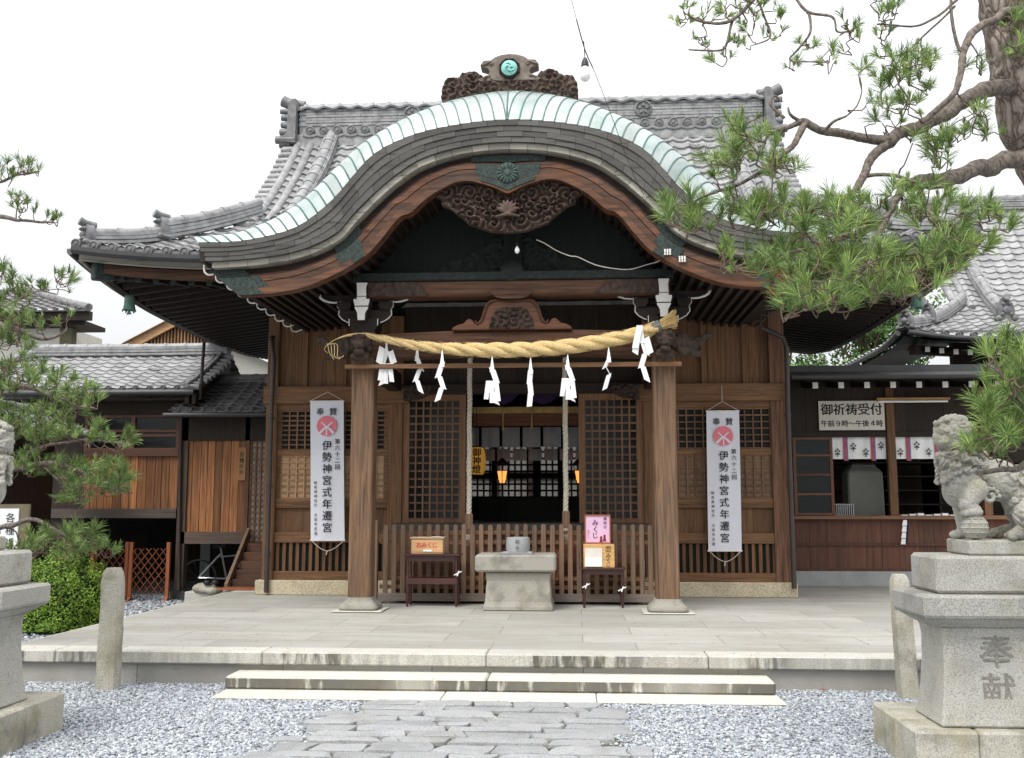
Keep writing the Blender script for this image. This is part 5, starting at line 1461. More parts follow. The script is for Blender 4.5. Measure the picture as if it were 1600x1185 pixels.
shide = [(604, 537, 600, 12.50, 0.9, 0), (652, 544, 612, 12.50, .8, 1), (691, 551, 625, 12.30, .85, 2), (769, 561, 630, 12.30, .95, 3), (829, 563, 634, 12.30, .75, 4), (887, 558, 625, 12.30, .9, 5), (951, 547, 612, 12.30, .75, 6), (1003, 512, 594, 12.24, .9, 7)]
desc = ['bunched white paper streamer at the thin end of the straw rope', 'zigzag white paper streamer with two folds half behind the rail', 'long zigzag white paper streamer next to the bell rope by the lantern', 'forked white paper streamer ending in three tails', 'narrow straight white paper streamer next to the forked one', 'broad white paper streamer hanging in front of a bell rope', 'small twisted white paper streamer pinched at its middle', 'white paper streamer looped over the thick end of the rope']
for px, py0, py1, yy, wf, kind in shide:
    a, b = at(px, py0, yy), at(px, py1, yy); H = a.z - b.z
    s = thing('paper_streamer', desc[kind], 'paper streamer', tuple(a), 'white paper streamers on the straw rope')
    m = MB(); m.prism([(a.x - .004, a.z + .03), (a.x + .004, a.z + .03), (a.x + .03, a.z - H * .30), (a.x - .03, a.z - H * .30)], yy - .003, yy); m.build('folded_stem', M['paper'], s)
    m = MB(); rg = random.Random(kind * 7 + 1)
    def leaf(cx, z0, z1, w, sk, dy, tw=.0):
        V = []
        for t in (0, .003):
            V += [(cx - w / 2, yy + dy + t, z0 + tw), (cx + w / 2, yy + dy + t + .012, z0 - tw), (cx + w / 2 + sk, yy + dy + t + .02, z1 - tw), (cx - w / 2 + sk, yy + dy + t - .008, z1 + tw)]
        m.add(V, [(0, 1, 2, 3), (7, 6, 5, 4), (0, 4, 5, 1), (1, 5, 6, 2), (2, 6, 7, 3), (3, 7, 4, 0)])
    z = a.z - H * .24; sg = 1 if kind % 2 else -1; W = .085 * wf
    seg = [.28, .26, .28] if kind != 6 else [.2, .2, .34]
    ox = 0
    for q, f in enumerate(seg):
        s_ = sg * (1 if q % 2 == 0 else -1)
        if kind == 4: s_ *= .3
        leaf(a.x + ox, z + .012, z - H * f, W * (1 if kind != 6 or q != 1 else .45), s_ * .055, -.006 * q, .018 * s_)
        ox += s_ * .035; z -= H * f * .93
    if kind in (0, 3, 5):
        for dx, zz in ((-.045, .62), (.05, .66), (.0, .75)): leaf(a.x + dx, a.z - H * .5, a.z - H * min(1, zz + .3), .055, dx * .6, -.02 - abs(dx) * .2)
    if kind in (0, 7): leaf(a.x - .05, a.z - H * .1, a.z - H * .5, .07, -.04, -.03, .02); leaf(a.x + .05, a.z - H * .2, a.z - H * .5, .07, .05, -.02, -.02)
    if kind == 7: leaf(a.x - .03, a.z + .02, a.z - .26, .075, -.06, -.05)
    m.build('folded_paper', M['paper'], s)

# ---- bell ropes
for x, zt, dsc in ((-.672, 1.47, 'cream bell rope with wooden grip beside the yellow paper lantern'), (.655, 1.51, 'cream bell rope with wooden grip above the pink notice')):
    t = thing('bell_rope', dsc, 'bell rope', (x, 13.85, 1.2), 'twisted bell ropes hanging before the opening')
    m = MB(); pth = [Vector((x + .003 * math.sin(i * .2), 13.85, 3.78 - (3.78 - zt) * i / 120)) for i in range(121)]
    twist(m, pth, lambda u: .036, 3, .17, 7); m.build('twisted_rope', M['hemp'], t, smooth=60)
    m = MB(); m.lathe([(.05, 0), (.056, .01), (.054, .2), (.057, .215), (.045, .22)], (x, 13.85, zt - .21), 8); m.build('wooden_grip', M['picket_new'], t)
    m = MB()
    for k in range(14):
        a = k * .45; m.tube([(x + .03 * math.cos(a), 13.85 + .03 * math.sin(a), zt - .2), (x + .04 * math.cos(a), 13.85 + .04 * math.sin(a), zt - .42)], .009, 5)
    m.build('tassel', M['hemp'], t)

# ---- banners
def banner(x0, x1, zt, zb, yy, label, cordz, slant):
    w, h = x1 - x0, zt - zb; cx = (x0 + x1) / 2
    b = thing('hanging_banner', label, 'banner', (cx, yy, zb), 'white vertical banners on the hall front')
    m = MB(); f = lambda u, v: .008 * math.sin(v * 5 + u * 2) + .006 * math.sin(u * 9 + v * 2)
    X = lambda u, v: cx + (u - .5) * w + slant * v
    rows = [[(X(u / 10, v / 30), yy + f(u / 10, v / 30), zt - h * v / 30) for u in range(11)] for v in range(31)]
    m.grid(rows); m.build('cloth', M['cloth'], b, smooth=180)
    m = MB(); m.tube([(X(-.02, 0), yy, zt), (X(1.02, 0), yy, zt)], .008, 8); m.tube([(X(-.02, 1), yy, zb), (X(1.02, 1), yy, zb)], .011, 8); m.build('rod', M['white'], b)
    m = MB(); m.tube([(X(0, 0), yy, zt), (cx, yy + .03, zt + .14), (X(1, 0), yy, zt)], .004, 5); m.tube([(cx, yy + .03, zt + .14), (cx, yy + .04, cordz)], .004, 5)
    m.tube(spline([(X(.03, 1), yy, zb), (X(.25, 1), yy - .01, zb - .1), (X(.5, 1), yy - .01, zb - .15), (X(.75, 1), yy - .01, zb - .1), (X(.98, 1), yy, zb)], 14), .005, 5)
    m.tube([(X(.5, 1), yy - .01, zb - .15), (X(.47, 1), yy - .01, zb - .21)], .008, 5)
    m.build('cord', M['cord'], b)
    it = [('奉', .30, .078, .235), ('賛', .69, .078, .235)]
    it += [(c, .5, .322 + i * .0837, .30) for i, c in enumerate('伊勢神宮式年遷宮')]
    it += [(c, .81, .294 + i * .0457, .165) for i, c in enumerate('第六十二回')]
    it += [(c, .155, .590 + i * .032, .10) for i, c in enumerate('岐阜県神社庁')] + [(c, .155, .820 + i * .0325, .10) for i, c in enumerate('大垣市支部')]
    for i0, i1, nm in ((0, 1, 'heading'), (1, 2, 'heading'), (2, 10, 'main_line'), (10, 15, 'number_line'), (15, 21, 'small_line'), (21, 26, 'small_line')):
        m = MB()
        for c, u, v, sz in it[i0:i1]: letters(m, [(c, 0, 0, sz * w)], (X(u, v), yy + f(u, v) - .012, zt - h * v), (1, 0, 0), (0, 0, 1), (0, -1, 0), .012)
        m.build(nm, M['ink'], b)
    r = .30 * w; c = Vector((X(.5, .182), yy - .014, zt - h * .182))
    m = MB(); m.lathe([(r, .002), (r, -.002), (.001, -.002)], c, 36, 'y'); em = m.build('round_emblem', M['pinkp'], b)
    m = MB()
    P2 = lambda a, b_: (c.x + a * r, c.z + b_ * r)
    for s_ in (-1, 1):
        m.prism([P2(s_ * .52, .42), P2(s_ * .58, .34), P2(-s_ * .1, -.3), P2(-s_ * .2, -.22)], c.y - .006, c.y - .003)
        m.prism([P2(s_ * .1, -.02), P2(s_ * .0, -.15), P2(s_ * .62, -.80), P2(s_ * .78, -.62)], c.y - .0075, c.y - .0045)
    m.prism([P2(-.045, 0), P2(.045, 0), P2(.07, -.95), P2(-.07, -.95)], c.y - .009, c.y - .006)
    m.build('emblem_rays', M['cloth'], em)
banner(-3.165, -2.66, 3.145, 1.085, 14.74, 'white banner with black brush characters on the pale lattice bay', 3.29, .06)
banner(2.70, 3.172, 2.962, .95, 14.74, 'white banner with black brush characters beside the streaked corner post', 3.33, -.02)

# ---- lanterns inside
ln = thing('paper_lantern', 'glowing yellow paper lantern with black characters inside the hall', 'lantern', (-.75, 15.6, 2.05))
m = MB(); pr = []
for i in range(25):
    t = i / 24; pr.append((.10 + .045 * math.sin(math.pi * min(1, max(0, t))) ** .5 + .003 * (i % 2), .42 * t))
m.lathe(pr, (-.75, 15.6, 2.07), 28); m.build('shade', M['lantern'], ln, smooth=60)
m = MB(); m.lathe([(.10, -.02), (.10, .012)], (-.75, 15.6, 2.07), 24); m.build('hoop', M['black'], ln); m = MB(); m.lathe([(.10, -.01), (.10, .02)], (-.75, 15.6, 2.49), 24); m.tube([(-.75, 15.6, 2.5), (-.75, 15.6, 3.4)], .006, 6); m.build('hoop', M['black'], ln)
m = MB(); letters(m, [(c, 0, .13 - i * .13, .135) for i, c in enumerate('御神燈')], (-.73, 15.447, 2.28), (1, 0, 0), (0, 0, 1), (0, -1, 0), .03); m.build('characters', M['ink'], ln)
for x, dsc in ((-.445, 'lit amber glass lamp on a dark post nearer the yellow lantern'), (.86, 'lit amber glass lamp half hidden by the lattice door')):
    t = thing('standing_lamp', dsc, 'lamp', (x, 17, 1.33), 'standing lamps inside the hall')
    m = MB(); m.lathe([(.05, 0), (.075, .06), (.10, .20)], (x, 17, 1.97), 6); m.build('lamp_glass', M['flame'], t)
    m = MB(); m.lathe([(.14, 0), (.02, .1)], (x, 17, 2.29), 6); m.lathe([(.02, .0), (.06, .03)], (x, 17, 1.94), 6)
    for k in range(6):
        a = 2 * math.pi * (k + .5) / 6; m.tube([(x + .055 * math.cos(a), 17 + .055 * math.sin(a), 1.97), (x + .13 * math.cos(a), 17 + .13 * math.sin(a), 2.3)], .008, 5)
    m.lathe([(.08, 0), (.08, .03), (.018, .05), (.018, .62)], (x, 17, 1.333), 10); m.build('lamp_post', M['black'], t)

# ---- hanging bulbs, wires, bells
bw = thing('hanging_bulb', 'small bare white bulb hanging before the dark gable', 'light bulb', tuple(at(808, 390, 12.0)))
c = at(808, 388, 12.0)
m = MB(); m.lathe([(.001, -.07), (.02, -.062), (.032, -.035), (.028, -.01), (.014, .012), (.013, .03)], c, 16); m.build('bulb_glass', M['bulbglass'], bw, smooth=60)
m = MB(); m.lathe([(.017, .02), (.017, .055), (.008, .06)], c, 10); m.tube([c + Vector((0, 0, .05)), c + Vector((0, .0, .62))], .003, 5); m.build('socket', M['rubber'], bw)
m = MB(); m.tube(spline([at(x, y, yy) for x, y, yy in ((838, 375, 12.1), (850, 380, 12.1), (870, 392, 12.15), (890, 400, 12.15), (903, 402, 12.15), (930, 414, 12.2), (960, 420, 12.2), (985, 421, 12.25), (1010, 414, 12.3), (1030, 408, 12.3), (1045, 396, 12.0))], 50), .006, 5)
tag(m.build('slack_wire', M['cord']), 'slack pale wire drooping across the dark porch gable', 'wire')
for px, py in ((1043, 394), (1066, 405)):
    c = at(px, py, 11.69); t = thing('wire_insulator', 'white porcelain insulator screwed to bargeboard, upper one nearer the arch' if px < 1050 else 'white porcelain insulator screwed to bargeboard, lower one nearer the pine', 'insulator', tuple(c), 'insulators on the bargeboard')
    m = MB()
    for dx in (-.03, 0, .03): m.lathe([(.012, -.035), (.014, -.03), (.009, -.01), (.014, .0), (.009, .012), (.014, .035)], c + Vector((dx, 0, 0)), 10)
    m.build('porcelain', M['white'], t, smooth=40)
    m = MB(); m.box(c.x - .045, c.x + .045, c.y - .005, c.y + .045, c.z - .008, c.z + .008); m.build('bracket', M['gutter'], t)
cab = thing('overhead_cable', 'thin twisted overhead cable slanting down in front of the roof', 'cable', tuple(at(905, 40, 9.5)))
pts = [at(x, y, yy) for x, y, yy in ((878, -60, 9.0), (893, 0, 9.3), (913, 75, 9.6), (930, 115, 9.9), (955, 180, 10.3), (975, 235, 10.8), (993, 280, 11.2), (1006, 305, 11.6))]
m = MB(); twist(m, spline(pts, 220), lambda t: .0042, 2, .06, 4); m.build('wire_pair', M['pipe'], cab)
m = MB(); m.tube(spline(pts, 40)[8:17], .0065, 6); m.build('sleeve', M['gutter'], cab)
lb = thing('pendant_lamp', 'round white bulb under a black socket in the open sky', 'lamp', tuple(at(914, 100, 9.5)))
c = at(914, 97, 9.55)
m = MB(); m.lathe([(.036, -.05), (.04, -.045), (.034, .0), (.02, .035), (.008, .045)], c, 16); m.tube([c + Vector((0, 0, .04)), c + Vector((-.01, 0, .22))], .005, 5); m.build('socket', M['rubber'], lb, smooth=40)
m = MB(); m.lathe([(.001, -.205), (.03, -.195), (.052, -.165), (.056, -.13), (.045, -.09), (.03, -.05)], c, 18); m.build('bulb_glass', M['bulbglass'], lb, smooth=60)
for px, sg, lab in ((203, -1, 'green bronze wind bell under the roof corner above the timber house'), (1432, 1, 'green bronze wind bell under the roof corner before the tiled hall')):
    c = at(px, 463 if sg < 0 else 458, 13.6)
    t = thing('wind_bell', lab, 'wind bell', tuple(c), 'wind bells on the roof corners')
    m = MB(); m.lathe([(.02, .01), (.06, 0), (.072, -.03), (.075, -.13), (.088, -.2), (.083, -.205), (.06, -.1), (.05, -.02), (.001, -.015)], c, 16)
    for k in range(5):
        a = k * 1.257; m.tube([(c.x + .086 * math.cos(a), c.y + .086 * math.sin(a), c.z - .2), (c.x + .092 * math.cos(a), c.y + .092 * math.sin(a), c.z - .235)], [.016, .006], 6)
    m.build('bell_body', M['bell'], t, smooth=50)
    m = MB(); m.tube([c + Vector((0, 0, .01)), c + Vector((0, 0, .14))], .006, 5); m.build('hanger', M['gutter'], t)
    m = MB(); m.tube([c + Vector((0, 0, -.05)), c + Vector((0, 0, -.22))], .004, 5); m.prism([(c.x - .04, c.z - .27), (c.x + .04, c.z - .26), (c.x + .015, c.z - .22), (c.x - .02, c.z - .22)], c.y - .004, c.y + .004); m.build('clapper', M['bell'], t)

# ---- downpipes of the hall
for sg, pts, lab in ((-1, ((424, 528, 14.78), (428, 560, 14.72), (424, 640, 14.72), (419, 800, 14.72), (416, 926, 14.72)), 'brown downpipe on the hall corner beside the wooden steps'), (1, ((1190, 512, 14.7), (1224, 528, 14.7), (1229, 545, 14.7), (1231, 640, 14.7), (1236, 780, 14.7), (1241, 920, 14.7)), 'dark downpipe between the streaked corner post and the office')):
    m = MB(); pp = [at(x, y, yy) for x, y, yy in pts]
    if sg < 0: pp = [pp[0] + Vector((0, .5, .1))] + pp
    else: pp = [Vector((p.x, p.y, p.z)) for p in pp]
    t = thing('downpipe', lab, 'downpipe', tuple(pp[-1]), 'downpipes on the hall corners')
    m.tube(pp, .036, 10); m.build('pipe', M['pipe'], t, smooth=60)
    m = MB()
    for z in (.9, 1.9, 2.9):
        a = min(pp, key=lambda p: abs(p.z - z)); 
        i = next(j for j in range(len(pp) - 1) if min(pp[j].z, pp[j + 1].z) <= z <= max(pp[j].z, pp[j + 1].z)); f = (z - pp[i].z) / (pp[i + 1].z - pp[i].z); q = pp[i].lerp(pp[i + 1], f)
        m.lathe([(.044, -.02), (.044, .02)], q, 12); m.box(q.x - .008, q.x + .008, q.y, q.y + .12, q.z - .01, q.z + .01)
    m.build('clamp', M['gutter'], t)

# ---- one fallen leaf on the gravel
c = at(1286, 1075, 9.0); c.z = .034
m = MB(); m.add([c + Vector((-.03, 0, .004)), c + Vector((0, -.018, .012)), c + Vector((.035, .004, .0)), c + Vector((.002, .02, .014)), c + Vector((-.03, 0, .001)), c + Vector((0, -.018, .009)), c + Vector((.035, .004, -.003)), c + Vector((.002, .02, .011))], [(0, 1, 2, 3), (7, 6, 5, 4), (0, 4, 5, 1), (1, 5, 6, 2), (2, 6, 7, 3), (3, 7, 4, 0)])
tag(m.build('fallen_leaf', plain('dry_red_leaf', (.30, .09, .05), .7, .3)), 'single dry reddish leaf lying on the gravel beside the step', 'leaf')
# ================================================================== STONE POSTS, PEDESTALS AND LIONS
rng = random.Random(77)
for x, y, z1, lab, w, tilt in ((-3.295, 8.80, 1.05, 'rough granite boundary post standing in gravel before the clipped bush', .083, .0), (3.555, 8.86, 1.02, 'pale granite boundary post behind the pedestal with carved characters', .075, -.03)):
    m = MB(); rows = []
    n = 16
    for k in range(30):
        z = -.08 + (z1 + .08) * k / 29
        s = w * (1.06 - .1 * (z / z1)); 
        if k > 26: s *= 1 - .16 * (k - 26) ** 1.6 / 5
        r_ = []
        for j in range(n + 1):
            a = 2 * math.pi * (j % n) / n; q = max(abs(math.cos(a)), abs(math.sin(a))); e = s / (q ** .85)
            e = min(e, s * 1.28); nn = mnoise.noise((math.cos(a) * 2 + x, math.sin(a) * 2, z * 6)) * .006 + mnoise.noise((math.cos(a) * 9, math.sin(a) * 9 + x, z * 28)) * .004
            if k == 29: e *= .8
            r_.append((x + tilt * (z / z1) + math.cos(a) * (e + nn), y + math.sin(a) * (e + nn), z))
        rows.append(r_)
    m.grid(rows); b = len(m.v) - (n + 1); m.f.append(tuple(range(b, b + n)))
    tag(m.build('boundary_post', M['granite_w'], smooth=50), lab, 'stone post', 'rough granite posts')

def pedestal(sg, y0, lab):
    """lion pedestal; sg=+1 right of the path; front face at y0"""
    X = lambda a, b: (min(sg * a, sg * b), max(sg * a, sg * b))
    p = thing('lion_pedestal', lab, 'pedestal', (sg * 3.4, y0 + .4, 0), 'granite lion pedestals beside the path')
    m = MB()
    cuts = (2.80 if sg > 0 else 2.88, 3.17, 3.62, 4.02)
    for i in range(3):
        m.box(*X(cuts[i] + .002, cuts[i + 1] - .002), y0 - .02, y0 + .36, -.05, .267); m.box(*X(cuts[i] + .002, cuts[i + 1] - .002), y0 + .364, y0 + .88, -.05, .27)
    m.build('plinth', M['granite_w'], p, bevel=.014)
    m = MB(); cx, cy = sg * 3.41, y0 + .325; rows = []
    prof = [(.271, .425, .25), (.32, .412, .238), (.45, .392, .222), (.62, .378, .21), (.78, .376, .205), (.84, .384, .212), (.862, .40, .225)]
    V = []
    for z, hx, hy in prof: V += [(cx - hx, cy - hy, z), (cx + hx, cy - hy, z), (cx + hx, cy + hy, z), (cx - hx, cy + hy, z)]
    Fs = [(k * 4 + j, k * 4 + (j + 1) % 4, k * 4 + 4 + (j + 1) % 4, k * 4 + 4 + j) for k in range(len(prof) - 1) for j in range(4)] + [(3, 2, 1, 0), tuple(range(len(V) - 4, len(V)))]
    m.add(V, Fs); m.build('body', M['granite'], p, bevel=.012)
    m = MB(); taper(m, *X(2.885, 3.935), y0 - .02, y0 + .61, .862, 1.06, [(.864, .10), (.915, .02), (.925, .0), (1.06, .0)]); m.build('corbel_slab', M['granite'], p, bevel=.016)
    m = MB(); m.box(*X(2.995, 3.83), y0 + .06, y0 + .545, 1.063, 1.292); m.build('upper_block', M['granite'], p, bevel=.02)
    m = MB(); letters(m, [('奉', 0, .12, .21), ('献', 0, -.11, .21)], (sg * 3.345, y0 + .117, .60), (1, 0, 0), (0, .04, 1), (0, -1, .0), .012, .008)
    ob = m.build('carved_characters', plain('groove_shade_dirt', (.235, .225, .20), .9, .2, 0, .3, 60), p)  # raised letters; this grey paints in groove shade as well as dirt
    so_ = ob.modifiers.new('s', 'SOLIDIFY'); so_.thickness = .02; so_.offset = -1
    return p
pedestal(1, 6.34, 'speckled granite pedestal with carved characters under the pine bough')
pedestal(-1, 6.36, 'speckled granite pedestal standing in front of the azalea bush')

def lion(sg, y0, lab):
    LX = 3.46 if sg > 0 else 3.41
    L = thing('guardian_lion', lab, 'lion statue', (sg * LX, y0 + .28, 1.294), 'carved stone guardian lions')
    m = MB(); b0 = (-.30, .38)
    m.box(min(sg * (LX - .25), sg * (LX + .34)), max(sg * (LX - .25), sg * (LX + .34)), y0 + .09, y0 + .48, 1.295, 1.385); m.build('base', M['lion'], L, bevel=.01)
    ps = []
    T = lambda c: Vector((sg * (c[0] - .345 + (.075 if c[2] < .2 and c[0] < .3 else 0)), c[1] * .9, c[2] * 1.05 + .088))
    def E(c, r, rot=0, ax='Y'):
        ps.append(('e', T(c), r, rot * sg, ax))
    def Lm(a, r0, b, r1): ps.append(('l', T(a), r0, T(b), r1))
    # trunk, chest, neck
    E((.36, 0, .36), (.24, .115, .13), .35); E((.16, 0, .36), (.135, .12, .17)); E((.12, 0, .30), (.10, .11, .12)); E((.14, 0, .5), (.11, .11, .14)); E((.52, 0, .25), (.13, .13, .16))
    # head, brow, muzzle, jaw
    E((.12, -.01, .62), (.125, .12, .115)); E((.05, -.02, .60), (.07, .085, .06)); E((.035, -.02, .655), (.05, .09, .035)); E((.01, -.02, .625), (.035, .05, .03))
    E((.035, -.02, .515), (.05, .065, .020)); E((.02, -.02, .49), (.03, .045, .02)); E((.1, -.02, .72), (.09, .07, .035))
    for s in (-1, 1):
        E((.02, s * .055 - .02, .672), (.028, .028, .022)); E((.0, s * .035 - .02, .618), (.022, .022, .018)); E((.03, s * .06 - .02, .585), (.035, .03, .016)); E((.14, s * .105, .68), (.045, .025, .035)); E((.01, s * .03 - .02, .705), (.02, .03, .02))
        # fore legs: near one raised on the ball, far one planted
        if s < 0: Lm((.2, -.10, .30), .07, (.12, -.13, .21), .05); Lm((.12, -.13, .21), .048, (.09, -.135, .175), .045); E((.075, -.14, .165), (.065, .055, .032))
        else: Lm((.14, .08, .32), .06, (.1, .09, .05), .045); E((.06, .09, .03), (.06, .05, .03))
        # haunch, hind foot
        E((.56, s * .12, .2), (.12, .06, .14)); Lm((.5, s * .15, .06), .04, (.40, s * .16, .035), .035); E((.39, s * .16, .035), (.05, .04, .03)); 
        for k in range(3): E((.355, s * .16 + (k - 1) * .025, .028), (.022, .014, .018))
    for k in range(4): E((.03, -.14 + (k - 1.5) * .024, .16), (.022, .014, .02))
    E((.085, -.14, .075), (.078, .078, .074))                                          # ball
    # mane locks: rows of curls down the neck and chest
    rg = random.Random(3)
    for s in (-1, 1):
        for r_ in range(4):
            for k in range(6):
                a = .3 + k * .36; rr = .125 + r_ * .012
                x = .14 + .10 * math.cos(a) * (.6 if r_ < 2 else 1); z = .62 - r_ * .055 + .09 * math.sin(a) * .3
                E((.07 + .036 * k, s * (.118 + .016 * math.sin(k * 2.1 + r_)), .63 - r_ * .062 - .012 * k), (.024, .022, .025))
        for k in range(4): Lm((.02 + .022 * k, s * (.05 + .018 * k), .50), .02, (.01 + .028 * k, s * (.055 + .02 * k), .36 + .02 * k), .013); E((.01 + .028 * k, s * (.055 + .02 * k), .35 + .02 * k), (.02, .018, .02))
        # scrolls on shoulder and haunch
        for c, n0, r0 in (((.27, s * .125, .26), 14, .055), ((.56, s * .178, .24), 14, .06), ((.44, s * .115, .40), 12, .045)):
            for k in range(n0):
                a = k * .55; rr = r0 * (1 - k / n0 * .8); E((c[0] + math.cos(a) * rr, c[1], c[2] + math.sin(a) * rr), (.014, .012, .014))
        for k in range(5): Lm((.36 + .05 * k, s * .10, .45 - .03 * k), .016, (.42 + .05 * k, s * .135, .36 - .03 * k), .012)
    # tail plume
    for k in range(5): Lm((.62, (k - 2) * .035, .34), .04, (.68 + .01 * (k % 2), (k - 2) * .05, .52 + .02 * (k % 3)), .03)
    # cub crouching under the body, face turned to the path
    E((.46, -.17, .15), (.075, .06, .085)); E((.44, -.225, .14), (.03, .03, .025)); E((.46, -.22, .10), (.045, .03, .03))
    for dx in (-.028, .03): E((.455 + dx, -.222, .17), (.02, .014, .016)); E((.46 + dx * 2.1, -.17, .235), (.022, .02, .02))
    Lm((.42, -.18, .06), .035, (.36, -.2, .03), .03); E((.52, -.16, .08), (.06, .05, .08))
    def chisel(co):                                      # cut locks into the mane, finer tooling elsewhere
        x, z = sg * co.x + .345, (co.z - .088) / 1.05
        mane = max(0.0, min(1.0, (z - .30) / .12)) * max(0.0, min(1.0, (.30 - x) / .08)) * (1.0 if not (x < .06 and z > .52) else .45)
        leg = max(0.0, min(1.0, (x - .30) / .1)) * .55
        q = co * 21 + Vector((mnoise.noise(co * 14), mnoise.noise(co * 14 + Vector((5, 0, 0))), mnoise.noise(co * 14 + Vector((0, 5, 0))))) * 1.6
        rid = 1 - abs(mnoise.noise(q)) * 3.2
        return (mane + leg) * .012 * rid + .0025 * mnoise.noise(co * 70)
    blobs('body', ps, .0056, M['lion'], L, 1, chisel)
    # carved joints of the ball
    mm = MB(); c = T((.085, -.14, .075))
    for k in range(-2, 3):
        zz = k * .028; rr = math.sqrt(max(.0001, .0785 ** 2 - zz ** 2)); 
        mm.tube([(c.x + rr * math.cos(t), c.y + rr * math.sin(t), c.z + zz) for t in [math.pi * 2 * i / 24 for i in range(25)]], .0045, 4, False)
        for q in range(10):
            a = q * .628 + (k % 2) * .314; mm.tube([(c.x + rr * math.cos(a), c.y + rr * math.sin(a), c.z + zz), (c.x + math.sqrt(max(.0001, .0785**2 - (zz + .028)**2)) * math.cos(a), c.y + math.sqrt(max(.0001, .0785**2 - (zz + .028)**2)) * math.sin(a), c.z + zz + .028)], .004, 4)
    mm.build('ball_pattern', M['lion'], L, local=True)
lion(1, 6.34, 'stone guardian lion with its paw on a ball behind pine needles')
lion(-1, 6.36, 'stone guardian lion standing before the white prayer notice')
# ================================================================== THE OTHER BUILDINGS
rng = random.Random(51)
def lin_roof(y0, z0, y1, z1, sag=.05):
    """front slope rising away from the camera, slightly hollow"""
    prof = [(y0 + (y1 - y0) * t, z0 + (z1 - z0) * t - sag * 4 * t * (1 - t)) for t in (0, .25, .5, .75, 1)]
    f, L = slope_table(prof)
    def pos(x, d):
        h, z, dh, dz = f(d); return Vector((x, h, z)), Vector((0, -dz, dh))
    return pos, L
def eave_rolls(par, pos, x0, x1, p, r=.045, dx=0.0):
    m = MB(); x = math.ceil(x0 / p) * p
    while x < x1:
        P, N = pos(x, 0); round_end(m, (x + dx, P.y - .01, P.z + .03), r); x += p
    P0, P1 = pos(x0 + .02, 0)[0], pos(x1 - .02, 0)[0]
    m.bar(P0 + Vector((0, .03, .0)), P1 + Vector((0, .03, .0)), .05, .03)
    return m.build('eave_tile', M['tile_d'], par, smooth=40)

# ---- long timber house on the left, open passage below
Lh = thing('timber_house', 'long timber house with pale tiled roof and glazed gallery above an open passage', 'house', (-7.6, 17, 0))
pos, L = lin_roof(16.35, 3.53, 18.1, 4.36)
m = MB(); tile_field(m, pos, -11.2, -5.6, L, p=.235, course=.19, step=.026, A=.03, clip=lambda x, d: x > -9.35 - (L - d) * .9)
pb = lambda x, d: (lambda P, N: (Vector((x, 36.2 - P.y, P.z)), Vector((0, -N.y, N.z))))(*pos(x, d))
tile_field(m, pb, -11.2, -5.6, L, p=.47, nu=2)
rf = m.build('roof', M['tile'], Lh, smooth=35, fix=False)
eave_rolls(rf, pos, -10.5, -5.65, .235)
m = MB(); ridge_stack(m, [(-9.35, 18.1, 4.37), (-7.4, 18.1, 4.36), (-5.62, 18.1, 4.37)], .24, 3, .055, .08); m.build('ridge', M['tile_r'], rf, smooth=35)
m = MB(); hp = [pos(-9.35 - (L - d) * .9, d)[0] + Vector((0, 0, .03)) for d in (.1, .7, 1.3, L)]; ridge_stack(m, hp, .18, 1, .05, .075); m.build('hip_ridge', M['tile_r'], rf, smooth=35)
m = MB()
d = .06
while d < L:
    P, N = pos(-5.6, d); m.tube([(-5.72, P.y, P.z + .02), (-5.5, P.y, P.z + .02)], .05, 10); d += .19
m.tube([pos(-5.72, d_)[0] + Vector((0, 0, .055)) for d_ in (0, .5, 1, 1.5, L)], .055, 10)
m.build('verge_roll', M['tile_r'], rf, smooth=40)
m = MB(); m.tube([(-10.6, 16.28, 3.47), (-5.55, 16.28, 3.47)], .05, 8); m.build('gutter', M['gutter'], Lh, smooth=60)
m = MB(); m.prism([(16.4, 3.4), (18.1, 4.25), (19.8, 3.4), (19.8, 3.3), (16.4, 3.3)], -5.75, -5.68, 'x'); m.prism([(16.38, 3.42), (18.1, 4.30), (18.1, 4.16), (16.38, 3.28)], -5.62, -5.56, 'x'); m.build('gable_wall', M['dark_v'], Lh)
m = MB(); m.box(-10.6, -5.6, 16.5, 17.1, 3.36, 3.40); m.build('soffit', M['dark'], Lh)
m = MB(); m.box(-10.6, -5.98, 16.98, 17.08, 3.14, 3.4); m.box(-10.6, -7.72, 16.99, 17.07, .3, 3.14); m.build('upper_wall', M['dark_v'], Lh)
gw = MB()
for z in (3.13, 2.88, 2.80, 2.56): gw.box(-7.72, -6.04, 16.96, 17.02, z - .022, z + .022)
gw.box(-7.72, -6.04, 16.93, 17.05, 2.44, 2.54)
for x in (-7.70, -6.87, -6.07): gw.box(x - .03, x + .03, 16.955, 17.03, 2.54, 3.15)
g = gw.build('window', wood('red_sash', (.13, .06, .04), 'x', .3), Lh)
m = MB(); m.box(-7.7, -6.05, 17.0, 17.01, 2.54, 3.13); m.build('pane', M['glass'], g)
m = MB(); boards(m, -7.72, -6.05, 1.54, 2.44, 16.99, .135, .04, rng, .005); m.build('golden_boarding', M['gold'], Lh); m = MB(); m.box(-7.72, -6.05, 17.032, 17.04, 1.54, 2.44); m.build('boarding_back', M['black'], Lh)
m = MB(); m.box(-8.6, -6.04, 16.94, 17.08, 1.38, 1.54); m.build('floor_beam', wood('grey_beam', (.075, .06, .048), 'x', .3), Lh)
for x in (-5.93, -8.6):
    m = MB(); m.box(x - .075, x + .075, 16.9, 17.06, .0, 3.4); ps_ = m.build('post', wood('dark_post', (.07, .045, .032), 'z', .4), Lh, bevel=.006)
    m = MB(); m.box(x - .12, x + .12, 16.86, 17.1, 0, .17); m.build('post_shoe', M['gutter'], ps_)
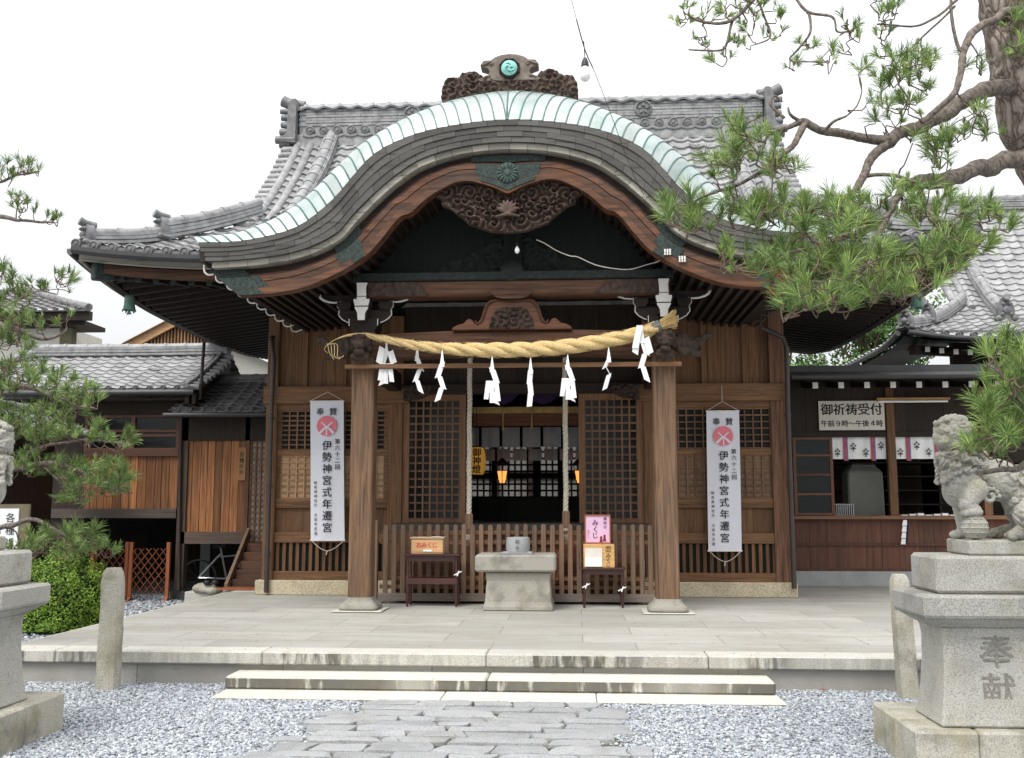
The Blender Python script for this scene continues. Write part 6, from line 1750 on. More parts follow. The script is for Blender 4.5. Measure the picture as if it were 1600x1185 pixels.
m = MB(); m.box(-12, -4.4, 21.5, 21.6, 0, 3.3); m.build('passage_back', plain('dim_passage_wall', (.035, .032, .03), .9, .1, 0, .3, 2), Lh)
m = MB(); m.box(-12, -4.4, 17.1, 21.5, 1.42, 1.5); m.build('gallery_floor', M['dark'], Lh)
m = MB(); m.box(-9.2, -8.62, 17.0, 17.05, .02, 1.4); m.box(-12, -9.2, 17.0, 17.05, 0, 3.2); m.build('lower_boarding', M['dark_v'], Lh)
for x, y, z0, z1, w in ((-6.35, 19.2, .2, 1.3, .18), (-7.9, 19.5, 0, 1.0, .5), (-7.0, 20, .1, 1.1, .3)):
    m = MB(); m.box(x - w / 2, x + w / 2, y, y + .05, z0, z1); m.prism([(x - w / 2, z1), (x + w / 2, z1), (x, z1 + .08)], y, y + .05)
    tag(m.build('stored_board', M['concrete'] if x > -6.5 else M['dark_v']), {-6.35: 'pale board leaning inside the dark passage', -7.9: 'dark board leaning deep inside the passage by the bush', -7.0: 'dark board leaning in the passage behind the orange lattice'}[x], 'board')

# ---- lower link building with orange boards, lattice door and steps
Mh = thing('link_building', 'low link building with orange brown boards and dark tiled lean-to roof', 'building', (-5.2, 17, 0))
pos2, L2 = lin_roof(16.45, 3.16, 17.75, 3.82, .03)
m = MB(); tile_field(m, pos2, -6.05, -3.9, L2, p=.21, course=.17, step=.026, A=.03)
M['tile_old'] = plain('old_dark_tile', (.17, .165, .165), .5, .4, 0, .55, 11, .15)
rf = m.build('roof', M['tile_old'], Mh, smooth=35, fix=False)
eave_rolls(rf, pos2, -6.0, -3.9, .21, .04)
m = MB(); ridge_stack(m, [(-5.75, 17.75, 3.80), (-4.8, 17.75, 3.80), (-3.9, 17.75, 3.80)], .2, 2, .05, .07); m.build('ridge', M['tile_old'], rf, smooth=35)
m = MB(); m.tube([(-6.1, 16.4, 3.10), (-3.9, 16.4, 3.10)], .045, 8); m.build('gutter', M['gutter'], Mh, smooth=60)
m = MB(); m.box(-6.0, -3.9, 16.9, 17.0, 2.7, 3.25); m.build('frieze_board', M['dark_v'], Mh)
m = MB(); boards(m, -5.91, -4.86, 1.14, 2.7, 16.94, .13, .05, rng, .005); m.build('orange_boarding', M['gold'], Mh); m = MB(); m.box(-5.91, -4.86, 16.992, 17.0, 1.14, 2.69); m.build('boarding_back', M['black'], Mh)
m = MB(); m.box(-4.86, -4.78, 16.9, 17.0, .95, 3.2); m.build('post', M['wall_v'], Mh)
m = MB(); m.box(-5.92, -4.86, 16.9, 17.02, .95, 1.15); m.build('sill_beam', wood('grey_brown_beam', (.10, .07, .055), 'x', .3), Mh)
m = MB(); lattice(m, -4.76, -4.0, .98, 2.68, 16.96, 9, 17, .03, .03); dl = m.build('lattice_door', M['lattice'], Mh)
m = MB(); m.box(-4.77, -4.0, 16.962, 16.97, .95, 2.7); m.build('door_paper', plain('grey_paper', (.30, .29, .27), .6, .4, 0, .5, 6), dl)
m = MB(); m.box(-5.9, -4.0, 18.4, 18.45, 0, 1.1); m.build('crawl_back', plain('dark_earth', (.02, .018, .016), .9, .1), Mh)
m = MB()
for k in range(5): m.box(-4.72, -3.9, 16.9 - .17 * (k + 1), 16.9 - .17 * k, .29, .96 - .135 * k)
stp = m.build('steps', wood('stair_wood', (.12, .06, .035), 'x', .35), Mh, bevel=.006)
m = MB(); m.prism([(16.9, 1.22), (16.9, 1.05), (16.0, .29), (15.88, .29), (15.88, .36)], -4.78, -4.73, 'x'); m.build('stringer', wood('pale_stringer', (.20, .13, .085), 'y', .3), stp)
pq = thing('name_plaque', 'small pale wooden name plaque on the orange boards', 'plaque', (-4.9, 16.9, 2.2))
m = MB(); m.box(-4.975, -4.835, 16.885, 16.9, 2.02, 2.58); m.build('board', wood('plaque_wood', (.33, .17, .07), 'z', .2), pq)
m = MB(); letters(m, [(c, 0, .2 - i * .1, .09) for i, c in enumerate('各種祈水')], (-4.905, 16.885, 2.26), (1, 0, 0), (0, 0, 1), (0, -1, 0)); m.build('characters', M['ink'], pq)
m = MB(); m.box(-5.35, -4.62, 15.7, 16.1, -.05, .25); m.box(-4.46, -3.9, 15.3, 15.9, .27, .296)
tag(m.build('concrete_pad', M['granite_l'], bevel=.01), kind='structure')
m = MB(); m.box(-4.75, -3.95, 15.45, 15.8, .296, .325); tag(m.build('wooden_board', M['rust'], bevel=.005), 'flat orange board lying at the foot of the wooden steps', 'board')
rk = blobs('shoe_stone', [('e', Vector((-5.05, 15.75, .3)), (.2, .12, .09)), ('e', Vector((-4.9, 15.72, .27)), (.15, .12, .07))], .02, M['granite_w'], None, 1, .012, 12); tag(rk, 'rounded shoe stone beside the wooden steps', 'stone')
m = MB()
for dx in (0, .13): m.lathe([(.05, 0), (.058, .02), (.05, .05), (.02, .06)], (-4.98 + dx, 15.66, .375), 10)
tag(m.build('cloth_bundle', M['rubber'], smooth=60), 'small dark bundle lying on the rounded stone', 'bundle')
def bicycle(x, y, lab):
    t = thing('bicycle', lab, 'bicycle', (x, y, 0))
    for dx in (-.5, .5):
        m = MB(); m.tube([(x + dx + .31 * math.cos(a), y, .33 + .31 * math.sin(a)) for a in [2 * math.pi * i / 28 for i in range(29)]], .018, 6, False)
        for k in range(10): a = k * .628; m.tube([(x + dx, y, .33), (x + dx + .3 * math.cos(a), y, .33 + .3 * math.sin(a))], .003, 3)
        m.build('wheel', M['gutter'], t)
    m = MB(); F_ = lambda a, b: m.tube([(x + a[0], y, a[1]), (x + b[0], y, b[1])], .016, 6)
    F_((-.5, .33), (-.12, .75)); F_((-.12, .85), (0, .32)); F_((0, .32), (.38, .72)); F_((-.13, .7), (.38, .75)); F_((.36, .9), (.5, .33)); F_((-.5, .33), (0, .32)); m.build('frame', M['steel'], t)
    m = MB(); m.bar((x - .25, y, .87), (x - .02, y, .88), .12, .05); m.build('saddle', M['rubber'], t)
    m = MB(); m.tube([(x + .3, y - .25, .98), (x + .36, y, .95), (x + .3, y + .25, .98)], .013, 6); m.build('handlebar', M['steel'], t)
bicycle(-5.35, 17.6, 'bicycle parked in the dark space under the link building')

# ---- orange lattice gates
for x0, x1, y, lab in ((-6.67, -6.03, 16.68, 'orange lattice gate closing the passage beside the dark post'), (-7.42, -6.82, 16.85, 'orange lattice gate partly hidden behind the clipped bush')):
    t = thing('lattice_gate', lab, 'gate', ((x0 + x1) / 2, y, 0), 'folding lattice gates in the passage')
    for x in (x0, x1):
        m = MB(); m.box(x - .03, x + .03, y - .03, y + .03, .02, .98); m.prism([(y - .12, 0), (y + .12, 0), (y + .03, .08), (y - .03, .08)], x - .025, x + .025, 'x'); m.build('post', M['rust'], t, bevel=.004)
    m = MB(); s = .125; z0, z1 = .14, .88
    n = int((x1 - x0 + z1 - z0) / s) + 1
    for dr, yy in ((1, y - .008), (-1, y + .008)):
        for k in range(-n, n):
            xa = x0 + k * s
            a = (xa, z0) if dr > 0 else (xa, z1); b = (xa + (z1 - z0) * .8, z1) if dr > 0 else (xa + (z1 - z0) * .8, z0)
            def clipx(p, q, X): 
                f = (X - p[0]) / (q[0] - p[0]); return (X, p[1] + f * (q[1] - p[1]))
            if b[0] <= x0 + .03 or a[0] >= x1 - .03: continue
            if a[0] < x0 + .03: a = clipx(a, b, x0 + .03)
            if b[0] > x1 - .03: b = clipx(a, b, x1 - .03)
            m.bar((a[0], yy, a[1]), (b[0], yy, b[1]), .008, .026, (0, 1, 0))
    m.build('trellis', M['rust'], t)

# ---- things far left
gb = thing('gabled_house', 'far house with a fresh wooden gable above the tiled ridge', 'house', (-9.1, 24.5, 0))
m = MB(); m.box(-10.3, -7.9, 24.3, 28, 0, 5.62); m.build('wall', M['plaster'], gb)
m = MB(); m.prism([(-10.1, 5.62), (-8.1, 5.62), (-9.1, 6.12)], 24.35, 24.45); m.build('gable_slats', M['wall_v'], gb)
m = MB()
for i in range(22):
    x = -10.0 + i * .085; h = 5.64 + max(0, .44 - abs(x + 9.1) * .49); m.box(x, x + .03, 24.28, 24.35, 5.6, h)
m.build('slats', M['tan'], gb)
m = MB()
for s in (-1, 1): m.bar((-9.1, 24.2, 6.22), (-9.1 + s * 1.35, 24.2, 5.52), .25, .09, (0, 1, 0))
m.build('verge_board', M['newwood'], gb)
m = MB()
for s in (-1, 1):
    m.grid([[(-9.1, 24.05, 6.30), (-9.1 + s * 1.5, 24.05, 5.53)], [(-9.1, 28, 6.30), (-9.1 + s * 1.5, 28, 5.53)]])
m.build('roof', M['tile'], gb)
fh = thing('tiled_house', 'cream house with dark tiled eave seen beyond the timber house roof', 'house', (-12, 22, 0))
posf, Lf = lin_roof(21.3, 5.9, 23.0, 6.75)
m = MB(); tile_field(m, posf, -15, -9.95, Lf, p=.25, course=.22, nu=5, clip=lambda x, d: x < -9.95 - 2.5 * d / Lf); r_ = m.build('roof', M['tile_old'], fh, smooth=35, fix=False)
eave_rolls(r_, posf, -15, -10, .25, .05)
m = MB(); m.tube([posf(-9.97 - 2.5 * d / Lf, d)[0] + Vector((0, 0, .06)) for d in (0, .6, 1.2, Lf)], .09, 10); m.build('verge_roll', M['tile_old'], r_, smooth=40)
m = MB(); m.box(-15, -10.0, 21.4, 21.55, 5.7, 5.9); m.box(-15, -10.2, 21.6, 22.6, 5.62, 5.72); m.build('eave_board', M['dark'], fh)
m = MB(); m.box(-15, -10.95, 22.0, 24, 0, 5.7); m.build('wall', M['plaster'], fh)
m = MB(); m.box(-10.95, -10.68, 21.95, 22.2, 0, 5.7); m.build('post', plain('mossy_post', (.16, .15, .10), .8, .2), fh)
cg = thing('tiled_gate_roof', 'short tiled roof running back behind the pine boughs', 'roof', (-7.9, 15.4, 0))
prof = [(0, 2.72), (.35, 2.86), (.75, 3.05)]; ff, Lg = slope_table(prof)
def posg(y, d):
    h, z, dh, dz = ff(d); return Vector((-7.15 - h, y, z)), Vector((dz, 0, dh))
m = MB(); tile_field(m, posg, 14.3, 16.3, Lg, p=.22, course=.18, step=.03, A=.035); rr = m.build('roof_tiles', M['tile_old'], cg, smooth=35, fix=False)
m = MB()
y = 14.35
while y < 16.3: round_end(m, (-7.13, y, 2.75), .05, 'x', 1); y += .22
m.build('eave_tile', M['tile_d'], rr, smooth=40)
m = MB(); ridge_stack(m, [(-7.9, 14.3, 3.03), (-7.9, 16.3, 3.03)], .2, 2, .05, .07); m.build('ridge', M['tile_old'], rr, smooth=35)
m = MB(); m.box(-8.0, -7.85, 14.4, 16.2, 0, 3.0); m.build('wall', M['dark_v'], cg)

# ---- reception office on the right
OYF = 17.0
Of = thing('reception_office', 'dark timber reception office with white rafter ends and open counter windows', 'office', (6.3, OYF, PZ))
m = MB(); m.box(4.2, 9.6, OYF - .9, OYF + 3.2, 3.74, 3.80); m.build('roof', M['gutter'], Of)
m = MB(); m.box(4.2, 9.6, OYF - .98, OYF - .9, 3.60, 3.79); m.tube([(4.2, OYF - 1.02, 3.62), (9.6, OYF - 1.02, 3.62)], .06, 8); m.build('eave_fascia', M['gutter'], Of, smooth=40)
x = 4.62
while x < 9.5:
    m = MB(); m.bar((x, OYF - .78, 3.50), (x, OYF + .2, 3.62), .075, .09); rfo = m.build('rafter', M['dark_y'], Of)
    m = MB(); m.box(x - .042, x + .042, OYF - .80, OYF - .78, 3.45, 3.545); m.build('white_end', M['white'], rfo); x += .405
m = MB(); boards(m, 4.0, 9.6, 2.80, 3.72, OYF, .55, .06, rng); m.build('upper_boarding', M['dark_v'], Of)
m = MB(); m.box(4.0, 9.6, OYF - .03, OYF + .06, 2.72, 2.80); m.build('window_head', M['dark'], Of)
m = MB(); m.box(4.0, 9.6, OYF - .12, OYF + .25, 1.37, 1.43); m.build('counter', wood('counter_wood', (.17, .085, .045), 'x', .3, .45), Of, bevel=.006)
m = MB(); boards(m, 4.0, 9.6, .53, 1.37, OYF + .01, .55, .05, rng); m.box(4.0, 9.6, OYF - .012, OYF + .01, .94, .985); m.box(4.0, 9.6, OYF - .015, OYF + .01, .53, .575); m.build('dado', wood('red_dado', (.115, .05, .032), 'z', .35), Of)
m = MB(); m.box(3.9, 9.6, OYF - .08, OYF + .4, PZ, .53); m.build('concrete_base', M['concrete'], Of, bevel=.01)
for x in (6.0, 7.5): 
    m = MB(); m.box(x - .065, x + .065, OYF - .05, OYF + .06, 1.43, 3.6); m.build('post', M['wall_v'], Of)
sw = MB()
for x in (4.42, 5.02): sw.box(x - .025, x + .025, OYF - .02, OYF + .02, 1.43, 2.72)
for z in (1.455, 1.78, 2.10, 2.42, 2.7): sw.box(4.44, 5.0, OYF - .018, OYF + .018, z - .016, z + .016)
swo = sw.build('sliding_window', wood('sash', (.15, .07, .04), 'z', .3), Of)
m = MB(); m.box(4.44, 5.0, OYF - .003, OYF + .003, 1.45, 2.7); m.build('pane', M['glass'], swo)
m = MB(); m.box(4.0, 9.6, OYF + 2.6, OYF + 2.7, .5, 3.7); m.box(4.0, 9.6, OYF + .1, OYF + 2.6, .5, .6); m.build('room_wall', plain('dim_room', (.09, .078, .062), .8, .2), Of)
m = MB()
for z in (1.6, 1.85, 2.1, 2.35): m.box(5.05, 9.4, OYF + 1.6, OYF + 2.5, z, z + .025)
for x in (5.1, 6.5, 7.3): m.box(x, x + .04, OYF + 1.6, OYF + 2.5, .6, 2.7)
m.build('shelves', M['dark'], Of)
# short curtain with ribbons and leaf crests
NV = thing('shop_curtain', 'short white curtain with red ribbons and dark leaf crests over the counter', 'curtain', (5.6, OYF, 2.36))
m = MB()
for a, b in ((4.45, 4.98), (5.05, 5.93), (6.07, 7.42)):
    n = int((b - a) / .04); m.grid([[(a + (b - a) * i / n, OYF + .05 + .012 * math.sin(i * 1.1 + k), z) for i in range(n + 1)] for k, z in enumerate((2.73, 2.55, 2.36))])
m.build('cloth', M['paper'], NV, smooth=180)
for x in (4.80, 5.27, 5.72, 6.29, 6.75, 7.2):
    m = MB(); m.box(x - .036, x + .006, OYF + .02, OYF + .026, 2.33, 2.725); rb = m.build('ribbon', plain('red_ribbon', (.42, .10, .12), .7, .2), NV)
    m = MB(); m.box(x + .006, x + .036, OYF + .02, OYF + .026, 2.33, 2.725); m.build('purple_half', plain('violet_ribbon', (.22, .14, .30), .7, .2), rb)
m = MB()
for i, (x, z) in enumerate(((4.67, 2.45), (4.91, 2.56), (5.14, 2.47), (5.40, 2.56), (5.60, 2.47), (5.85, 2.58), (6.16, 2.47), (6.43, 2.58), (6.62, 2.47), (6.88, 2.57))):
    for dz, dx, w in ((.05, 0, .02), (.02, -.03, .02), (.02, .03, .02), (-.02, 0, .025), (-.03, -.03, .014), (-.03, .03, .014)):
        m.prism([(x + dx - w, z + dz), (x + dx, z + dz - w), (x + dx + w, z + dz), (x + dx, z + dz + w)], OYF + .028, OYF + .032)
    m.prism([(x - .006, z - .075), (x + .006, z - .075), (x + .006, z), (x - .006, z)], OYF + .028, OYF + .032)
m.build('leaf_crest', plain('grey_print', (.12, .13, .14), .7, .2), NV)
sgn = thing('reception_sign', 'white board sign in black Japanese characters above the counter window', 'sign', (5.36, OYF - .04, 2.84))
m = MB(); m.box(4.835, 5.905, OYF - .05, OYF - .025, 2.835, 3.32); m.build('board', plain('cream_board', (.66, .63, .56), .6, .3, 0, .05), sgn)
m = MB(); letters(m, [(c, -.405 + i * .202, .1, .205) for i, c in enumerate('御祈祷受付')], (5.37, OYF - .05, 3.08), (1, 0, 0), (0, 0, 1), (0, -1, 0), .02)
letters(m, [(c, -.45 + i * .1125, -.135, .115) for i, c in enumerate('午前９時～午後４時')], (5.37, OYF - .05, 3.08), (1, 0, 0), (0, 0, 1), (0, -1, 0), .02)
m.build('lettering', M['ink'], sgn)
lt = thing('tube_light', 'slim fluorescent tube fitting fixed under the office eave', 'lamp', (6.35, OYF - .1, 3.3))
m = MB(); m.box(5.77, 6.95, OYF - .14, OYF - .06, 3.325, 3.36); m.build('fitting', plain('ochre_fitting', (.38, .22, .07), .5, .4), lt)
m = MB(); m.tube([(5.8, OYF - .1, 3.30), (6.92, OYF - .1, 3.30)], .019, 10); m.build('tube', M['bulbglass'], lt, smooth=60)
hd = thing('covered_cabinet', 'tall object under a grey sheet inside the office window', 'covered cabinet', (5.65, OYF + .7, 1.43))
m = MB(); taper(m, 5.36, 5.98, OYF + .35, OYF + .8, .62, 2.30, [(.62, 0), (1.8, .015), (2.14, .02), (2.2, .05), (2.22, .10), (2.30, .11)]); m.build('sheet', M['gray_cloth'], hd, bevel=.03)
ck = thing('striped_pad', 'dark striped pad leaning on the sill by the sliding window', 'pad', (5.23, OYF + .1, 1.43))
m = MB(); m.box(5.07, 5.39, OYF + .12, OYF + .17, 1.432, 1.62); m.build('pad', plain('pale_pad', (.45, .46, .45), .7, .2), ck)
m = MB()
for i in range(9): m.box(5.085 + i * .034, 5.10 + i * .034, OYF + .112, OYF + .12, 1.44, 1.61)
m.build('stripe', M['ink'], ck)
m = MB()
for i in range(8): m.box(6.12 + i * .13, 6.22 + i * .13, OYF + .0, OYF + .12, 1.431, 1.445 + .012 * (i % 3))
tag(m.build('paper_slips', M['paper']), 'row of white paper slips lying along the counter', 'papers', kind='stuff')
tl = thing('paper_tail', 'white folded paper strip with purple edge hanging below the counter', 'paper strip', (6.12, OYF - .14, 1.3))
m = MB()
for k in range(4): m.add([(6.10 - .012 * k, OYF - .135, 1.36 - .1 * k), (6.165 - .012 * k, OYF - .135, 1.36 - .1 * k), (6.15 - .012 * k, OYF - .142, 1.27 - .1 * k), (6.075 - .012 * k, OYF - .142, 1.27 - .1 * k), (6.10 - .012 * k, OYF - .13, 1.36 - .1 * k), (6.165 - .012 * k, OYF - .13, 1.36 - .1 * k), (6.15 - .012 * k, OYF - .137, 1.27 - .1 * k), (6.075 - .012 * k, OYF - .137, 1.27 - .1 * k)], [(0, 1, 2, 3), (7, 6, 5, 4), (0, 4, 5, 1), (1, 5, 6, 2), (2, 6, 7, 3), (3, 7, 4, 0)])
m.build('strip', M['paper'], tl)
m = MB(); m.bar((6.175, OYF - .13, 1.37), (6.13, OYF - .135, .98), .012, .03); m.build('edge', M['purple'], tl)

# ---- tiled building behind the office
Rb = thing('tiled_hall', 'hall with pale tiled hipped roof and white rafter ends behind the office', 'building', (9, 20, 0))
RX0, RYF = 6.72, 18.4
RP = [(0, 4.62), (.7, 4.90), (1.4, 5.28), (2.1, 5.85), (2.9, 6.75), (3.9, 8.12)]
rf_, RL = slope_table(RP)
def up2(a): return .16 * max(0, 1 - a / 1.6) ** 2
def posR(x, d):
    h, z, dh, dz = rf_(d); return Vector((x, RYF + h, z + up2(x - RX0) * max(0, 1 - h / 2))), Vector((0, -dz, dh))
def posS(y, d):
    h, z, dh, dz = rf_(d); return Vector((RX0 + h, y, z + up2(y - RYF) * max(0, 1 - h / 2))), Vector((-dz, 0, dh))
m = MB(); tile_field(m, posR, RX0, 13.5, RL, p=.25, course=.21, step=.03, clip=lambda x, d: (x - RX0 > rf_(d)[0] - .03) if rf_(d)[0] < 1.7 else x > RX0 + 1.55)
tile_field(m, posS, RYF, 26, 2.1, p=.25, course=.21, step=.03, clip=lambda y, d: (y - RYF > rf_(d)[0] - .03))
rf = m.build('roof', M['tile'], Rb, smooth=35, fix=False)
eave_rolls(rf, posR, RX0 + .15, 13, .25, .06)
hp = []
for k in range(9):
    q = .12 + 1.65 * k / 8; lo = 0
    while rf_(lo)[0] < q: lo += .01
    hp.append(posR(RX0 + q, lo)[0] + Vector((0, 0, .03)))
m = MB(); ridge_stack(m, hp, .22, 3, .05, .08); m.build('hip_ridge', M['tile_r'], rf, smooth=35)
for c_, w_, h_ in ((hp[0] + Vector((0, 0, -.05)), .3, .34), (hp[3] + Vector((0, 0, .02)), .28, .36)):
    m = MB(); ogre(m, c_, w_, h_, (-1, -1)); m.build('ogre_tile', M['tile_d'], rf, smooth=40)
m = MB(); dp = [posR(RX0 + 2.3, d)[0] + Vector((0, 0, .03)) for d in (1.25, 1.9, 2.6, 3.4, RL)]; ridge_stack(m, dp, .24, 4, .05, .085); m.build('descending_ridge', M['tile_r'], rf, smooth=35)
m = MB(); ogre(m, dp[0] + Vector((0, -.06, -.06)), .36, .42, (0, -1)); m.build('ridge_foot_tile', M['tile_d'], rf, smooth=40)
m = MB()
for xx in (1.62, 1.86): m.tube([posR(RX0 + xx, 1.75 + (RL - 1.75) * i / 8)[0] + Vector((0, 0, .05)) for i in range(9)], .08, 10)
m.build('verge_roll', M['tile_r'], rf, smooth=40)
m = MB(); ridge_stack(m, [(RX0 + 1.4, RYF + 3.9, 8.08), (RX0 + 4, RYF + 3.9, 8.08), (13.5, RYF + 3.9, 8.08)], .28, 5, .055, .09); m.build('ridge', M['tile_r'], rf, smooth=35)
m = MB(); m.tube([posR(x, 0)[0] + Vector((0, -.04, -.05)) for x in [RX0 + .1 + .4 * i for i in range(17)]], .05, 8); m.tube([posS(y, 0)[0] + Vector((-.04, 0, -.05)) for y in [RYF + .1 + .4 * i for i in range(18)]], .05, 8); m.build('gutter', M['gutter'], Rb, smooth=60)
m = MB(); m.grid([[posR(RX0 + .05 + .5 * i, 0)[0] + Vector((0, .05, -.12)) for i in range(14)], [Vector((RX0 + .9 + .46 * i, RYF + 1.5, 4.75)) for i in range(14)]])
m.grid([[posS(RYF + .05 + .5 * i, 0)[0] + Vector((.05, 0, -.12)) for i in range(14)], [Vector((RX0 + 1.5, RYF + 1.0 + .46 * i, 4.75)) for i in range(14)]]); m.build('soffit', M['dark_y'], Rb)
for i in range(16):
    x = RX0 + .55 + i * .255; z = posR(x, 0)[0].z - .24
    m = MB(); m.bar((x, RYF + .35, z), (x, RYF + 1.5, z + .2), .07, .08); r2 = m.build('rafter', M['dark_y'], Rb)
    m = MB(); m.box(x - .042, x + .042, RYF + .325, RYF + .35, z - .05, z + .045); m.build('white_end', M['white'], r2)
m = MB(); m.bar((RX0 + .25, RYF + .25, 4.42), (RX0 + 1.4, RYF + 1.4, 4.55), .13, .17); m.build('hip_beam', M['dark'], Rb)
m = MB(); m.box(RX0 + 1.4, 13, RYF + 1.4, RYF + 1.6, 0, 4.8); m.build('wall', M['dark_v'], Rb)
# ---- pale wall with frame and roof, added to give the back lattice light squares
hb_ = thing('lattice_backdrop', 'pale wall added behind the hall for the light squares of its back lattice', 'building', (0, 24, 0))
m = MB(); m.box(-3, 3, 24, 24.2, 0, 4.2); m.build('wall', plain('grey_plaster', (.2, .19, .18), .85, .2, 0, .3, 2), hb_)
m = MB(); m.box(-3.2, 3.2, 23.9, 24.0, 2.3, 2.42); m.box(-3.2, 3.2, 23.9, 24, 1.1, 1.25)
for x in (-1.1, -.3, .5, 1.3): m.box(x - .06, x + .06, 23.92, 24, 0, 4.2)
m.build('timber_frame', M['dark'], hb_)
m = MB(); m.grid([[(-3.6, 23.4, 4.1), (3.6, 23.4, 4.1)], [(-3.6, 26, 5.4), (3.6, 26, 5.4)]]); m.build('roof', M['tile'], hb_)
# ---- notice at the left edge
ns = thing('notice_sign', 'white prayer notice on an olive board behind a lion pedestal', 'sign', (-4.6, 9.2, 0))
p = at(30, 795, 9.2); q = at(45, 788, 9.2)
m = MB(); m.box(p.x - .75, q.x, 9.21, 9.24, .95, q.z); m.build('backing_board', plain('olive_board', (.16, .14, .085), .7, .3), ns)
m = MB(); m.box(p.x - .6, p.x, 9.195, 9.208, 1.02, p.z); m.build('sheet', M['paper'], ns)
m = MB(); letters(m, [('各', 0, 0, .095), ('種', 0, -.115, .095), ('祈', 0, -.23, .095), ('祷', 0, -.345, .095)], (p.x - .075, 9.195, p.z - .085), (1, 0, 0), (0, 0, 1), (0, -1, 0), .0)
letters(m, [('受', 0, 0, .095), ('付', 0, -.115, .095)], (p.x - .22, 9.195, p.z - .2), (1, 0, 0), (0, 0, 1), (0, -1, 0), .0); m.build('lettering', M['ink'], ns)
for x in (p.x - .6, p.x - .3):
    m = MB(); m.box(x - .03, x + .03, 9.24, 9.29, 0, 1.4); m.build('post', M['dark_v'], ns)
# ---- downpipe of the timber house
pts = [at(x, y, yy) for x, y, yy in ((319, 535, 16.6), (317, 560, 16.5), (313, 622, 16.5), (288, 640, 16.75), (283, 655, 16.85), (280, 800, 16.85), (279, 922, 16.85))]
m = MB(); m.tube(pts, .03, 8); tag(m.build('downpipe', M['pipe'], smooth=60), 'crooked downpipe stepping down between the timber house and link building', 'downpipe')
# ================================================================== PINES, BUSH, TREES
def tube_rough(m, pts, rs, n=10, amp=.12, seed=0.0):
    b = len(m.v); m.tube(pts, rs, n)
    for i in range(b, len(m.v)):
        k = min((i - b) // n, len(pts) - 1); p = Vector(m.v[i]); c = Vector(pts[k]); d = p - c
        m.v[i] = tuple(c + d * (1 + amp * mnoise.noise(p * (1.2 / max(.03, rs[k])) + Vector((seed, 0, 0))) + amp * .5 * mnoise.noise(p * (4 / max(.03, rs[k])))))
def needles(name, tufts, mat, parent, seed, width=.0032):
    """tufts: (point, direction, size, count, spread)"""
    rs = np.random.RandomState(seed); B, D, Ln = [], [], []
    for p, d, s, n, spread in tufts:
        d = np.array(d) / np.linalg.norm(d)
        v = rs.normal(size=(n, 3)); v /= np.linalg.norm(v, axis=1)[:, None]
        t = rs.rand(n)                                     # position along the shoot
        ang = spread * (0.35 + .65 * rs.rand(n))
        perp = v - d * (v @ d)[:, None]; perp /= np.maximum(1e-6, np.linalg.norm(perp, axis=1))[:, None]
        dirs = d * np.cos(ang)[:, None] + perp * np.sin(ang)[:, None]
        B.append(np.array(p) + d * (t * s * .55)[:, None]); D.append(dirs); Ln.append(s * rs.uniform(.65, 1.12, n))
    B, D, Ln = np.concatenate(B), np.concatenate(D), np.concatenate(Ln); n = len(B)
    side = np.cross(D, rs.normal(size=(n, 3))); side /= np.maximum(1e-6, np.linalg.norm(side, axis=1))[:, None]
    mid = B + D * (Ln * .55)[:, None] + np.c_[np.zeros(n), np.zeros(n), Ln * .03]
    tip = B + D * Ln[:, None] - np.c_[np.zeros(n), np.zeros(n), Ln * .06]
    w = width * rs.uniform(.8, 1.25, n)[:, None] * .5
    V = np.stack([B - side * w * .8, B + side * w * .8, mid + side * w, mid - side * w, tip], 1)
    Q = np.arange(n)[:, None] * 5
    F = np.concatenate([Q + np.array([[0, 1, 2]]), Q + np.array([[0, 2, 3]]), Q + np.array([[3, 2, 4]])])
    return np_mesh(name, V.reshape(-1, 3), F, mat, parent)
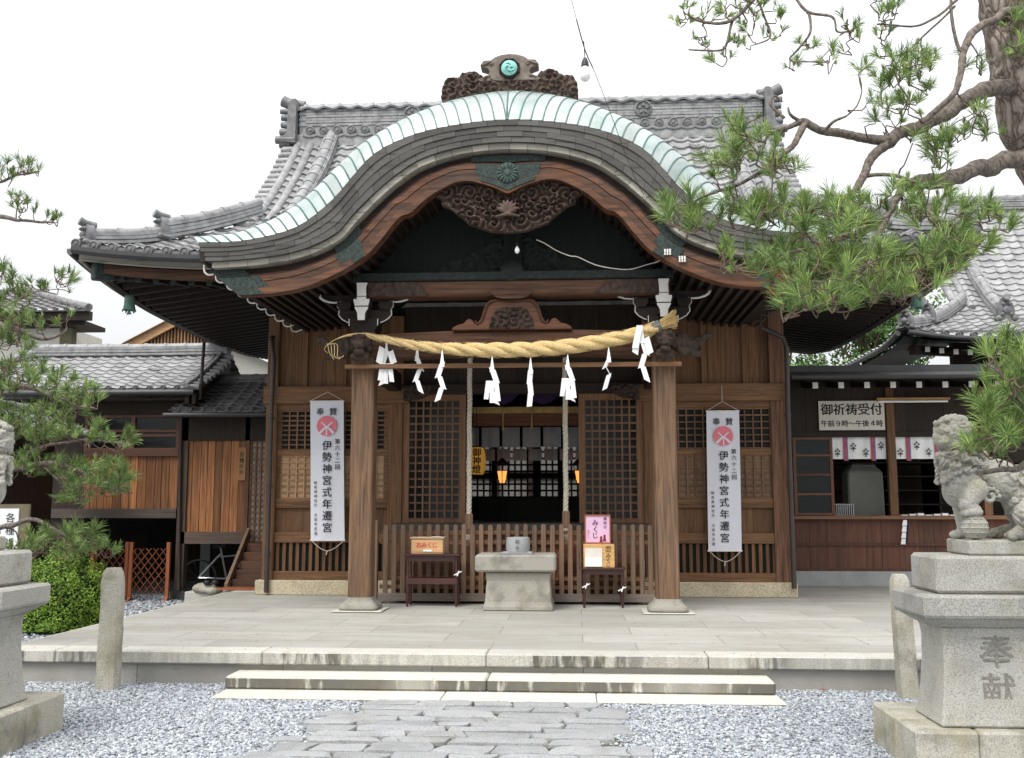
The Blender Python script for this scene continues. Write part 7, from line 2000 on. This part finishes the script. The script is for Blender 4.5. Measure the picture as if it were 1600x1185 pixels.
class Pine:
    def __init__(s, seed):
        s.rng = random.Random(seed); s.nodes = []; s.stem = MB(); s.limb = MB(); s.twig = MB(); s.tufts = []; s.red = []
    def branch(s, pts, r0, r1, n=None, amp=.12, attach=True):
        into = s.limb if attach else s.stem
        P = [at(*p) if not isinstance(p, Vector) else p for p in pts]
        n = n or max(6, len(P) * 7); c = spline(P, n)
        L = sum((c[i + 1] - c[i]).length for i in range(n))
        w = min(.03, L * .02)
        c = [p + Vector((mnoise.noise(p * 5), mnoise.noise(p * 5 + Vector((9, 0, 0))), mnoise.noise(p * 5 + Vector((0, 9, 0))))) * w * (0 if i in (0, n) else 1) for i, p in enumerate(c)]
        if attach: r0, r1 = r0 * .86, r1 * .86
        rs = [(r0 + (r1 - r0) * (i / n) ** .8) * (1 + .10 * math.sin(i * 1.7 + r0 * 90) * (i % 3 == 0)) for i in range(n + 1)]
        tube_rough(into, c, rs, 20 if not attach else 12 if r0 > .05 else 8, amp, s.rng.random() * 50)
        if attach: s.nodes += [(p, r) for p, r in zip(c, rs)]
    def cluster(s, px, py, rx, ry, Y, n, size=.105, count=46, dep=.28, up=.9, red=False, spread=1.15):
        pts = []
        for _ in range(n if n < 18 else int(n * .78)):
            a, q = s.rng.uniform(0, 6.283), math.sqrt(s.rng.random())
            pts.append(at(px + rx * q * math.cos(a), py + ry * q * math.sin(a), Y + s.rng.gauss(0, dep)))
        cen = at(px, py, Y)
        pts.sort(key=lambda p: min((p - q).length for q, _ in s.nodes))
        for p in pts:
            q, r = min(s.nodes, key=lambda t: (t[0] - p).length + (0.25 if t[1] > .04 else 0))
            d = p - q; L = d.length
            if L > .05:
                k = max(3, int(L / .07)); sagv = Vector((s.rng.uniform(-.12, .12), s.rng.uniform(-.12, .12), s.rng.uniform(-.22, -.02))) * L
                c = spline([q, q.lerp(p, .35) + sagv * .8 + Vector((s.rng.gauss(0, .02), 0, s.rng.gauss(0, .02))), q.lerp(p, .7) + sagv + Vector((s.rng.gauss(0, .02), 0, s.rng.gauss(0, .02))), p], k * 2)
                ra = min(r * .75, .0045 + .010 * min(1, L))
                s.twig.tube(c, [ra + (.0035 - ra) * (i / (k * 2)) for i in range(k * 2 + 1)], 5)
                s.nodes += [(x, .006) for x in c[k // 2::2]]
            o = (p - q); o.z = 0
            o = o.normalized() if o.length > 1e-3 else Vector((0, 0, 0))
            dr = Vector((o.x * .6 + s.rng.gauss(0, .3), o.y * .6 + s.rng.gauss(0, .3), up + s.rng.gauss(0, .25)))
            (s.red if red else s.tufts).append((tuple(p), tuple(dr), size * s.rng.uniform(.6, 1.3), int(count * s.rng.uniform(.6, 1.5)), spread * s.rng.uniform(.55, 1.2)))
            if s.rng.random() < .5 and not red:             # upright spring candle
                t = p + dr.normalized() * size * .4
                s.tufts.append((tuple(t), (s.rng.gauss(0, .15), s.rng.gauss(0, .15), 1), size * .6, int(count * .7), .32))
    def finish(s, t, mat, seed, width):
        s.stem.build('trunk', M['bark'], t, smooth=60)
        s.limb.build('branches', M['branch_bark'], t, smooth=60)['kind'] = 'stuff'
        s.twig.build('twigs', M['twig'], t, smooth=60, fix=False)['kind'] = 'stuff'
        T = Vector(t.location)
        f = lambda L: [((p[0] - T.x, p[1] - T.y, p[2] - T.z), d, a, b, c) for p, d, a, b, c in L]
        cr = needles('crown', f(s.tufts), mat, t, seed, width); cr["kind"] = "stuff"
        if s.red: needles('dead_needles', f(s.red), M['needle_red'], t, seed + 1, width)

def m_bark():
    m, n, l, bs = new_mat('plated_pine_bark')
    v = coords(n, l, (1, 1, .32))
    nz = n.new("ShaderNodeTexNoise"); nz.inputs["Scale"].default_value = 9; nz.inputs["Detail"].default_value = 4; l.new(v, nz.inputs["Vector"])
    vv = mixrgb(n, l, 'ADD', .22, v, nz.outputs["Color"])
    vt = n.new("ShaderNodeTexVoronoi"); vt.feature = 'DISTANCE_TO_EDGE'; vt.inputs["Scale"].default_value = 13; l.new(vv, vt.inputs["Vector"])
    r = ramp(n, [(0.0, (.06, .045, .037)), (.06, (.16, .125, .10)), (.3, (.30, .25, .215))]); l.new(vt.outputs["Distance"], r.inputs[0])
    f = noise_tex(n, l, v, 22, 6, .7)
    l.new(mixrgb(n, l, 'OVERLAY', .8, r.outputs[0], f), bs.inputs["Base Color"]); bs.inputs["Roughness"].default_value = .9
    bump(n, l, bs, vt.outputs["Distance"], .9, .04)
    return m
M['bark'] = m_bark()
M['branch_bark'] = plain('branch_bark', (0.15, 0.125, 0.105), 0.9, 0.2, 0, 0.65, 32, 1.0)

# ---- right pine
tp = thing('pine_tree', 'big red pine with thick plated trunk and long boughs before the hall roof', 'pine tree', (5.6, 7.9, 0))
P = Pine(101)
P.branch([Vector((5.7, 8.0, -.1)), Vector((5.5, 7.8, 1.2)), Vector((5.1, 7.55, 2.4)), at(1740, 430, 7.1), at(1668, 300, 7.0), at(1622, 200, 6.9), at(1602, 110, 6.85), at(1580, 20, 6.8), at(1560, -120, 6.8)], .28, .20, 60, .10, False)
for q in (at(1572, 60, 6.8), at(1585, 140, 6.85)): P.nodes.append((q, .1))
P.branch([(1600, 125, 6.8), (1540, 145, 6.6), (1500, 162, 6.4), (1455, 188, 6.2), (1415, 207, 6.1), (1385, 222, 6.0)], .070, .042)
P.branch([(1387, 218, 6.0), (1350, 217, 5.95), (1310, 209, 5.9), (1280, 203, 5.85), (1253, 190, 5.8)], .038, .026)
P.branch([(1253, 190, 5.8), (1230, 200, 5.8), (1205, 208, 5.85), (1195, 222, 5.9)], .022, .010)
P.branch([(1253, 192, 5.8), (1235, 180, 5.78), (1231, 168, 5.78)], .016, .006)
P.branch([(1290, 203, 5.85), (1303, 190, 5.8), (1322, 182, 5.75)], .014, .008)
P.branch([(1256, 195, 5.8), (1240, 225, 5.75), (1215, 248, 5.7), (1192, 268, 5.7), (1160, 285, 5.75), (1120, 300, 5.9)], .026, .009)
P.branch([(1225, 185, 5.8), (1205, 165, 5.8), (1210, 150, 5.8), (1222, 160, 5.8)], .012, .007)
P.branch([(1385, 222, 6.0), (1362, 245, 5.95), (1352, 272, 5.9), (1340, 292, 5.85), (1322, 310, 5.8), (1290, 322, 5.8), (1240, 335, 5.8)], .038, .014)
P.branch([(1352, 275, 5.9), (1375, 273, 5.85), (1400, 275, 5.8), (1430, 285, 5.8)], .016, .010)
P.branch([(1650, 232, 6.9), (1575, 252, 6.7), (1520, 268, 6.4), (1465, 282, 6.2), (1425, 288, 6.05), (1405, 292, 6.0)], .075, .045)
P.branch([(1410, 292, 6.0), (1390, 330, 5.9), (1360, 352, 5.8), (1310, 375, 5.7), (1260, 392, 5.7), (1205, 398, 5.8)], .03, .01)
P.branch([(1430, 288, 6.05), (1455, 330, 5.8), (1470, 360, 5.7), (1500, 370, 5.6)], .022, .01)
P.branch([(1385, 335, 5.9), (1360, 405, 5.6), (1340, 440, 5.5), (1300, 468, 5.5), (1255, 485, 5.5)], .022, .008)
P.branch([(1355, 415, 5.55), (1315, 438, 5.5), (1270, 440, 5.5), (1235, 438, 5.55)], .016, .007)
P.branch([(1345, 430, 5.5), (1375, 455, 5.5), (1420, 462, 5.5), (1460, 440, 5.5)], .014, .007)
P.branch([(1120, 300, 5.9), (1090, 312, 6.0), (1072, 335, 6.1), (1062, 360, 6.1)], .012, .006)
P.branch([(1205, 398, 5.8), (1170, 410, 5.85), (1130, 428, 5.9)], .010, .006)
P.branch([(1605, 10, 6.7), (1560, 28, 6.4), (1525, 48, 6.2), (1508, 85, 6.1), (1498, 118, 6.05), (1490, 150, 6.0), (1460, 175, 6.0), (1440, 192, 6.0)], .035, .018)
P.branch([(1500, 80, 6.1), (1490, 52, 6.1), (1485, 15, 6.1), (1488, -30, 6.1)], .014, .010)
P.branch([(1495, 0, 6.2), (1460, 30, 6.1), (1425, 42, 6.1), (1370, 38, 6.1)], .012, .006)
P.branch([(1492, 10, 6.2), (1440, 60, 6.2), (1410, 85, 6.2), (1375, 88, 6.2)], .009, .005)
P.branch([(1195, -20, 6.4), (1165, 12, 6.3), (1138, 33, 6.2), (1105, 34, 6.2), (1078, 24, 6.2)], .020, .008)
P.branch([(1145, 30, 6.25), (1138, 58, 6.2), (1128, 78, 6.2), (1098, 80, 6.2), (1076, 78, 6.2)], .012, .006)
P.branch([(1232, -20, 6.4), (1258, 18, 6.3), (1300, 28, 6.2), (1308, 50, 6.2), (1335, 48, 6.2)], .014, .006)
P.branch([(1262, 20, 6.3), (1268, 50, 6.2), (1250, 75, 6.2), (1235, 95, 6.2), (1290, 98, 6.2)], .012, .005)
P.branch([(1180, -10, 6.4), (1200, 40, 6.3), (1202, 60, 6.2), (1180, 70, 6.2)], .010, .005)
P.branch([(1760, 600, 6.8), (1680, 690, 5.9), (1610, 722, 5.4), (1560, 738, 5.2), (1525, 738, 5.15)], .03, .012)
P.branch([(1640, 700, 5.5), (1600, 640, 5.3), (1570, 590, 5.2), (1545, 570, 5.2)], .018, .008)
C = P.cluster
for px, py in ((1078, 12), (1062, 40), (1090, 28), (1125, 22), (1098, 68), (1168, 42), (1152, 72), (1220, 30), (1205, 58), (1130, 96), (1265, 72), (1330, 42), (1345, 52), (1305, 82), (1290, 95), (1235, 100), (1385, 60), (1185, 8), (1378, 85)): C(px, py, 16, 10, 6.25, 4, .08, 34, .06, spread=.85)
C(1175, 10, 60, 18, 6.3, 12, .085, 36, .15); C(1385, 18, 22, 22, 6.1, 8, .09, 45, .12)
C(1385, 125, 45, 30, 6.0, 20, .11, 60, .2); C(1435, 115, 35, 35, 6.0, 16, .11, 60, .2); C(1395, 175, 50, 22, 6.0, 18, .105, 55, .2)
C(1455, 225, 35, 25, 6.1, 10, .10, 50, .2); C(1530, 195, 35, 35, 6.3, 14, .10, 46, .25); C(1480, 245, 40, 22, 6.1, 12, .09, 45, .2); C(1520, 100, 25, 20, 6.2, 6, .085, 36, .15)
C(1165, 205, 30, 22, 5.85, 14, .105, 52, .2); C(1140, 262, 38, 28, 5.85, 20, .11, 55, .2); C(1222, 262, 34, 22, 5.75, 14, .10, 46, .2); C(1185, 240, 40, 30, 5.8, 12, .10, 46, .2)
C(1062, 335, 34, 34, 6.05, 20, .12, 60, .2); C(1100, 360, 30, 22, 6.0, 10, .11, 52, .2)
C(1170, 335, 42, 32, 5.85, 24, .12, 60, .25); C(1225, 350, 50, 36, 5.8, 34, .12, 62, .28); C(1295, 345, 48, 38, 5.8, 36, .12, 62, .28); C(1345, 350, 40, 36, 5.8, 26, .115, 58, .28)
C(1150, 410, 36, 24, 5.85, 14, .11, 55, .22); C(1215, 415, 46, 30, 5.7, 22, .12, 60, .25); C(1285, 430, 50, 36, 5.55, 28, .12, 62, .25); C(1350, 425, 44, 38, 5.55, 22, .12, 60, .25)
C(1425, 318, 42, 30, 5.95, 22, .11, 56, .25); C(1475, 345, 40, 34, 5.7, 20, .11, 56, .25); C(1540, 360, 40, 36, 5.6, 18, .125, 62, .2); C(1430, 405, 44, 28, 5.55, 18, .11, 56, .25)
C(1250, 478, 44, 18, 5.5, 14, .12, 56, .2); C(1330, 470, 50, 18, 5.5, 16, .12, 56, .2); C(1390, 450, 36, 22, 5.5, 10, .11, 50, .2)
C(1470, 420, 34, 24, 5.6, 14, .115, 56, .2); C(1420, 455, 40, 20, 5.5, 12, .11, 54, .2); C(1500, 395, 30, 22, 5.6, 10, .115, 56, .15)
C(1208, 450, 18, 16, 5.6, 6, .085, 36, .1, red=True)
C(1578, 600, 36, 36, 5.25, 18, .13, 66, .2); C(1548, 655, 26, 26, 5.15, 12, .125, 70, .12); C(1572, 690, 36, 30, 5.15, 18, .13, 74, .15); C(1605, 620, 30, 60, 5.3, 20, .13, 70, .2); C(1528, 702, 14, 16, 5.15, 6, .115, 60, .1); C(1572, 556, 30, 16, 5.3, 8, .12, 60, .2)
C(1590, 60, 25, 45, 6.5, 18, .12, 60, .2)
C(1720, 250, 90, 140, 7.0, 40, .13, 50, .5); C(1780, 560, 80, 120, 6.0, 30, .13, 50, .5)
P.finish(tp, M['needle'], 11, .0030)

# ---- left pine
tl_ = thing('pine_tree', 'pine with low boughs over the dark passage and azalea bush', 'pine tree', (-5.6, 8.9, 0))
P = Pine(202)
P.branch([Vector((-5.7, 8.9, -.1)), Vector((-5.6, 8.8, 1.2)), Vector((-5.75, 8.9, 2.4)), Vector((-5.6, 8.8, 3.6)), Vector((-5.5, 8.8, 4.8)), Vector((-5.7, 8.9, 6.0)), Vector((-5.6, 8.9, 6.9))], .17, .03, 50, .1)
P.nodes += [(Vector((-5.5, 8.8, 4.8)), .06), (Vector((-5.7, 8.9, 6.0)), .05), (Vector((-5.6, 8.9, 6.8)), .03)]
P.branch([(-190, 470, 8.8), (-80, 360, 8.4), (0, 340, 8.2), (30, 343, 8.2), (60, 347, 8.2), (85, 348, 8.2)], .035, .008)
P.branch([(-180, 330, 8.8), (-60, 290, 8.4), (5, 285, 8.3), (30, 275, 8.3), (60, 268, 8.3)], .025, .006)
P.branch([(25, 343, 8.2), (28, 322, 8.2), (45, 308, 8.2)], .008, .005)
P.branch([(-180, 560, 8.8), (-60, 500, 8.4), (10, 508, 8.2), (40, 520, 8.2), (70, 530, 8.2), (105, 512, 8.2)], .05, .010)
P.branch([(-20, 500, 8.3), (25, 470, 8.2), (60, 455, 8.2), (90, 460, 8.2)], .012, .006)
P.branch([(-180, 640, 8.8), (-60, 590, 8.4), (20, 600, 8.1), (70, 615, 8.0), (120, 632, 8.0), (150, 640, 8.0)], .05, .010)
P.branch([(-200, 740, 8.8), (-60, 720, 8.4), (20, 730, 8.1), (80, 725, 8.0), (120, 735, 8.0), (165, 755, 8.0), (200, 772, 8.0)], .05, .010)
P.branch([(20, 728, 8.1), (60, 700, 8.0), (120, 690, 8.0), (180, 690, 8.0), (205, 700, 8.0)], .02, .007)
P.branch([(70, 730, 8.0), (95, 755, 8.0), (115, 785, 8.0), (135, 778, 8.0)], .014, .006)
P.branch([(-200, 850, 8.8), (-60, 835, 8.2), (10, 822, 8.0), (55, 813, 8.0), (85, 828, 8.0), (110, 838, 8.0), (150, 850, 8.0)], .035, .010)
C = P.cluster
for a in ((20, 265, 28, 14), (55, 262, 18, 14), (48, 325, 22, 12), (82, 340, 14, 8), (8, 275, 12, 20), (25, 318, 18, 14), (95, 432, 14, 14), (105, 450, 10, 14), (70, 448, 12, 12), (35, 455, 22, 16), (100, 505, 14, 12), (60, 508, 18, 12)): C(*a, 8.2, 6, .095, 30, .12, spread=.9)
C(20, 485, 30, 28, 8.2, 14, .10, 42, .2); C(20, 560, 32, 32, 8.15, 20, .10, 44, .2); C(40, 590, 40, 20, 8.1, 20, .10, 46, .2); C(80, 605, 40, 20, 8.0, 22, .10, 48, .2); C(125, 622, 34, 18, 8.0, 20, .10, 50, .2); C(100, 640, 50, 12, 8.0, 16, .10, 46, .2)
C(30, 690, 36, 28, 8.0, 22, .11, 50, .2); C(75, 680, 40, 20, 8.0, 20, .11, 50, .2); C(130, 682, 40, 14, 8.0, 18, .105, 48, .2); C(182, 692, 26, 12, 8.0, 12, .10, 46, .15)
C(60, 728, 40, 20, 8.0, 20, .11, 50, .2); C(105, 735, 34, 18, 8.0, 18, .11, 50, .2); C(135, 760, 36, 20, 8.0, 20, .11, 50, .2); C(185, 762, 26, 16, 8.0, 16, .11, 50, .15); C(30, 738, 30, 14, 8.0, 8, .1, 46, .2); C(110, 785, 24, 10, 8.0, 8, .1, 44, .15)
C(40, 862, 40, 14, 8.0, 14, .11, 50, .2); C(80, 845, 34, 20, 8.0, 16, .11, 50, .2); C(122, 838, 28, 22, 8.0, 14, .11, 46, .15); C(155, 866, 26, 12, 8.0, 10, .10, 42, .15); C(110, 868, 30, 10, 8.0, 8, .1, 42, .15)
C(12, 455, 26, 40, 8.2, 16, .11, 50, .2); C(15, 530, 30, 36, 8.15, 20, .11, 50, .2); C(10, 640, 26, 40, 8.1, 20, .11, 50, .2); C(60, 660, 50, 16, 8.0, 18, .11, 50, .2); C(160, 745, 40, 18, 8.0, 16, .11, 50, .15)
C(-120, 420, 90, 120, 8.5, 36, .12, 40, .4); C(-120, 640, 90, 110, 8.5, 40, .12, 40, .4)
for _z, _n in ((5.2, 26), (5.9, 26), (6.5, 20), (7.0, 12)):                # the top of the tree, above the picture
    for _ in range(_n):
        _q = Vector((-5.9 + P.rng.gauss(-.3, .45), 8.9 + P.rng.gauss(0, .6), _z + P.rng.gauss(0, .2))); _b = min(P.nodes, key=lambda t: (t[0] - _q).length)[0]
        P.twig.tube(spline([_b, _b.lerp(_q, .5) + Vector((0, 0, -.05)), _q], 6), [.012 - .0014 * i for i in range(7)], 5)
        P.tufts.append((tuple(_q), (P.rng.gauss(0, .4), P.rng.gauss(0, .4), 1), .12, 46, 1.1))
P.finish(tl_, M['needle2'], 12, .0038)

# ---- clipped azalea and broad-leaved trees: many small leaves through the crown's volume
def leaf_cloud(name, pts, nrm, size, mat, parent, seed, flat=.75):
    rs = np.random.RandomState(seed); n = len(pts)
    pts = np.array(pts); nrm = np.array(nrm) + rs.normal(0, flat, (n, 3)); nrm /= np.linalg.norm(nrm, axis=1)[:, None]
    a = np.cross(nrm, rs.normal(size=(n, 3))); a /= np.linalg.norm(a, axis=1)[:, None]; b = np.cross(nrm, a)
    s = (size * rs.uniform(.6, 1.25, n))[:, None]
    V = np.stack([pts - a * s, pts - b * s * .42 + nrm * s * .12, pts + a * s, pts + b * s * .42 + nrm * s * .12], 1)
    F = np.arange(n)[:, None] * 4 + np.array([[0, 1, 2, 3]])
    return np_mesh(name, V.reshape(-1, 3), F, mat, parent)
def bush(t, c, r, n, size, mat, seed, lump=.16):
    rs = random.Random(seed); P, N = [], []
    for _ in range(n):
        d = Vector((rs.gauss(0, 1), rs.gauss(0, 1), abs(rs.gauss(0, .9)))).normalized()
        k = 1 + lump * mnoise.noise(d * 2.6 + Vector((seed, 0, 0))) + lump * .6 * mnoise.noise(d * 7)
        q = (1.03 - .26 * rs.random() ** 1.5) * k + (.07 * rs.random() if rs.random() < .04 else 0)
        P.append((d.x * r[0] * q + c[0], d.y * r[1] * q + c[1], d.z * r[2] * q + c[2])); N.append(tuple(d + Vector((0, 0, .5))))
    o = leaf_cloud('crown', P, N, size, mat, t, seed); o["kind"] = "stuff"; return o
az = thing('azalea_bush', 'rounded clipped azalea bush of bright green leaves beside the platform', 'bush', (-5.80, 12.75, 0))
bush(az, (0, 0, .06), (.60, .62, .93), 19000, .020, M['azalea'], 5, .24)
m = MB()
for k in range(9):
    a = k * .7; m.tube(spline([(.05 * math.cos(a), .05 * math.sin(a), -.02), (.2 * math.cos(a), .2 * math.sin(a), .3), (.38 * math.cos(a + .3), .38 * math.sin(a + .3), .6)], 6), [.016 - .0015 * i for i in range(7)], 6)
m.build('stems', M['twig'], az, local=True)
m = MB(); m.lathe([(.46, .03), (.5, .25), (.46, .5), (.3, .74), (.05, .8)], (0, 0, 0), 20); m.build('shaded_core', M['treeleaf'] if False else plain('inner_foliage_shade', (.018, .035, .01), .9, .1, 0, .5, 20), az, local=True)  # solid core whose near-black green paints the shade between the leaves
def tree(loc, H, r, n, size, lab, seed):
    t = thing('broadleaf_tree', lab, 'tree', loc, 'trees behind the office'); rs = random.Random(seed)
    m = MB(); m.tube(spline([(0, 0, -.1), (.1, 0, H * .3), (-.05, .1, H * .6), (0, 0, H * .95)], 16), [.16 * (1 - i / 18) for i in range(17)], 8)
    P, N = [], []
    for k in range(26):
        a, z, q = rs.uniform(0, 6.28), rs.uniform(.42, 1.0), math.sqrt(rs.random())
        c = Vector((r * q * math.cos(a) * (1.25 - z * .6), r * q * math.sin(a) * (1.25 - z * .6), H * z)); rr = rs.uniform(.35, .6) * r * .62
        m.tube(spline([(0, 0, H * (z - .22)), (c.x * .5, c.y * .5, H * (z - .08)), tuple(c)], 6), [.05 - .006 * i for i in range(7)], 5)
        for _ in range(n // 26):
            d = Vector((rs.gauss(0, 1), rs.gauss(0, 1), rs.gauss(0, .7))).normalized(); e = rr * (1 - .5 * rs.random() ** 2)
            P.append(tuple(c + d * e)); N.append(tuple(d + Vector((0, 0, .6))))
    m.build('trunk', M['twig'], t, smooth=60, local=True)
    leaf_cloud('crown', P, N, size, M['treeleaf'], t, seed)["kind"] = "stuff"
tree((8.1, 25.5, 0), 6.7, 2.0, 12000, .075, 'bright green broadleaf tree between the dark eave and the tiled hall', 1)
tree((6.3, 26.5, 0), 6.2, 1.8, 10000, .075, 'lower green broadleaf tree tucked under the hall eave', 2)

# ---- dry needles blown over the paving and gravel
rs = np.random.RandomState(40); n = 420
px_ = np.r_[rs.uniform(-4.3, 4.2, n // 2), rs.normal(2.6, .8, n // 4), rs.normal(-3.0, .7, n - n // 2 - n // 4)]; py_ = rs.uniform(6.4, 12.6, n)
pz_ = np.where(py_ > 9.12, PZ + .006, np.where((py_ > 8.42) & (px_ > -2.2) & (px_ < 2.4), .134, .032)); ok_ = (px_ > -4.4) & ~((np.abs(px_) > 2.75) & (py_ < 7.3))
px_, py_, pz_ = px_[ok_], py_[ok_], pz_[ok_]; n = len(px_); an = rs.uniform(0, 3.14, n); L_ = rs.uniform(.025, .05, n)
dx_, dy_ = np.cos(an) * L_, np.sin(an) * L_; wx, wy = -np.sin(an) * .0022, np.cos(an) * .0022
V = np.stack([np.c_[px_ - dx_ - wx, py_ - dy_ - wy, pz_], np.c_[px_ - dx_ + wx, py_ - dy_ + wy, pz_], np.c_[px_ + wx, py_ + wy, pz_ + .006], np.c_[px_ - wx, py_ - wy, pz_ + .006], np.c_[px_ + dx_, py_ + dy_, pz_ + .002]], 1)
Q = np.arange(n)[:, None] * 5
tag(np_mesh('fallen_needles', V.reshape(-1, 3), np.concatenate([Q + [[0, 1, 2]], Q + [[0, 2, 3]], Q + [[3, 2, 4]]]), plain('dry_needles', (.20, .12, .055), .8, .2)), 'dry brown pine needles scattered on the paving and gravel', 'needles', kind='stuff')
bpy.data.objects.remove(_fo)
bpy.data.curves.remove(_fc)
